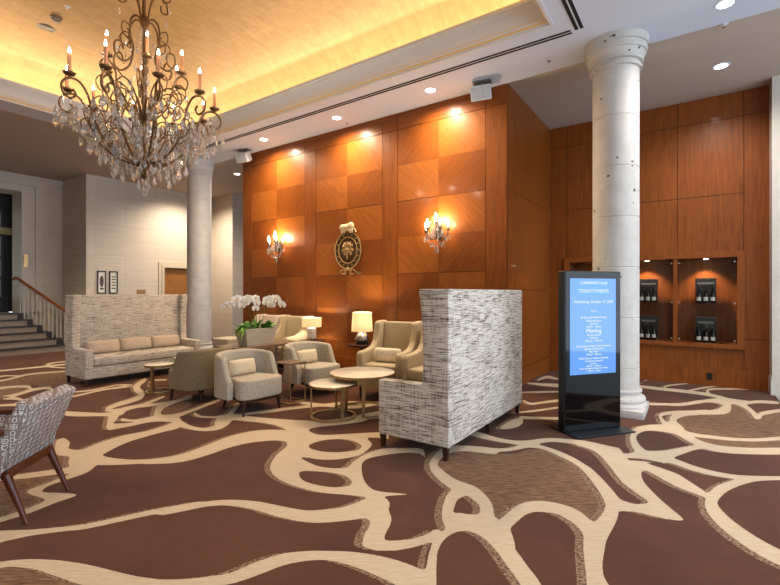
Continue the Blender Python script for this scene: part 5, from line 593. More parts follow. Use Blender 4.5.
M().box(-18, 6, -4.2, -4, 0, ZC).obj('wall_near', m_limey, kind='structure')
# crown band in the recess
M().box(-14.45, -14.38, -6, 4.99, ZC-.08, ZC).box(-14.45, -14.42, -6, 4.99, ZC-.13, ZC-.08).obj('trim_2', m_limelt, kind='structure')
# entrance casing
t = M()
for a, b, d in ((0, .16, .12), (.16, .3, .05), (.3, .45, .10)):
    za, zb = 4.07+a*.6, 4.07+b*.6; t.box(-14.45, -14.45+d, 4.07+a, 4.07+b, .94, zb); t.box(-14.45, -14.45+d, 2.2-b, 2.2-a, .94, zb); t.box(-14.45, -14.45+d, 2.2-a, 4.07+a, za, zb)
t.obj('trim_3', m_limelt, kind='structure')
# the room beyond, with its glazed door frame
M().box(-17, -14.46, 2.2, 4.07, .84, .936).obj('floor_landing', m_stairst, kind='structure')
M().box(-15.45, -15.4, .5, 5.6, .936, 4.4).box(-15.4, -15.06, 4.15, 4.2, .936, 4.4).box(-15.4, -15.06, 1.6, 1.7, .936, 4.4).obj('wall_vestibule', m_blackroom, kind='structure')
wn = M().box(-15.4, -15.36, 3.0, 3.92, 1.3, 3.0).box(-15.4, -15.36, 3.0, 3.92, 3.24, 3.6).obj('window_1', m_winglass, kind='structure')
f = M()
for y in (2.96, 3.45, 3.92): f.box(-15.38, -15.33, y-.03, y+.03, .94, 3.7)
for z in (1.3, 1.85, 2.4, 3.0): f.box(-15.38, -15.33, 2.96, 3.92, z-.03, z+.03)
f.obj('window_frame', m_blackfr, wn)
M().box(-15.38, -15.3, 2.6, 4.13, 3.02, 3.2).obj('lintel', m_lintel, wn)
# door in the left wall
d = M().box(-13.02, -12.985, 7.03, 8.1, 0, 2.26).obj('door_1', m_doorw, kind='structure')
e = M()
for a, b, dd in ((0, .07, .05), (.07, .16, .03)):
    e.box(-12.95, -12.95+dd, 7.03-b, 7.03-a, 0, 2.2+b); e.box(-12.95, -12.95+dd, 8.1+a, 8.1+b, 0, 2.2+b); e.box(-12.95, -12.95+dd, 7.03-a, 8.1+a, 2.2+a, 2.2+b)
e.obj('door_casing', m_planter, d)
M().tube([(-12.985, 7.95, 1.0), (-12.93, 7.95, 1.0), (-12.93, 7.84, 1.0)], .012).obj('door_handle', m_brass, d)
# columns
def column(x, y, rad, mat, name, fl=1.0):
    F = lambda q: rad+q*fl
    pr = []
    for z0, z1 in [(.29, .55)] + [(.55+.605*i, .55+.605*(i+1)) for i in range(6)]:
        if z0 > 4.15: break
        z1 = min(z1, 4.18); pr += [(rad-.006, z0), (rad, z0+.008), (rad, z1-.008), (rad-.006, z1)]
    b = M(); b.lathe(pr, 40, 0, cap=False)
    b.lathe([(F(-.01), 4.16), (F(.03), 4.165), (F(.034), 4.18), (F(.03), 4.195), (F(.006), 4.2), (F(.008), 4.235), (F(.044), 4.24), (F(.048), 4.258), (F(.044), 4.275), (F(.028), 4.28), (F(.036), 4.31), (F(.07), 4.35), (F(.086), 4.352), (F(.09), 4.372), (F(.086), 4.39), (F(.074), 4.394), (F(.08), 4.43), (F(.1), 4.435), (F(.104), 4.455), (F(.104), 4.52)], 48)
    q = rad+.055
    b.lathe([(rad, .3), (rad+.02, .295), (rad+.03, .28), (rad+.028, .262), (rad+.012, .255), (rad+.014, .235), (rad+.035, .22), (rad+.06, .2), (rad+.068, .175), (rad+.062, .15), (rad+.055, .146), (rad+.07, .13), (rad+.078, .105), (rad+.07, .08)], 40, cap=False)
    b.box(-q-.02, q+.02, -q-.02, q+.02, 0, .09, bev=.006)
    return b.obj(name, mat, smooth=30, kind='structure', loc=(x, y, 0))
column(-.838, 6.14, .26, m_col, 'column')
column(-9.56, 6.03, .265, m_col2, 'column', .6)

# ------------------------------------------------------------------ stairs and railing
st = M().box(-14.45, -13.06, -3, 4.0, 0, .1).obj('staircase', m_stairst, kind='structure')
for i in range(6):
    x1 = -13.05-.235*i; ye = 4.72-.13*i; zt = .156*(i+1)
    s_ = M().box(-14.45, x1, -3, ye-.12, zt-.156, zt-.022).obj('step', m_stairst, st)
    M().box(-14.45, x1+.02, -3, ye-.12, zt-.022, zt).box(-14.45, x1+.012, ye-.12, ye, zt-.156, zt).obj('nosing', m_stairdk, s_)
ra = thing('stair_railing', 'wooden handrail on slim pale balusters climbing the stairs behind the settee', 'railing', (-13.15, 4.62, .156))
A = Vector((0.1, .08, .74)); B = Vector((-1.2, -.62, 1.66))
hr = [A, A.lerp(B, .5), B, B+Vector((-.08, -.03, .03)), B+Vector((-.13, -.06, -.02))]
M().tube(hr, .036, 10).obj('handrail', m_rail, ra, smooth=True)
for i in range(13):
    u = (i+.4)/13; p = A.lerp(B, u)
    kk = max(0, min(5, int((-(p.x-.1))/.235))); zb = .156*kk
    M().tube([(p.x, p.y, zb), (p.x, p.y, p.z-.02)], .013, 6).lathe([(.013, -.025), (.022, 0), (.013, .025)], 8, 0, Matrix.Translation((p.x, p.y, zb+(p.z-zb)*.45))).obj('baluster', m_limelt, ra)

# ------------------------------------------------------------------ ceiling fittings
def downlight(x, y, label, power, ang=75, col=(1, .86, .68), z=ZC, tilt=(0, 0, 0)):
    t = thing('downlight', label, 'light', (x, y, z), 0, 'round recessed ceiling lights')
    M().lathe([(.075, -.004), (.1, -.006), (.105, -.001), (.105, .0)], 28, cap=False).obj('trim_ring', m_white, t, smooth=True)
    M().lathe([(.001, -.003), (.076, -.003)], 28, cap=False).obj('lens', m_down, t)
    if power: lamp('SPOT', 'downlight_or_fill_beam', (0, 0, -.02), power, col, t, tilt, spot_size=R(ang), spot_blend=.9, shadow_soft_size=.05)
    return t
downlight(-3.33, 5.905, 'round ceiling downlight nearest the right-hand speaker', PW_DL, 168, (1, .84, .6))
downlight(-5.21, 5.905, 'round ceiling downlight in the middle of the wood wall row', PW_DL, 168, (1, .84, .6))
downlight(-7.14, 5.905, 'round ceiling downlight nearest the left-hand speaker', PW_DL, 168, (1, .84, .6))
downlight(.26, 7.51, 'round ceiling downlight in front of the bottle display alcove', PW_AL, 150, (1, .93, .86))
downlight(.24, 5.92, 'round ceiling downlight at the top right corner, right of the stone column', PW_AL, 150, (1, .93, .86))
downlight(-9.78, 7.23, 'round ceiling downlight in the hall behind the grey column', PW_LH, 150, (1, .86, .7))
downlight(-11.9, 7.4, 'round ceiling downlight over the door in the hall, behind the chandelier', PW_LH, 150, (1, .86, .7))
for x, y, wh in ((.6, 3.3, 'right of the tray'), (.6, .8, 'right of the tray, nearer the entrance'), (.6, -1.8, 'at the near right corner'), (-3.2, -1.6, 'on the near side'), (-5.2, -1.6, 'near side, in the middle'), (-7.2, -1.6, 'near side, further left'), (-11.2, -1.0, 'by the stairs, near side'), (-11.2, 1.5, 'by the stairs'), (3.2, 3.3, 'far right'), (3.2, 6.0, 'far right by the alcove')):
    lamp('SPOT', 'downlight_or_fill_beam', (x, y, ZC-.02), PW_RM*(3 if 'stairs' in wh else 1), (1, .91, .80), None, spot_size=R(130), spot_blend=.6, shadow_soft_size=.05)  # added fill spots out of view, no fittings, to brighten floor and stairs
# air slots
def slot(x0, x1, y0, y1, label):
    t = thing('air_slot', label, 'vent', ((x0+x1)/2, (y0+y1)/2, ZC), 0, 'black linear air slots')
    hx, hy = (x1-x0)/2, (y1-y0)/2
    M().box(-hx, hx, -hy, hy, -.004, 0).obj('slot_frame', m_white, t)
    for s in (-1, 1):
        q = M()
        if hx > hy: q.box(-hx+.02, hx-.02, s*.028-.019, s*.028+.019, -.006, -.002)
        else: q.box(s*.028-.019, s*.028+.019, -hy+.02, hy-.02, -.006, -.002)
        q.obj('slot_opening', m_slotb, t)
slot(-9.0, -1.2, 5.46, 5.57, 'long black double air slot beside the cornice above the wood wall')
slot(-1.185, -1.075, .5, 5.53, 'black double air slot running from the corner above the stone column')
def det(x, y, z, label, big, cat='detector'):
    t = thing('smoke_detector' if big else 'ceiling_sprinkler', label, cat, (x, y, z), 0, 'ceiling detectors and sprinklers')
    if big == 2:
        M().lathe([(.001, -.012), (.11, -.012), (.125, 0)], 24).obj('speaker_grille', m_grey, t, smooth=True)
    elif big:
        M().lathe([(.075, 0), (.075, -.02), (.06, -.03), (.055, -.055), (.03, -.065), (.001, -.066)], 20, cap=False).obj('detector_body', m_grey, t, smooth=True)
    else:
        M().lathe([(.04, 0), (.04, -.006), (.012, -.01), (.012, -.03)], 14).obj('escutcheon', m_plastic, t)
        M().lathe([(.022, -.034), (.022, -.038)], 10).obj('deflector', m_chrome, t)
det(-8.31, 2.66, ZV, 'flat round grey disc in the gilded ceiling, lowest of three', 2, 'vent')
det(-7.88, 2.65, ZV, 'domed grey smoke detector on the gilded ceiling between disc and sprinkler', 1)
det(-7.44, 2.64, ZV, 'small grey sprinkler on the gilded ceiling, topmost of three', 0, 'sprinkler')
det(-1.6, 5.99, ZC, 'small white sprinkler on the ceiling left of the stone column', 0, 'sprinkler')
det(.25, 6.36, ZC, 'small sprinkler between the two downlights right of the column', 0, 'sprinkler')
det(-5.18, 6.15, ZC, 'tiny sprinkler on the ceiling above the middle of the wood wall', 0, 'sprinkler')
def speaker(x, y, label, rz):
    t = thing('wall_speaker', label, 'speaker', (x, y, ZC), rz, 'white ceiling-hung speakers')
    M().box(-.13, .13, -.07, .07, -.02, 0, bev=.004).box(-.02, .02, -.02, .02, -.1, -.02).obj('mount', m_grey, t)
    m = Matrix.Translation((0, -.02, -.16)) @ Matrix.Rotation(R(28), 4, 'X')
    p = [(-.15, -.1), (.15, -.1), (.11, .12), (-.11, .12)]
    b = M().prism(p, -.1, .1, 0, m, .012).obj('cabinet', m_plastic, t)
    M().box(-.135, .135, -.108, -.1, -.085, .085, 0, m, .003).obj('grille', plain('speaker_grille_cloth', srgb(178, 184, 190), .6), b)
speaker(-2.58, 6.1, 'white box speaker hung at the right end of the wood wall', R(12))
speaker(-8.0, 6.1, 'white box speaker hung at the left end of the wood wall', R(12))
# cove lamps hidden behind the cornice lip
L_ = TX1-TX0
for nm, loc, sx, sy in (('cove_lamp_far', ((TX0+TX1)/2, TY1+.17, ZC+.265), L_+.3, .12), ('cove_lamp_near', ((TX0+TX1)/2, TY0-.17, ZC+.265), L_+.3, .12),
                        ('cove_lamp_left', (TX0-.17, (TY0+TY1)/2, ZC+.27), .12, TY1-TY0), ('cove_lamp_right', (TX1+.17, (TY0+TY1)/2, ZC+.27), .12, TY1-TY0)):
    d = lamp('AREA', nm, loc, PW_COVE*max(sx, sy), (1, .87, .68), None, (PI, 0, 0), shape='RECTANGLE', size=sx, size_y=sy)

# ------------------------------------------------------------------ settees
def settee(label, loc, rz, mat, H, arm):
    t = thing('settee', label, 'sofa', loc, rz, 'tall-backed settees')
    D, Wd = .735, 1.93
    h = D/2; w2 = Wd/2
    M().box(-h-.012, -h+.17, -w2-.002, w2+.002, .12, H, bev=.016, seg=3).obj('backrest', mat, t, smooth=True)
    side = [(-h, .12), (h, .12), (h, arm), (-h+.35*D, arm+.005), (-h+.335*D, arm+.3), (-h+.35*D, arm+.55), (-h+.4*D, H), (-h, H)]
    for s in (-1, 1):
        m = fr((0, s*w2 if s < 0 else s*w2, 0), (1, 0, 0), (0, 0, 1))   # local z -> -y
        M().prism(side, 0 if s > 0 else -.12, .12 if s > 0 else 0, 0, m, .016, 3).obj('wing_arm', mat, t, smooth=True)
    M().box(-h+.1, h-.015, -w2+.12, w2-.12, .12, .30, bev=.015).obj('seat_base', mat, t, smooth=True)
    M().box(-h+.12, h, -w2+.122, w2-.122, .30, .45, bev=.035, seg=4).obj('seat_cushion', mat, t, smooth=True)
    for x in (-h+.035, h-.035):
        for y in (-w2+.035, 0, w2-.035) if x < 0 else (-w2+.035, w2-.035):
            m = Matrix.Translation((x, y, 0))
            M().add([(-.017, -.017, 0), (.017, -.017, 0), (.017, .017, 0), (-.017, .017, 0), (-.024, -.024, .13), (.024, -.024, .13), (.024, .024, .13), (-.024, .024, .13)],
                    [[3, 2, 1, 0], [4, 5, 6, 7], [0, 1, 5, 4], [1, 2, 6, 5], [2, 3, 7, 6], [3, 0, 4, 7]], 0, m).obj('leg', m_leg, t)
    return t
settee('tall-backed striped settee seen from behind, in front of the kiosk', (-2.125, 4.38, 0), PI, m_slub, 1.485, .632)
settee('tall-backed settee by the stairs with three small cushions on its seat', (-8.05, 3.92, 0), 0, m_slubw, 1.42, .57)
def cushion(name, label, w, h, d, mat, loc, rot, group=None, cat='cushion'):
    b = bmesh.new(); bmesh.ops.create_cube(b, size=2); bmesh.ops.subdivide_edges(b, edges=b.edges[:], cuts=7, use_grid_fill=True)
    for v in b.verts:
        x, y, z = v.co
        f = (1-abs(y)**3.2)**.5*(1-abs(z)**3.2)**.5 if max(abs(y), abs(z)) < 1 else 0
        v.co = (x*d/2*(.12+.88*f), y*w/2*(1-.05*z*z), z*h/2*(1-.07*y*y))
    o = M().bm(b).obj(name, mat, None, smooth=60, loc=loc, rot=rot)
    return tag(o, label, cat, group)
for y, lb in ((3.385, 'left one of three taupe bolster cushions on the settee by the stairs'), (3.92, 'middle one of three taupe bolster cushions on the settee by the stairs'), (4.45, 'right one of three taupe bolster cushions on the settee by the stairs')):
    cushion('cushion', lb, .52, .22, .12, m_cush2, (-8.12, y, .562), (0, R(-10), 0), 'cushions on the settee by the stairs')

# ------------------------------------------------------------------ tub chairs
def tub_path(q):                       # q in 0..1 round the shell, right arm tip -> back -> left arm tip
    xa, wd, xb = .13, .335, -.34
    L1 = .19
    if q < .28: u = q/.28; return Vector((xa-L1*u, -wd+.0*u, 0))
    if q > .72: u = (1-q)/.28; return Vector((xa-L1*u, wd, 0))
    a = -PI/2+PI*(q-.28)/.44
    ce = abs(math.cos(a))**.75; se = math.copysign(abs(math.sin(a))**.8, math.sin(a))
    return Vector((xa-L1+(xb-(xa-L1))*ce, wd*se, 0))
def tub(label, loc, rz, mat, group='low tub chairs'):
    t = thing('tub_chair', label, 'armchair', loc, rz, group)
    n = 44; loops = []
    for i in range(n+1):
        q = i/n; p = tub_path(q); e = .004
        tg = (tub_path(min(1, q+e))-tub_path(max(0, q-e))).normalized(); nr = Vector((tg.y, -tg.x, 0))   # outward
        d = min(q, 1-q)
        s = max(0, min(1, (d-.0)/.27)); s = s*s*(3-2*s)
        top = .425+(.72-.425)*s+.035*math.sin(PI*max(0, min(1, (d-.28)/.22))/2)*(1 if d > .28 else 0)
        th = .085
        i_ = p-nr*th; lean = -.02*s
        lp = [p+Vector((0, 0, .2))-nr*.012, p+Vector((lean*0, 0, top-.04)), p-nr*.014+Vector((0, 0, top-.01)), p-nr*th*.5+Vector((0, 0, top)), i_+nr*.014+Vector((0, 0, top-.01)), i_+Vector((0, 0, top-.045)), i_+Vector((0, 0, .3)), i_+Vector((0, 0, .2))]
        loops.append([tuple(x) for x in lp])
    b = M().rings(loops)
    for e in (0, n): b.add(loops[e], [list(range(8))])
    b.obj('backrest', mat, t, smooth=50)
    seat = [(.335, -.27), (.355, -.15), (.36, 0), (.355, .15), (.335, .27), (.29, .325), (.20, .337), (.12, .30), (-.1, .25), (-.22, .16), (-.25, 0), (-.22, -.16), (-.1, -.25), (.12, -.30), (.20, -.337), (.29, -.325)]
    M().prism(seat, .195, .44, 0, None, .032, 4).obj('seat', mat, t, smooth=50)
    M().prism([(x*.93, y*.93) for x, y in seat], .165, .2, 0, None).prism([(-.02, -.29), (-.02, .29), (-.2, .24), (-.3, .1), (-.3, -.1), (-.2, -.24)], .165, .2).obj('base_rail', m_leg, t)
    for x, y in ((.27, -.27), (.27, .27), (-.24, -.2), (-.24, .2)):
        k_ = 1 if x > 0 else 1.25
        M().tube([(x*1.04*k_, y*1.06, 0), (x, y, .18)], [.017, .028], 8).obj('leg', m_leg, t)
    t.scale = (.92, .9, .95)
    return t
tub('grey-beige tub chair with a cream cushion, facing right beside the planter', (-4.62, 3.6, 0), R(-4), m_tub)
tub('grey-beige tub chair with a cream cushion, behind the nested round tables', (-4.62, 4.72, 0), R(-6), m_tub)
tub('olive tub chair turned away, its rounded back towards the room', (-5.66, 3.58, 0), R(186), m_tubdk)
cushion('cushion', 'cream lumbar cushion in the tub chair left of the small side table', .37, .2, .11, m_cush, (-4.74, 3.585, .515), (0, R(-14), R(-4)), 'cushions in the tub chairs')
cushion('cushion', 'cream lumbar cushion in the tub chair behind the nested tables', .37, .2, .11, m_cush, (-4.74, 4.72, .515), (0, R(-14), R(-6)), 'cushions in the tub chairs')

# ------------------------------------------------------------------ wing chairs
def wingchair(label, loc, rz, mat, W=.7, H=1.03):
    t = thing('wing_chair', label, 'armchair', loc, rz, 'beige wing chairs')
    h = W/2
    m0 = Matrix.Translation((-.27, 0, .42)) @ Matrix.Rotation(R(-8), 4, 'Y')
    M().box(-.08, .06, -h+.09, h-.09, -.12, H-.42, 0, m0, .04, 4).obj('backrest', mat, t, smooth=True)
    side = [(-.36, .16), (.36, .16), (.36, .60), (.33, .64), (.12, .65), (-.02, .68), (-.1, .75), (-.14, .87), (-.17, H-.02), (-.22, H+.005), (-.42, H+.01), (-.42, .6)]
    for s in (-1, 1):
        m = fr((0, s*h, 0), (1, 0, 0), (0, 0, 1))
        M().prism(side, 0 if s > 0 else -.1, .1 if s > 0 else 0, 0, m, .022, 3).obj('wing_arm', mat, t, smooth=True)
    M().box(-.3, .34, -h+.09, h-.09, .16, .33, bev=.012).obj('seat_base', mat, t, smooth=True)
    M().box(-.28, .37, -h+.1, h-.1, .33, .48, bev=.035, seg=4).obj('seat_cushion', mat, t, smooth=True)
    for x in (-.33, .31):
        for y in (-h+.05, h-.05):
            M().tube([(x, y, 0), (x, y, .17)], [.016, .024], 8).obj('leg', m_leg, t)
    return t
wingchair('beige wing chair with a dotted cushion, right of the mosaic lamp', (-3.60, 5.22, 0), R(-82), m_wing, .70)
wingchair('beige wing chair half hidden behind the big striped settee', (-2.84, 5.2, 0), R(-90), m_wing, .66)
cushion('cushion', 'pale dotted lumbar cushion in the wing chair right of the mosaic lamp', .42, .2, .12, m_cushp, (-3.58, 5.12, .58), (0, R(-14), R(-80)))
wingchair('beige wing chair standing behind the orchid planter', (-7.22, 5.86, 0), R(-90), m_ledge, .70, 1.0)
wingchair('beige wing chair right of the orchids, beside the drum-shaded lamp', (-6.47, 5.88, 0), R(-86), m_wing, .7, 1.0)

# ------------------------------------------------------------------ tables
def pol_(r, a, z): return (r*math.cos(a), r*math.sin(a), z)
def drum(label, loc, rad, H, rz, arc=False):
    t = thing('round_table', label, 'table', loc, rz, 'round marble tables on brass frames')
    M().lathe([(.001, H-.018), (rad-.006, H-.018), (rad-.006, H-.002), (rad-.01, H), (.001, H)], 48, cap=False).obj('table_top', m_marble, t, smooth=30)
    M().lathe([(rad-.006, H-.03), (rad, H-.03), (rad+.001, H-.003), (rad-.005, H-.001)], 48, cap=False).lathe([(.001, H-.03), (rad-.006, H-.03)], 48, cap=False).obj('rim', m_brass, t, smooth=30)
    for k in range(3):
        a = 2*PI*k/3
        m = Matrix.Rotation(a, 4, 'Z')
        M().box(rad-.035, rad-.02, -.019, .019, .02, H-.03, 0, m).obj('leg', m_brass, t)
    if arc:
        b = M(); lo = []
        for i in range(37):
            a = R(313-360+240*i/36)-R(rz*180/PI)
            lo.append([pol_(rad-.05, a, 0), pol_(rad-.012, a, 0), pol_(rad-.012, a, .022), pol_(rad-.05, a, .022)])
        b.rings(lo); b.add(lo[0], [[0, 1, 2, 3]]); b.add(lo[-1], [[3, 2, 1, 0]]); b.obj('base_ring', m_brass, t, smooth=30)
    else: M().lathe([(rad-.05, 0), (rad-.012, 0), (rad-.012, .022), (rad-.05, .022), (rad-.05, 0)], 48, cap=False).obj('base_ring', m_brass, t, smooth=30)
    return t
drum('larger cream marble round table with brass frame, overlapping the lower one', (-3.40, 4.33, 0), .40, .48, R(190), True)
drum('lower cream marble round table with a brass ring base, tucked under the larger', (-3.52, 3.93, 0), .285, .40, R(214.6))
drum('small cream marble round table in front of the settee by the stairs', (-6.52, 3.47, 0), .2, .41, R(60))
drum('pale round table mostly hidden behind the olive tub chair', (-6.42, 3.93, 0), .26, .47, R(10))
# slim side table between the tub chairs
t = thing('side_table', 'slim dark-topped side table between the two tub chairs', 'table', (-4.47, 4.15, 0), R(0))
M().box(-.15, .15, -.15, .15, .515, .535, bev=.004).obj('table_top', m_tabtop, t)
for y in (-.13, .13):
    M().tube([(.13, y, .515), (.13, y, .012), (-.13, y, .012)], .009, 6).obj('leg', m_brass, t)
M().tube([(.13, -.13, .012), (.13, .13, .012)], .009, 6).obj('stretcher', m_brass, t)
# console with crossed braces
t = thing('console_table', 'low wooden console with crossed metal braces under the orchid planter', 'table', (-5.79, 4.72, 0), R(0))
M().box(-.31, .31, -.62, .62, .6, .64, bev=.006).obj('table_top', m_tabtop, t)
for x in (-.27, .27):
    for y in (-.57, .57):
        M().box(x-.015, x+.015, y-.015, y+.015, 0, .6).obj('leg', m_grey, t)
    M().tube([(x, -.56, .04), (x, .56, .58)], .009, 6).obj('brace', m_chrome, t); M().tube([(x+.019, -.56, .58), (x+.019, .56, .04)], .009, 6).obj('brace', m_chrome, t)
# ottoman-like low bench behind the console
t = thing('upholstered_bench', 'low upholstered bench just beyond the left end of the console', 'bench', (-6.85, 4.9, 0), 0)
M().box(-.22, .22, -.2, .2, .46, .66, bev=.03, seg=3).obj('cushion_pad', m_tub, t, smooth=True)
M().box(-.22, .22, -.2, .2, .12, .45, bev=.015).obj('bench_base', m_tub, t, smooth=True)
for x in (-.18, .18):
    for y in (-.16, .16): M().tube([(x, y, 0), (x, y, .125)], .018, 8).obj('leg', m_leg, t)
# lamp tables
def lamptable(label, loc, rad, H, mat):
    t = thing('lamp_table', label, 'table', loc, 0)
    M().lathe([(.001, H-.025), (rad, H-.025), (rad, H), (.001, H)], 32, cap=False).obj('table_top', mat, t)
    M().lathe([(.16, 0), (.16, .02), (.03, .035), (.03, H-.025)], 24).obj('pedestal', mat, t, smooth=30)
    return t
lamptable('dark round table under the mosaic lamp', (-4.6, 5.85, 0), .26, .60, m_leg)
lamptable('dark round table under the drum-shaded white lamp', (-5.83, 5.92, 0), .24, .585, m_leg)
# table lamps
t = thing('table_lamp', 'table lamp with a tall cream shade and silver mosaic gourd base', 'lamp', (-4.6, 5.85, .6))
M().lathe([(.085, .02), (.08, .03), (.115, .055), (.125, .085), (.115, .12), (.085, .165), (.05, .205), (.028, .235), (.012, .27)], 28).obj('lamp_base', m_mosaic, t, smooth=60)
M().lathe([(.105, -.0), (.105, .035), (.09, .05)], 28).obj('foot', m_blackm, t, smooth=30)
M().tube([(0, 0, .26), (0, 0, .535)], .006, 8).lathe([(.002, .53), (.012, .542), (.002, .565)], 8).obj('stem', m_brass, t)
M().lathe([(.178, .215), (.16, .53), (.157, .53), (.175, .215), (.178, .215)], 40, cap=False).obj('lamp_shade', m_shade, t, smooth=60)
M().ell((0, 0, .36), .035, .035, .05).obj('bulb', emit('lamp_bulb', (1, .85, .62, 1), 12), t)
lamp('POINT', 'lamp_glow', (0, 0, .43), PW_LAMP, (1, .87, .70), t, shadow_soft_size=.04)
t = thing('table_lamp', 'table lamp with a wide drum shade and square white ceramic base', 'lamp', (-5.83, 5.92, .585))
M().box(-.062, .062, -.062, .062, .03, .225, bev=.01).obj('lamp_base', m_ceram, t)
M().box(-.07, .07, -.07, .07, 0, .03).obj('foot', m_brass, t)
M().tube([(0, 0, .225), (0, 0, .40)], .006, 8).obj('stem', m_brass, t)
M().lathe([(.178, .245), (.178, .415), (.175, .415), (.175, .245), (.178, .245)], 40, cap=False).obj('lamp_shade', m_shade, t, smooth=60)
M().ell((0, 0, .31), .03, .035, .05).obj('bulb', emit('lamp_bulb', (1, .85, .62, 1), 12), t)
lamp('POINT', 'lamp_glow', (0, 0, .35), PW_LAMP, (1, .87, .70), t, shadow_soft_size=.04)
# ------------------------------------------------------------------ orchid planter
t = thing('orchid_planter', 'grey stone planter of white orchids standing on the console table', 'plant', (-5.74, 4.60, .64))
pl = M()
def rect(hx, hy, z): return [(-hx, -hy, z), (hx, -hy, z), (hx, hy, z), (-hx, hy, z)]
pl.rings([rect(.1, .25, 0), rect(.15, .31, .26), rect(.13, .29, .26), rect(.12, .28, .235)]); pl.add(rect(.12, .28, .235), [[0, 1, 2, 3]]); pl.add(rect(.1, .25, 0), [[3, 2, 1, 0]])
pl.obj('planter_box', m_planter, t, fix=False)
M().ell((0, 0, .235), .12, .28, .03).obj('moss', m_soil, t)
rnd = random.Random(3)
def leaf(b, base, az, L, w_, droop, el=.9):
    P = []; n = 7
    for i in range(n+1):
        u = i/n; r = L*(u*math.cos(el)+.25*u*u*droop); z = L*(u*math.sin(el)-droop*u*u)
        P.append((Vector(base)+Vector((r*math.cos(az), r*math.sin(az), z)), w_*math.sin(PI*min(1, .12+.88*u)**.8)))
    sd = Vector((-math.sin(az), math.cos(az), 0)); vs = []; fs = []
    for p, ww in P: vs += [p-sd*ww, p+Vector((0, 0, -.25*ww)), p+sd*ww]
    for i in range(n): fs += [[3*i, 3*i+1, 3*i+4, 3*i+3], [3*i+1, 3*i+2, 3*i+5, 3*i+4]]
    b.add(vs, fs)
for i in range(34):
    b = M(); y = rnd.uniform(-.26, .24); leaf(b, (rnd.uniform(-.08, .08), y, .24), rnd.uniform(0, 2*PI), rnd.uniform(.2, .3), rnd.uniform(.038, .055), rnd.uniform(.3, .7), rnd.uniform(.7, 1.3))
    b.obj('leaf', m_leaf, t, smooth=True)
for i in range(12):
    b = M(); leaf(b, (.06, -.24, .25), rnd.uniform(-2.4, -.6), rnd.uniform(.18, .34), .026, rnd.uniform(1.0, 1.6), 1.0); b.obj('trailing_leaf', m_leafl, t, smooth=True)
def flower(m):
    b = M()
    for k, (a, L, w_) in enumerate([(90, .052, .021), (210, .05, .02), (330, .05, .02), (20, .056, .036), (160, .056, .036)]):
        a = R(a); vs = [(0, 0, 0)]; n = 7
        for i in range(n):
            q = -1+2*i/(n-1); rr = L*(1-.35*q*q); aa = math.atan2(q*w_, L*.62)
            vs.append((rr*math.cos(a+aa*1.1), rr*math.sin(a+aa*1.1), .006+.012*(1-q*q)*(1 if k > 2 else .3)))
        b.add(vs, [[0, i, i+1] for i in range(1, n)], 0, m)
        b.add([(x, y, z-.004) for x, y, z in vs], [[0, i+1, i] for i in range(1, n)], 0, m)
    b.ell((0, -.004, .018), .011, .014, .012, 1, m, 8, 6); return b
def view_az(): return Vector((5.74, -4.60, 0)).normalized()
for sp, (y0, dirs, L, nf) in enumerate([(-.1, -1, .50, 8), (-.03, -1, .30, 7), (.04, 1, .26, 7), (.1, 1, .42, 8), (0, -.45, .14, 6)]):
    top = .70+.03*(sp % 2)
    pts = [(0, y0, .24), (.02, y0+.03*dirs, .5), (.03, y0+.1*dirs, top-.04), (.04, y0+.22*dirs*L/.4, top+.01), (.05, y0+.7*L*dirs, top-.03), (.06, y0+L*dirs, top-.12)]
    path = crv(pts, 6); s_ = M().tube(path, .0045, 6).obj('stem', m_stem, t, smooth=True)
    for i in range(nf):
        p = path[int(len(path)*(.48+.5*i/(nf-1)))-1]
        d = (view_az()+Vector((rnd.uniform(-.4, .4), rnd.uniform(-.5, .5), rnd.uniform(-.25, .2)))).normalized()
        x = Vector((0, 0, 1)).cross(d).normalized(); y = d.cross(x)
        m = fr(p+d*.015+Vector((0, rnd.uniform(-.02, .02), rnd.uniform(-.035, .02))), x, y) @ Matrix.Scale(1.12, 4)
        flower(m).obj('blossom', [m_petal, m_lip], s_)

# ------------------------------------------------------------------ printed armchair in the foreground
t = thing('armchair', 'rosette-printed armchair with wooden arms at the left foreground', 'armchair', (-3.92, .90, 0), R(225))
W_ = .29
m0 = Matrix.Translation((-.24, 0, .36)) @ Matrix.Rotation(R(-22), 4, 'Y')
bk = [(-.25, -.04), (.25, -.04), (.285, .24), (.275, .44), (-.275, .44), (-.285, .24)]
mb = m0 @ fr((0, 0, 0), (0, 1, 0), (0, 0, 1))
bo = M().prism(bk, -.045, .045, 0, mb, .018, 3).obj('backrest', m_ros, t, smooth=True)
M().box(-.24, .33, -.265, .265, .32, .46, bev=.03, seg=3).obj('seat_cushion', m_ros, t, smooth=True)
for s in (-1, 1):
    pa = [(-.27, .31), (.26, .31), (.22, .57), (-.33, .57)]
    M().prism(pa, -.02, .02, 0, fr((0, s*.285, 0), (1, 0, 0), (0, 0, 1)), .008).obj('side_panel', m_ros, t, smooth=True)
    M().box(-.30, .33, s*.285-.027, s*.285+.027, .575, .605, bev=.008).obj('armrest', m_chairwood, t, smooth=True)
    M().tube([(-.27, s*.235, .315), (.36, s*.25, .315)], .02, 8).obj('side_rail', m_chairwood, t)
    M().tube([(-.40, s*.245, 0), (-.28, s*.235, .315)], [.014, .027], 10).obj('leg', m_chairwood, t, smooth=True)
    M().tube([(.39, s*.28, 0), (.33, s*.26, .33), (.30, s*.285, .58)], [.014, .026, .022], 10).obj('leg', m_chairwood, t, smooth=True)
M().box(-.30, -.255, -.25, .25, .285, .345, bev=.008).obj('rear_rail', m_chairwood, t)

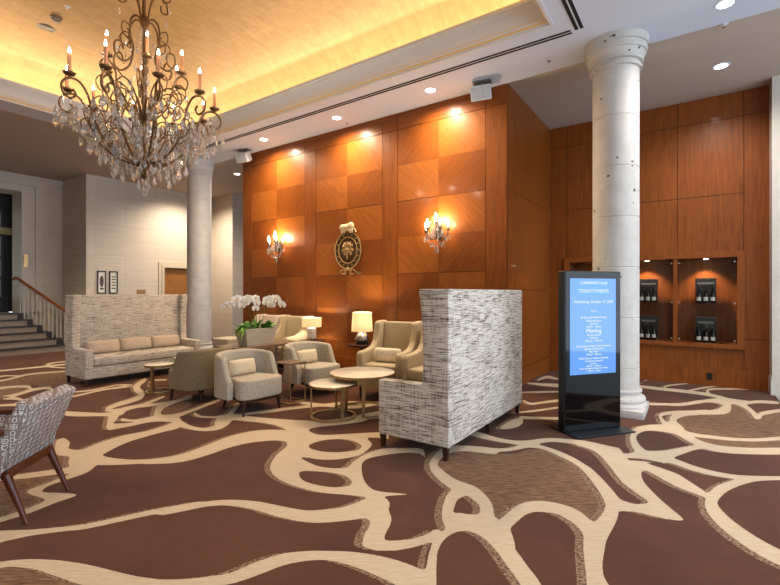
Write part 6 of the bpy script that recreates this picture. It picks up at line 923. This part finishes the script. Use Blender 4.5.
# ------------------------------------------------------------------ kiosk
t = thing('digital_kiosk', 'black freestanding display kiosk with a glowing blue events screen', 'kiosk', (-.903, 5.08, 0), math.atan2(-.61, .79))
M().box(-.24, .19, -.365, .365, 0, .016, bev=.003).obj('base_plate', m_blackbase, t)
M().box(-.10, -.006, -.365, .365, .016, 1.68, bev=.006).obj('body', m_blackm, t)
M().box(-.006, .002, -.355, .355, .03, 1.672, bev=.002).obj('front_glass', m_blackgl, t)
SX0, SX1, SZ0, SZ1 = -.30, .29, .60, 1.602
sc_ = M().box(.0022, .004, SX0, SX1, SZ0, SZ1).obj('screen', m_screen, t)
M().box(.0042, .0046, -.22, .19, 1.41, 1.53).box(.0042, .0046, -.24, .25, 1.54, 1.575).obj('banner', m_banner, sc_)
def text(s, z, size, parent, x=.0055, y=0.0, rot=(PI/2, 0, PI/2), name='text_line', mat=None):
    cu = bpy.data.curves.new(name, 'FONT'); cu.body = s; cu.size = size; cu.align_x = 'CENTER'; cu.extrude = .0004
    cu.materials.append(mat or m_text)
    o = bpy.data.objects.new(name, cu); C.objects.link(o); dg = bpy.context.evaluated_depsgraph_get(); me = bpy.data.meshes.new_from_object(o.evaluated_get(dg)); bpy.data.objects.remove(o)
    o = bpy.data.objects.new(name, me); C.objects.link(o); o.parent = parent; o.location = (x, y, z); o.rotation_euler = rot; return o
for s, z, sz in [('CONFERENCE CLUB', 1.543, .038), ("TODAY'S EVENTS", 1.455, .05), ('Wednesday, October 17, 2018', 1.345, .040), ('Events', 1.255, .026), ('All Day Leadership Meeting', 1.185, .030), ('Burgundy Room', 1.15, .03), ('2nd Floor', 1.118, .028),
                 ('8:00 am - 5:00 pm', 1.088, .026), ('Meeting', 1.035, .062), ('Morning Room', 1.0, .028), ('2nd Floor', .97, .028), ('8:00 am - 12:00 pm', .94, .028),
                 ('All Generation Chapter 75th Anniversary', .885, .027), ('Meeting and Reception', .855, .027), ('Main Floor', .825, .027), ('5:00 pm - 9:00 pm', .797, .027),
                 ('NGLS Summer Advisory Meeting', .757, .028), ('Conference Room B', .728, .027), ('3rd Floor', .70, .025), ('9:00 am - 11:00 am', .675, .025), ]:
    text(s, z, sz, sc_)
for s, z in (('Three-Oh Natural Partners Luncheon', .652), ('11:30 am - 1:30 pm', .625)): text(s, z, .024, sc_)
lamp('AREA', 'screen_glow', (.02, 0, 1.1), 3, (.35, .55, 1), t, (0, R(-90), 0), shape='RECTANGLE', size=1.0, size_y=.58)

# ------------------------------------------------------------------ bottle display cabinet
t = thing('display_cabinet', 'built-in wooden display cabinet with glass fronts and small spotlights', 'cabinet', (-.716, 8.6, NZ0))
X0, X1, Hh = NX0+.716, NX1+.716, NZ1-NZ0
q = M()
q.box(X0, X1, -.05, .03, 0, .063, bev=.003).box(X0, X1, -.05, .03, Hh-.09, Hh, bev=.003).box(X0, X0+.095, -.049, .03, .063, Hh-.09).box(X1-.095, X1, -.049, .03, .063, Hh-.09)
q.obj('frame', m_woodr, t)
q = M(); q.box(X0+.08, X1-.08, .42, .44, .02, Hh-.05); q.box(X0+.07, X0+.09, .03, .43, .02, Hh-.05); q.box(X1-.09, X1-.07, .03, .43, .02, Hh-.05); q.box(X0+.08, X1-.08, .03, .43, .04, .063); q.box(X0+.08, X1-.08, .03, .43, Hh-.09, Hh-.07)
q.obj('interior', m_woodr, t)
dv = (-.30+.716, -1.13+.716)
for d in dv: M().box(d-.024, d+.024, -.03, .42, .063, Hh-.09).obj('divider', m_woodr, t)
secs = [(dv[0]+.024, X1-.095), (dv[1]+.024, dv[0]-.024), (X0+.095, dv[1]-.024)]
for a, b in secs:
    p_ = M().box(a+.01, b-.01, -.012, -.006, .075, Hh-.10).obj('glass_pane', m_glass, t)
    for x in (a+.03, b-.03):
        for z in (.12, .70, Hh-.16): M().lathe([(.013, -.004), (.013, .012), (.001, .013)], 14, 0, fr((x, -.012, z), (1, 0, 0), (0, 0, 1))).obj('standoff', m_chrome, p_, smooth=30)
    M().box(a, b, .04, .40, .688, .696).obj('glass_shelf', m_glass, t)
    cx = (a+b)/2
    s_ = M().lathe([(.03, Hh-.094), (.03, Hh-.09)], 16, 0, Matrix.Translation((cx, .2, 0))).obj('spotlight', m_spot, t)
    lamp('SPOT', 'cabinet_spot', (cx, .2, Hh-.1), PW_CAB, (1, .78, .58), t, (R(8), 0, 0), spot_size=R(100), spot_blend=.7, shadow_soft_size=.02)
def giftset(x, z, nm):
    t = thing('gift_box', 'black presentation box standing behind three bottles, %s' % nm, 'box', (x, 8.84, z), 0, 'black presentation boxes')
    M().box(-.14, .14, 0, .06, 0, .40, bev=.004).obj('box_body', m_blackbox, t)
    M().box(-.11, .11, -.002, .002, .3, .33).obj('lid_band', m_grey, t)
    for k, sd in ((-1, 'left'), (0, 'middle'), (1, 'right')):
        b = thing('wine_bottle', 'black bottle with a white label, %s of three, %s' % (sd, nm), 'bottle', (x+k*.092, 8.77, z), 0, 'black bottles in the display cabinet')
        M().lathe([(.034, 0), (.037, .006), (.037, .15), (.03, .18), (.014, .21), (.013, .265), (.001, .267)], 18).obj('bottle_glass', m_bottle, b, smooth=40)
        M().lathe([(.0155, .235), (.0155, .268), (.001, .27)], 12).obj('capsule', m_blackm, b)
        M().add([(.0378*math.sin(R(q)), -.0378*math.cos(R(q)), z) for z in (.035, .095) for q in range(-50, 51, 20)], [[i, i+1, i+7, i+6] for i in range(5)]).obj('bottle_label', m_label, b)
giftset(.107, NZ0+.697, 'upper shelf of the right compartment'); giftset(.107, NZ0+.064, 'bottom of the right compartment')
giftset(-.70, NZ0+.697, 'upper shelf beside the stone column'); giftset(-.70, NZ0+.064, 'bottom shelf beside the stone column')
t = thing('wall_socket', 'black power socket low on the wooden baseboard under the display cabinet', 'socket', (.153, 8.574, .15))
M().box(-.04, .04, -.008, 0, -.055, .055, bev=.003).obj('cover_plate', m_blackfr, t)
for z in (-.022, .022): M().box(-.018, .018, -.011, -.008, z-.014, z+.014).obj('outlet', m_blackm, t)

# ------------------------------------------------------------------ emblem and plaque on the wood wall
t = thing('wall_crest', 'oval bronze crest with a gilded beast on top and ribbon below', 'emblem', (-5.29, 6.335, 2.235))
mw = fr((0, 0, 0), (1, 0, 0), (0, 0, 1))      # local xy -> wall plane, z towards the room
def oval(a, b, n=48): return [(a*math.cos(2*PI*i/n), b*math.sin(2*PI*i/n)) for i in range(n)]
M().prism(oval(.31, .345), 0, .03, 0, mw, .006).obj('back_plate', m_darkgilt, t, smooth=40)
for a in (.305, .215):
    M().tube([(a*math.cos(2*PI*i/48), -.034, a*1.12*math.sin(2*PI*i/48)) for i in range(49)], .013, 8).obj('rim', m_gilt, t, smooth=True)
for i in range(16):
    a = 2*PI*i/16; M().ell((.26*math.cos(a), -.034, .29*math.sin(a)), .02, .012, .012).obj('stud', m_gilt, t, smooth=True)
fl_ = M()
for i, (a, L, w_) in enumerate([(90, .16, .035), (40, .16, .04), (140, .15, .04), (0, .14, .035), (185, .13, .04), (-40, .13, .035), (-130, .12, .03), (-95, .17, .02), (65, .17, .03), (118, .17, .03)]):
    m = Matrix.Rotation(R(-a), 4, 'Y') @ Matrix.Translation((L*.55, -.045, 0)); fl_.ell((0, 0, 0), L*.5, .018, w_, 0, m)
fl_.ell((0, -.055, .0), .05, .025, .05); fl_.ell((.06, -.055, .09), .035, .02, .035); fl_.ell((-.08, -.055, .06), .035, .02, .035)
fl_.obj('leaf_relief', m_gilt, t, smooth=True)
be = M(); m = Matrix.Translation((0, -.05, .40))
be.ell((.0, 0, .02), .12, .045, .065, 0, m); be.ell((-.1, -.01, .03), .055, .045, .05, 0, m); be.ell((.09, 0, .04), .07, .045, .07, 0, m); be.ell((-.14, -.015, .015), .03, .03, .024, 0, m)
for x in (-.12, -.07, .08, .12): be.ell((x, -.01, -.045), .022, .025, .05, 0, m)
be.tube([tuple(m @ Vector(p)) for p in ((.14, 0, 0), (.19, 0, -.04), (.2, 0, -.08))], .014, 8)
be.obj('beast_crest', plain('pale_gilt', srgb(206, 180, 136), .5, .3, .1, 40), t, smooth=True)
rb = M()
for s in (-1, 1):
    rb.tube(crv([(0, -.03, -.34), (s*.07, -.035, -.38), (s*.06, -.035, -.44), (s*.14, -.03, -.43)]), .014, 8); rb.tube(crv([(s*.02, -.03, -.36), (s*.14, -.035, -.36), (s*.19, -.03, -.41)]), .012, 8)
rb.ell((0, -.04, -.345), .04, .03, .035); rb.obj('ribbon', m_gilt, t, smooth=True)
tag(M().box(-.055, .055, -.012, 0, -.025, .025, bev=.003).obj('wall_plaque', m_brass, None, loc=(-5.06, 6.343, 1.815)), 'tiny brass plaque on the wood wall below the bronze crest', 'plaque')
tag(M().box(0, .02, -.05, .05, -.17, .17, bev=.004).obj('wall_plaque', m_brass, None, loc=(-14.33, 4.15, 2.28)), 'upright brass plaque on the stone doorway casing above the stairs', 'plaque')
tag(M().box(0, .015, -.12, .12, -.06, .06, bev=.004).obj('wall_plaque', m_gilt, None, loc=(-12.95, 6.38, 1.49)), 'small dark bronze plaque on the limestone wall above the settee', 'plaque')
for y0, y1, kind, lb in ((5.25, 5.46, 0, 'black-framed print of a dark oval figure, left of the pair'), (5.54, 5.75, 1, 'black-framed sheet of printed lines, right of the pair')):
    t = thing('framed_picture', lb+' on the limestone wall', 'picture', (-12.925, (y0+y1)/2, 1.735), 0, 'framed pictures on the limestone wall')
    w_ = (y1-y0)/2; h_ = .30
    M().box(0, .025, -w_, w_, -h_, -h_+.03).box(0, .025, -w_, w_, h_-.03, h_).box(0, .025, -w_, -w_+.025, -h_, h_).box(0, .025, w_-.025, w_, -h_, h_).obj('frame', m_blackfr, t)
    M().box(0, .008, -w_+.02, w_-.02, -h_+.02, h_-.02).obj('print_sheet', m_paper, t)
    a = M()
    if kind == 0: a.ell((.009, 0, .02), .003, .05, .15); a.ell((.009, 0, -.17), .003, .045, .03)
    else:
        for z in (-.16, -.08, 0, .08, .15): a.box(.008, .0095, -.05, .05, z-.016, z+.016)
    a.obj('print_image', m_ink, t)
# ------------------------------------------------------------------ crystal pieces
def drop_mesh(L, w_):
    b = M(); b.lathe([(.001, 0), (w_*.35, -.10*L), (w_, -.55*L), (w_*.8, -.72*L), (.001, -L)], 6, cap=False)
    b.v = [(x, y*.55, z) for x, y, z in b.v]; b.tube([(0, 0, .02), (0, 0, 0)], .002, 4); return b
def bead_string(b, pts, n, r):
    P = crv(pts, 8); L = [0]
    for i in range(1, len(P)): L.append(L[-1]+(P[i]-P[i-1]).length)
    for i in range(n):
        s_ = L[-1]*i/max(1, n-1); j = max(1, next((k for k in range(len(L)) if L[k] >= s_-1e-9), len(L)-1))
        u = (s_-L[j-1])/max(1e-9, L[j]-L[j-1]); p = P[j-1].lerp(P[j], u)
        b.add([p+Vector(d)*r for d in ((1, 0, 0), (-1, 0, 0), (0, 1, 0), (0, -1, 0), (0, 0, 1), (0, 0, -1))],
              [[0, 2, 4], [2, 1, 4], [1, 3, 4], [3, 0, 4], [2, 0, 5], [1, 2, 5], [3, 1, 5], [0, 3, 5]])
drop_big = drop_mesh(.14, .04).obj('crystal_drop', m_cry).data
drop_sm = drop_mesh(.085, .020).obj('crystal_drop', m_cry).data
for o in list(C.objects):
    if o.name.startswith('crystal_drop'): bpy.data.objects.remove(o)
def hang(me, p, parent, rz, sc=1.0):
    o = bpy.data.objects.new('crystal_drop', me); C.objects.link(o); o.parent = parent; o.location = p; o.rotation_euler = (0, 0, rz); o.scale = (sc,)*3; return o

def pol(r, a, z): return (r*math.cos(a), r*math.sin(a), z)
# ------------------------------------------------------------------ chandelier (hub at the origin of its empty)
CH = Vector((-5.2, 2.6, 2.91))
t = thing('chandelier', 'large bronze candle chandelier dripping with crystals under the gilded ceiling', 'chandelier', CH)
top = ZV-CH.z
M().lathe([(.013, .0), (.03, .02), (.016, .08), (.02, .3), (.034, .5), (.02, .52), (.02, 1.0), (.035, 1.02), (.02, 1.06), (.018, 1.55), (.05, 1.6), (.06, 1.64), (.045, 1.68), (.018, 1.72), (.014, top-.12)], 16).obj('stem', m_bronze, t, smooth=50)
M().lathe([(.014, top-.14), (.11, top-.05), (.14, top), ], 24).obj('ceiling_rose', m_bronze, t, smooth=50)
M().lathe([(.001, -.17), (.03, -.15), (.045, -.11), (.02, -.07), (.03, -.05), (.085, -.02), (.1, .01), (.07, .04), (.02, .05)], 20).obj('hub', m_bronze, t, smooth=50)
rnd = random.Random(11); t.scale = (.93, .93, 1); beads = M(); more = M(); ndrop = 0
yaw = math.atan2(-CH.x, 0)  # unused offset keeps the arms evenly spread
def candle(parent, r, a, z, up=.03):
    p = Vector(pol(r, a, z)); T_ = Matrix.Translation(p)
    d = M().lathe([(.004, -.03), (.02, -.012), (.055, .0), (.062, .016), (.05, .008), (.02, .012)], 14, 0, T_)
    for k in range(7): 
        aa = 2*PI*k/7; d.add([pol(.04, aa-.3, .0), pol(.04, aa+.3, .0), pol(.078, aa, .028)], [[0, 1, 2], [2, 1, 0]], 0, T_)
    d.obj('drip_pan', m_bronze, parent)
    M().lathe([(.018, .01), (.019, .21), (.008, .215)], 12, 0, T_).obj('candle_sleeve', m_candle, parent, smooth=30)
    M().lathe([(.006, .212), (.014, .226), (.012, .245), (.003, .272)], 10, 0, T_).obj('bulb', m_bulb, parent, smooth=True)
ARMS = 10; PH = R(199)
tips = []
for i in range(ARMS):
    a = PH+2*PI*i/ARMS
    rz = [(.05, .03), (.18, .02), (.34, .09), (.48, .22), (.57, .40), (.62, .58), (.70, .69), (.80, .70), (.87, .63), (.86, .54), (.79, .50), (.74, .55), (.77, .60)]
    A_ = M().tube(crv([pol(r, a, z) for r, z in rz], 5), .0125, 8)
    A_.tube(crv([pol(.50, a, .25), pol(.62, a, .30), pol(.66, a, .42), pol(.58, a, .47), pol(.54, a, .41)], 5), .008, 6)
    A_.tube(crv([pol(.60, a, .52), pol(.50, a, .62), pol(.42, a, .56), pol(.44, a, .47), pol(.51, a, .48)], 5), .008, 6)
    arm = A_.obj('lower_arm', m_bronze, t, smooth=60)
    candle(arm, .80, a, .735)
    tips.append((.87, a, .60))
    for r, z, me, sc in ((.90, .44, drop_big, .9), (.83, .38, drop_big, 1), (.76, .43, drop_sm, 1), (.68, .30, drop_big, 1), (.58, .18, drop_big, 1), (.46, .05, drop_big, 1.05), (.33, -.06, drop_big, 1)):
        if ndrop < 84:
            aa = a+rnd.uniform(-.13, .13); hang(me, pol(r, aa, z+rnd.uniform(-.03, .03)), t, rnd.uniform(0, 3), sc); ndrop += 1
    for r, z0, z1 in ((.86, .53, .44), (.80, .49, .38), (.68, .42, .31), (.58, .30, .19), (.46, .2, .06), (.33, .08, -.05)):
        bead_string(beads, [pol(r, a, z0), pol(r, a, z1)], 5, .009)
    # swags between neighbouring arms
    a2 = a+2*PI/ARMS; am = (a+a2)/2
    bead_string(beads, [pol(.86, a, .56), pol(.84, am, .42), pol(.86, a2, .56)], 22, .009)
    bead_string(beads, [pol(.55, a, .36), pol(.54, am, .20), pol(.55, a2, .36)], 16, .009)
    bead_string(beads, [pol(.30, am, 1.02), pol(.26, am, .7), pol(.52, am, .34)], 22, .009)
    bead_string(beads, [pol(.05, am, 1.55), pol(.16, am, 1.2), pol(.30, am, 1.02)], 18, .008)
    bead_string(beads, [pol(.52, am, .28), pol(.3, am, -.02), pol(.06, am, -.12)], 18, .010)
    for r, z in ((.52, .20), (.40, .06), (.26, -.04), (.70, .34)):
        m = Matrix.Translation(pol(r, am, z)) @ Matrix.Rotation(rnd.uniform(0, 3), 4, 'Z'); q = drop_mesh(.11, .028); more.add(q.v, q.f, 0, m)
    for r, z in ((.5, .42), (.34, .38), (.2, .34), (.4, .72)):
        m = Matrix.Translation(pol(r, am+rnd.uniform(-.2, .2), z)) @ Matrix.Rotation(rnd.uniform(0, 3), 4, 'Z'); q = drop_mesh(.10, .026); more.add(q.v, q.f, 0, m)
for i in range(ARMS):
    a = PH+2*PI*(i+.5)/ARMS
    q = M().tube(crv([pol(.04, a, .52), pol(.16, a, .80), pol(.30, a, .88), pol(.40, a, .78), pol(.36, a, .66), pol(.27, a, .68), pol(.28, a, .76)], 5), .009, 6)
    q.tube(crv([pol(.30, a, .87), pol(.42, a, .92), pol(.50, a, .84), pol(.46, a, .74), pol(.40, a, .77)], 5), .007, 6)
    q.tube(crv([pol(.14, a, .28), pol(.28, a, .40), pol(.44, a, .40), pol(.47, a, .28), pol(.38, a, .24), pol(.36, a, .32)], 5), .008, 6)
    q.obj('scroll', m_bronze, t, smooth=60)
for i in range(6):
    a = PH+R(18)+2*PI*i/6
    A_ = M().tube(crv([pol(.03, a, .5), pol(.2, a, .62), pol(.33, a, .8), pol(.36, a, .94), pol(.44, a, 1.02), pol(.52, a, .96), pol(.50, a, .87), pol(.44, a, .89)], 5), .011, 8)
    arm = A_.obj('upper_arm', m_bronze, t, smooth=60); candle(arm, .45, a, 1.05)
    for r, z in ((.50, .80), (.36, .74)): hang(drop_sm, pol(r, a, z), t, rnd.uniform(0, 3)); ndrop += 1
    # tall double scrolls from the collar
    s_ = M()
    s_.tube(crv([pol(.03, a, 1.62), pol(.10, a, 1.66), pol(.17, a, 1.58), pol(.18, a, 1.42), pol(.14, a, 1.28), pol(.18, a, 1.14), pol(.28, a, 1.08), pol(.36, a, 1.14), pol(.36, a, 1.25), pol(.29, a, 1.28), pol(.26, a, 1.21)], 5), .0115, 8)
    s_.tube(crv([pol(.17, a, 1.5), pol(.26, a, 1.52), pol(.28, a, 1.42), pol(.22, a, 1.36), pol(.18, a, 1.42), pol(.22, a, 1.46)], 5), .008, 6)
    s_.tube(crv([pol(.15, a, 1.32), pol(.26, a, 1.38), pol(.31, a, 1.31), pol(.26, a, 1.24)], 5), .008, 6)
    s_.obj('scroll', m_bronze, t, smooth=60)
    c_ = M().tube(crv([pol(.04, a, 1.64), pol(.08, a, 1.85), pol(.17, a, 2.02), pol(.29, a, 2.0), pol(.31, a, 1.88), pol(.23, a, 1.86), pol(.22, a, 1.93)], 5), .010, 8).obj('crown_scroll', m_bronze, t, smooth=60)
    hang(drop_sm, pol(.30, a, 1.80), t, 0)
    # inner basket ribs
    M().tube(crv([pol(.06, a+.5, .04), pol(.2, a+.5, .25), pol(.24, a+.5, .5), pol(.15, a+.5, .68), pol(.08, a+.5, .60), pol(.03, a+.5, .42)], 5), .009, 6).obj('basket_rib', m_bronze, t, smooth=60)
    bead_string(beads, [pol(.02, a, .5), pol(.07, a, .8), pol(.02, a, 1.55)], 30, .010)
for i, (r, z) in enumerate(((0, -.17), (.06, -.12), (.06, -.13), (.06, -.11))): hang(drop_big, pol(r, i*2.1, z-.03), t, i)
M().ell((0, 0, -.325), .03, .03, .03).obj('crystal_ball', m_cry, t, smooth=True)
for i in range(210):
    r = .12+.68*rnd.random()**.6; a = rnd.uniform(0, 2*PI); zl = -.10+.62*(r/.85)**1.5
    z = zl+rnd.uniform(-.02, .34)*(1.1-r); q = drop_mesh(rnd.uniform(.09, .14), rnd.uniform(.024, .035))
    more.add(q.v, q.f, 0, Matrix.Translation(pol(r, a, z)) @ Matrix.Rotation(rnd.uniform(0, 3), 4, 'Z'))
for i in range(30):
    r = rnd.uniform(.1, .4); z = rnd.uniform(.7, 1.5)*(1-.3*r); a = rnd.uniform(0, 2*PI); q = drop_mesh(.085, .02)
    more.add(q.v, q.f, 0, Matrix.Translation(pol(r, a, z)) @ Matrix.Rotation(rnd.uniform(0, 3), 4, 'Z'))
mo = more.obj('crystal_drops', m_cry, t); mo['kind'] = 'stuff'
bo = beads.obj('crystal_beads', m_cry, t); bo['kind'] = 'stuff'
for i in range(5):
    lamp('POINT', 'candle_glow', pol(.80, PH+2*PI*(i*2)/ARMS, 1.0), PW_CH/5, (1, .86, .66), t, shadow_soft_size=.05)

# ------------------------------------------------------------------ wall sconces
def sconce(x, label):
    t = thing('wall_sconce', label, 'sconce', (x, 6.34, 2.42), 0, 'crystal wall sconces')
    M().prism(oval(.05, .12, 24), 0, .02, 0, mw, .004).lathe([(.012, 0), (.03, .03), (.02, .12), (.028, .22), (.01, .3)], 14, 0, Matrix.Translation((0, -.09, -.12))).obj('backplate', m_iron, t, smooth=40)
    st_ = M()
    for k, (dx, dy, z) in enumerate(((-.2, -.11, .02), (.2, -.11, .02), (-.11, -.21, .05), (.11, -.21, .05), (0, -.14, .15))):
        A_ = M().tube(crv([(0, -.07, -.08), (dx*.5, -.07+(dy+.07)*.6, -.12), (dx*.95, dy, -.05), (dx, dy, z)], 5), .007, 6).obj('arm', m_iron, t, smooth=60)
        T_ = Matrix.Translation((dx, dy, z))
        M().lathe([(.004, -.02), (.03, 0), (.036, .012), (.01, .006)], 12, 0, T_).obj('drip_pan', m_iron, A_)
        M().lathe([(.011, .005), (.011, .06)], 10, 0, T_).obj('candle_sleeve', m_ceram, A_)
        M().lathe([(.005, .058), (.02, .08), (.017, .11), (.003, .15)], 10, 0, T_).obj('bulb', m_bulb2, A_, smooth=True)
        for q in (-1, 1): hang(drop_sm, (dx+q*.03, dy, z-.09), t, k, .9)
        bead_string(st_, [(dx, dy, z-.02), (dx*.6, dy*.9, -.2), (0, -.1, -.24)], 12, .008)
    for k in range(7): hang(drop_sm, (.11*math.cos(k*.9), -.1+.05*math.sin(k*.9), -.15-.02*(k % 3)), t, k)
    hang(drop_big, (0, -.1, -.22), t, 0)
    for k in range(18):
        a = PI+PI*(k % 9)/8; r = .10+.09*(k//9); hang(drop_sm, (r*math.cos(a)*1.1, -.09+r*math.sin(a)*.8, -.02-.07*(k//9)+.05*(k % 2)), t, k)
    for k in range(5):
        a = PI+PI*k/4; bead_string(st_, [(0, -.09, .28), (.09*math.cos(a), -.1+.06*math.sin(a), .2), (.15*math.cos(a), -.1+.1*math.sin(a), .06)], 10, .007)
    o = st_.obj('crystal_beads', m_cry, t); o['kind'] = 'stuff'
    lamp('POINT', 'sconce_glow', (0, -.17, .2), PW_SC, (1, .74, .46), t, shadow_soft_size=.06)
sconce(-3.40, 'crystal candle sconce on the wood wall right of the bronze crest')
sconce(-7.15, 'crystal candle sconce on the wood wall left of the bronze crest')

# ------------------------------------------------------------------ camera, world, colour
cd = bpy.data.cameras.new('camera'); cd.sensor_width = 36; cd.lens = 446/780*36; cd.shift_y = .5/780
co = bpy.data.objects.new('camera', cd); C.objects.link(co)
co.location = (0, 0, 1.45); co.rotation_euler = (PI/2, 0, R(34.6)); cd.clip_start = .05
bpy.context.scene.camera = co
wd = bpy.data.worlds.new('world'); bpy.context.scene.world = wd; wd.use_nodes = True
bg = wd.node_tree.nodes['Background']; bg.inputs[0].default_value = (.70, .84, 1, 1); bg.inputs[1].default_value = WORLD
sc = bpy.context.scene
sc.view_settings.view_transform = 'Standard'; sc.view_settings.look = 'None'; sc.view_settings.exposure = EXPO; sc.view_settings.gamma = 1
sc.view_settings.use_curve_mapping = False
sc.cycles.use_denoising = True
sc.cycles.max_bounces = 8; sc.cycles.transparent_max_bounces = 16; sc.cycles.caustics_reflective = False; sc.cycles.caustics_refractive = False
sc.cycles.sample_clamp_indirect = 6
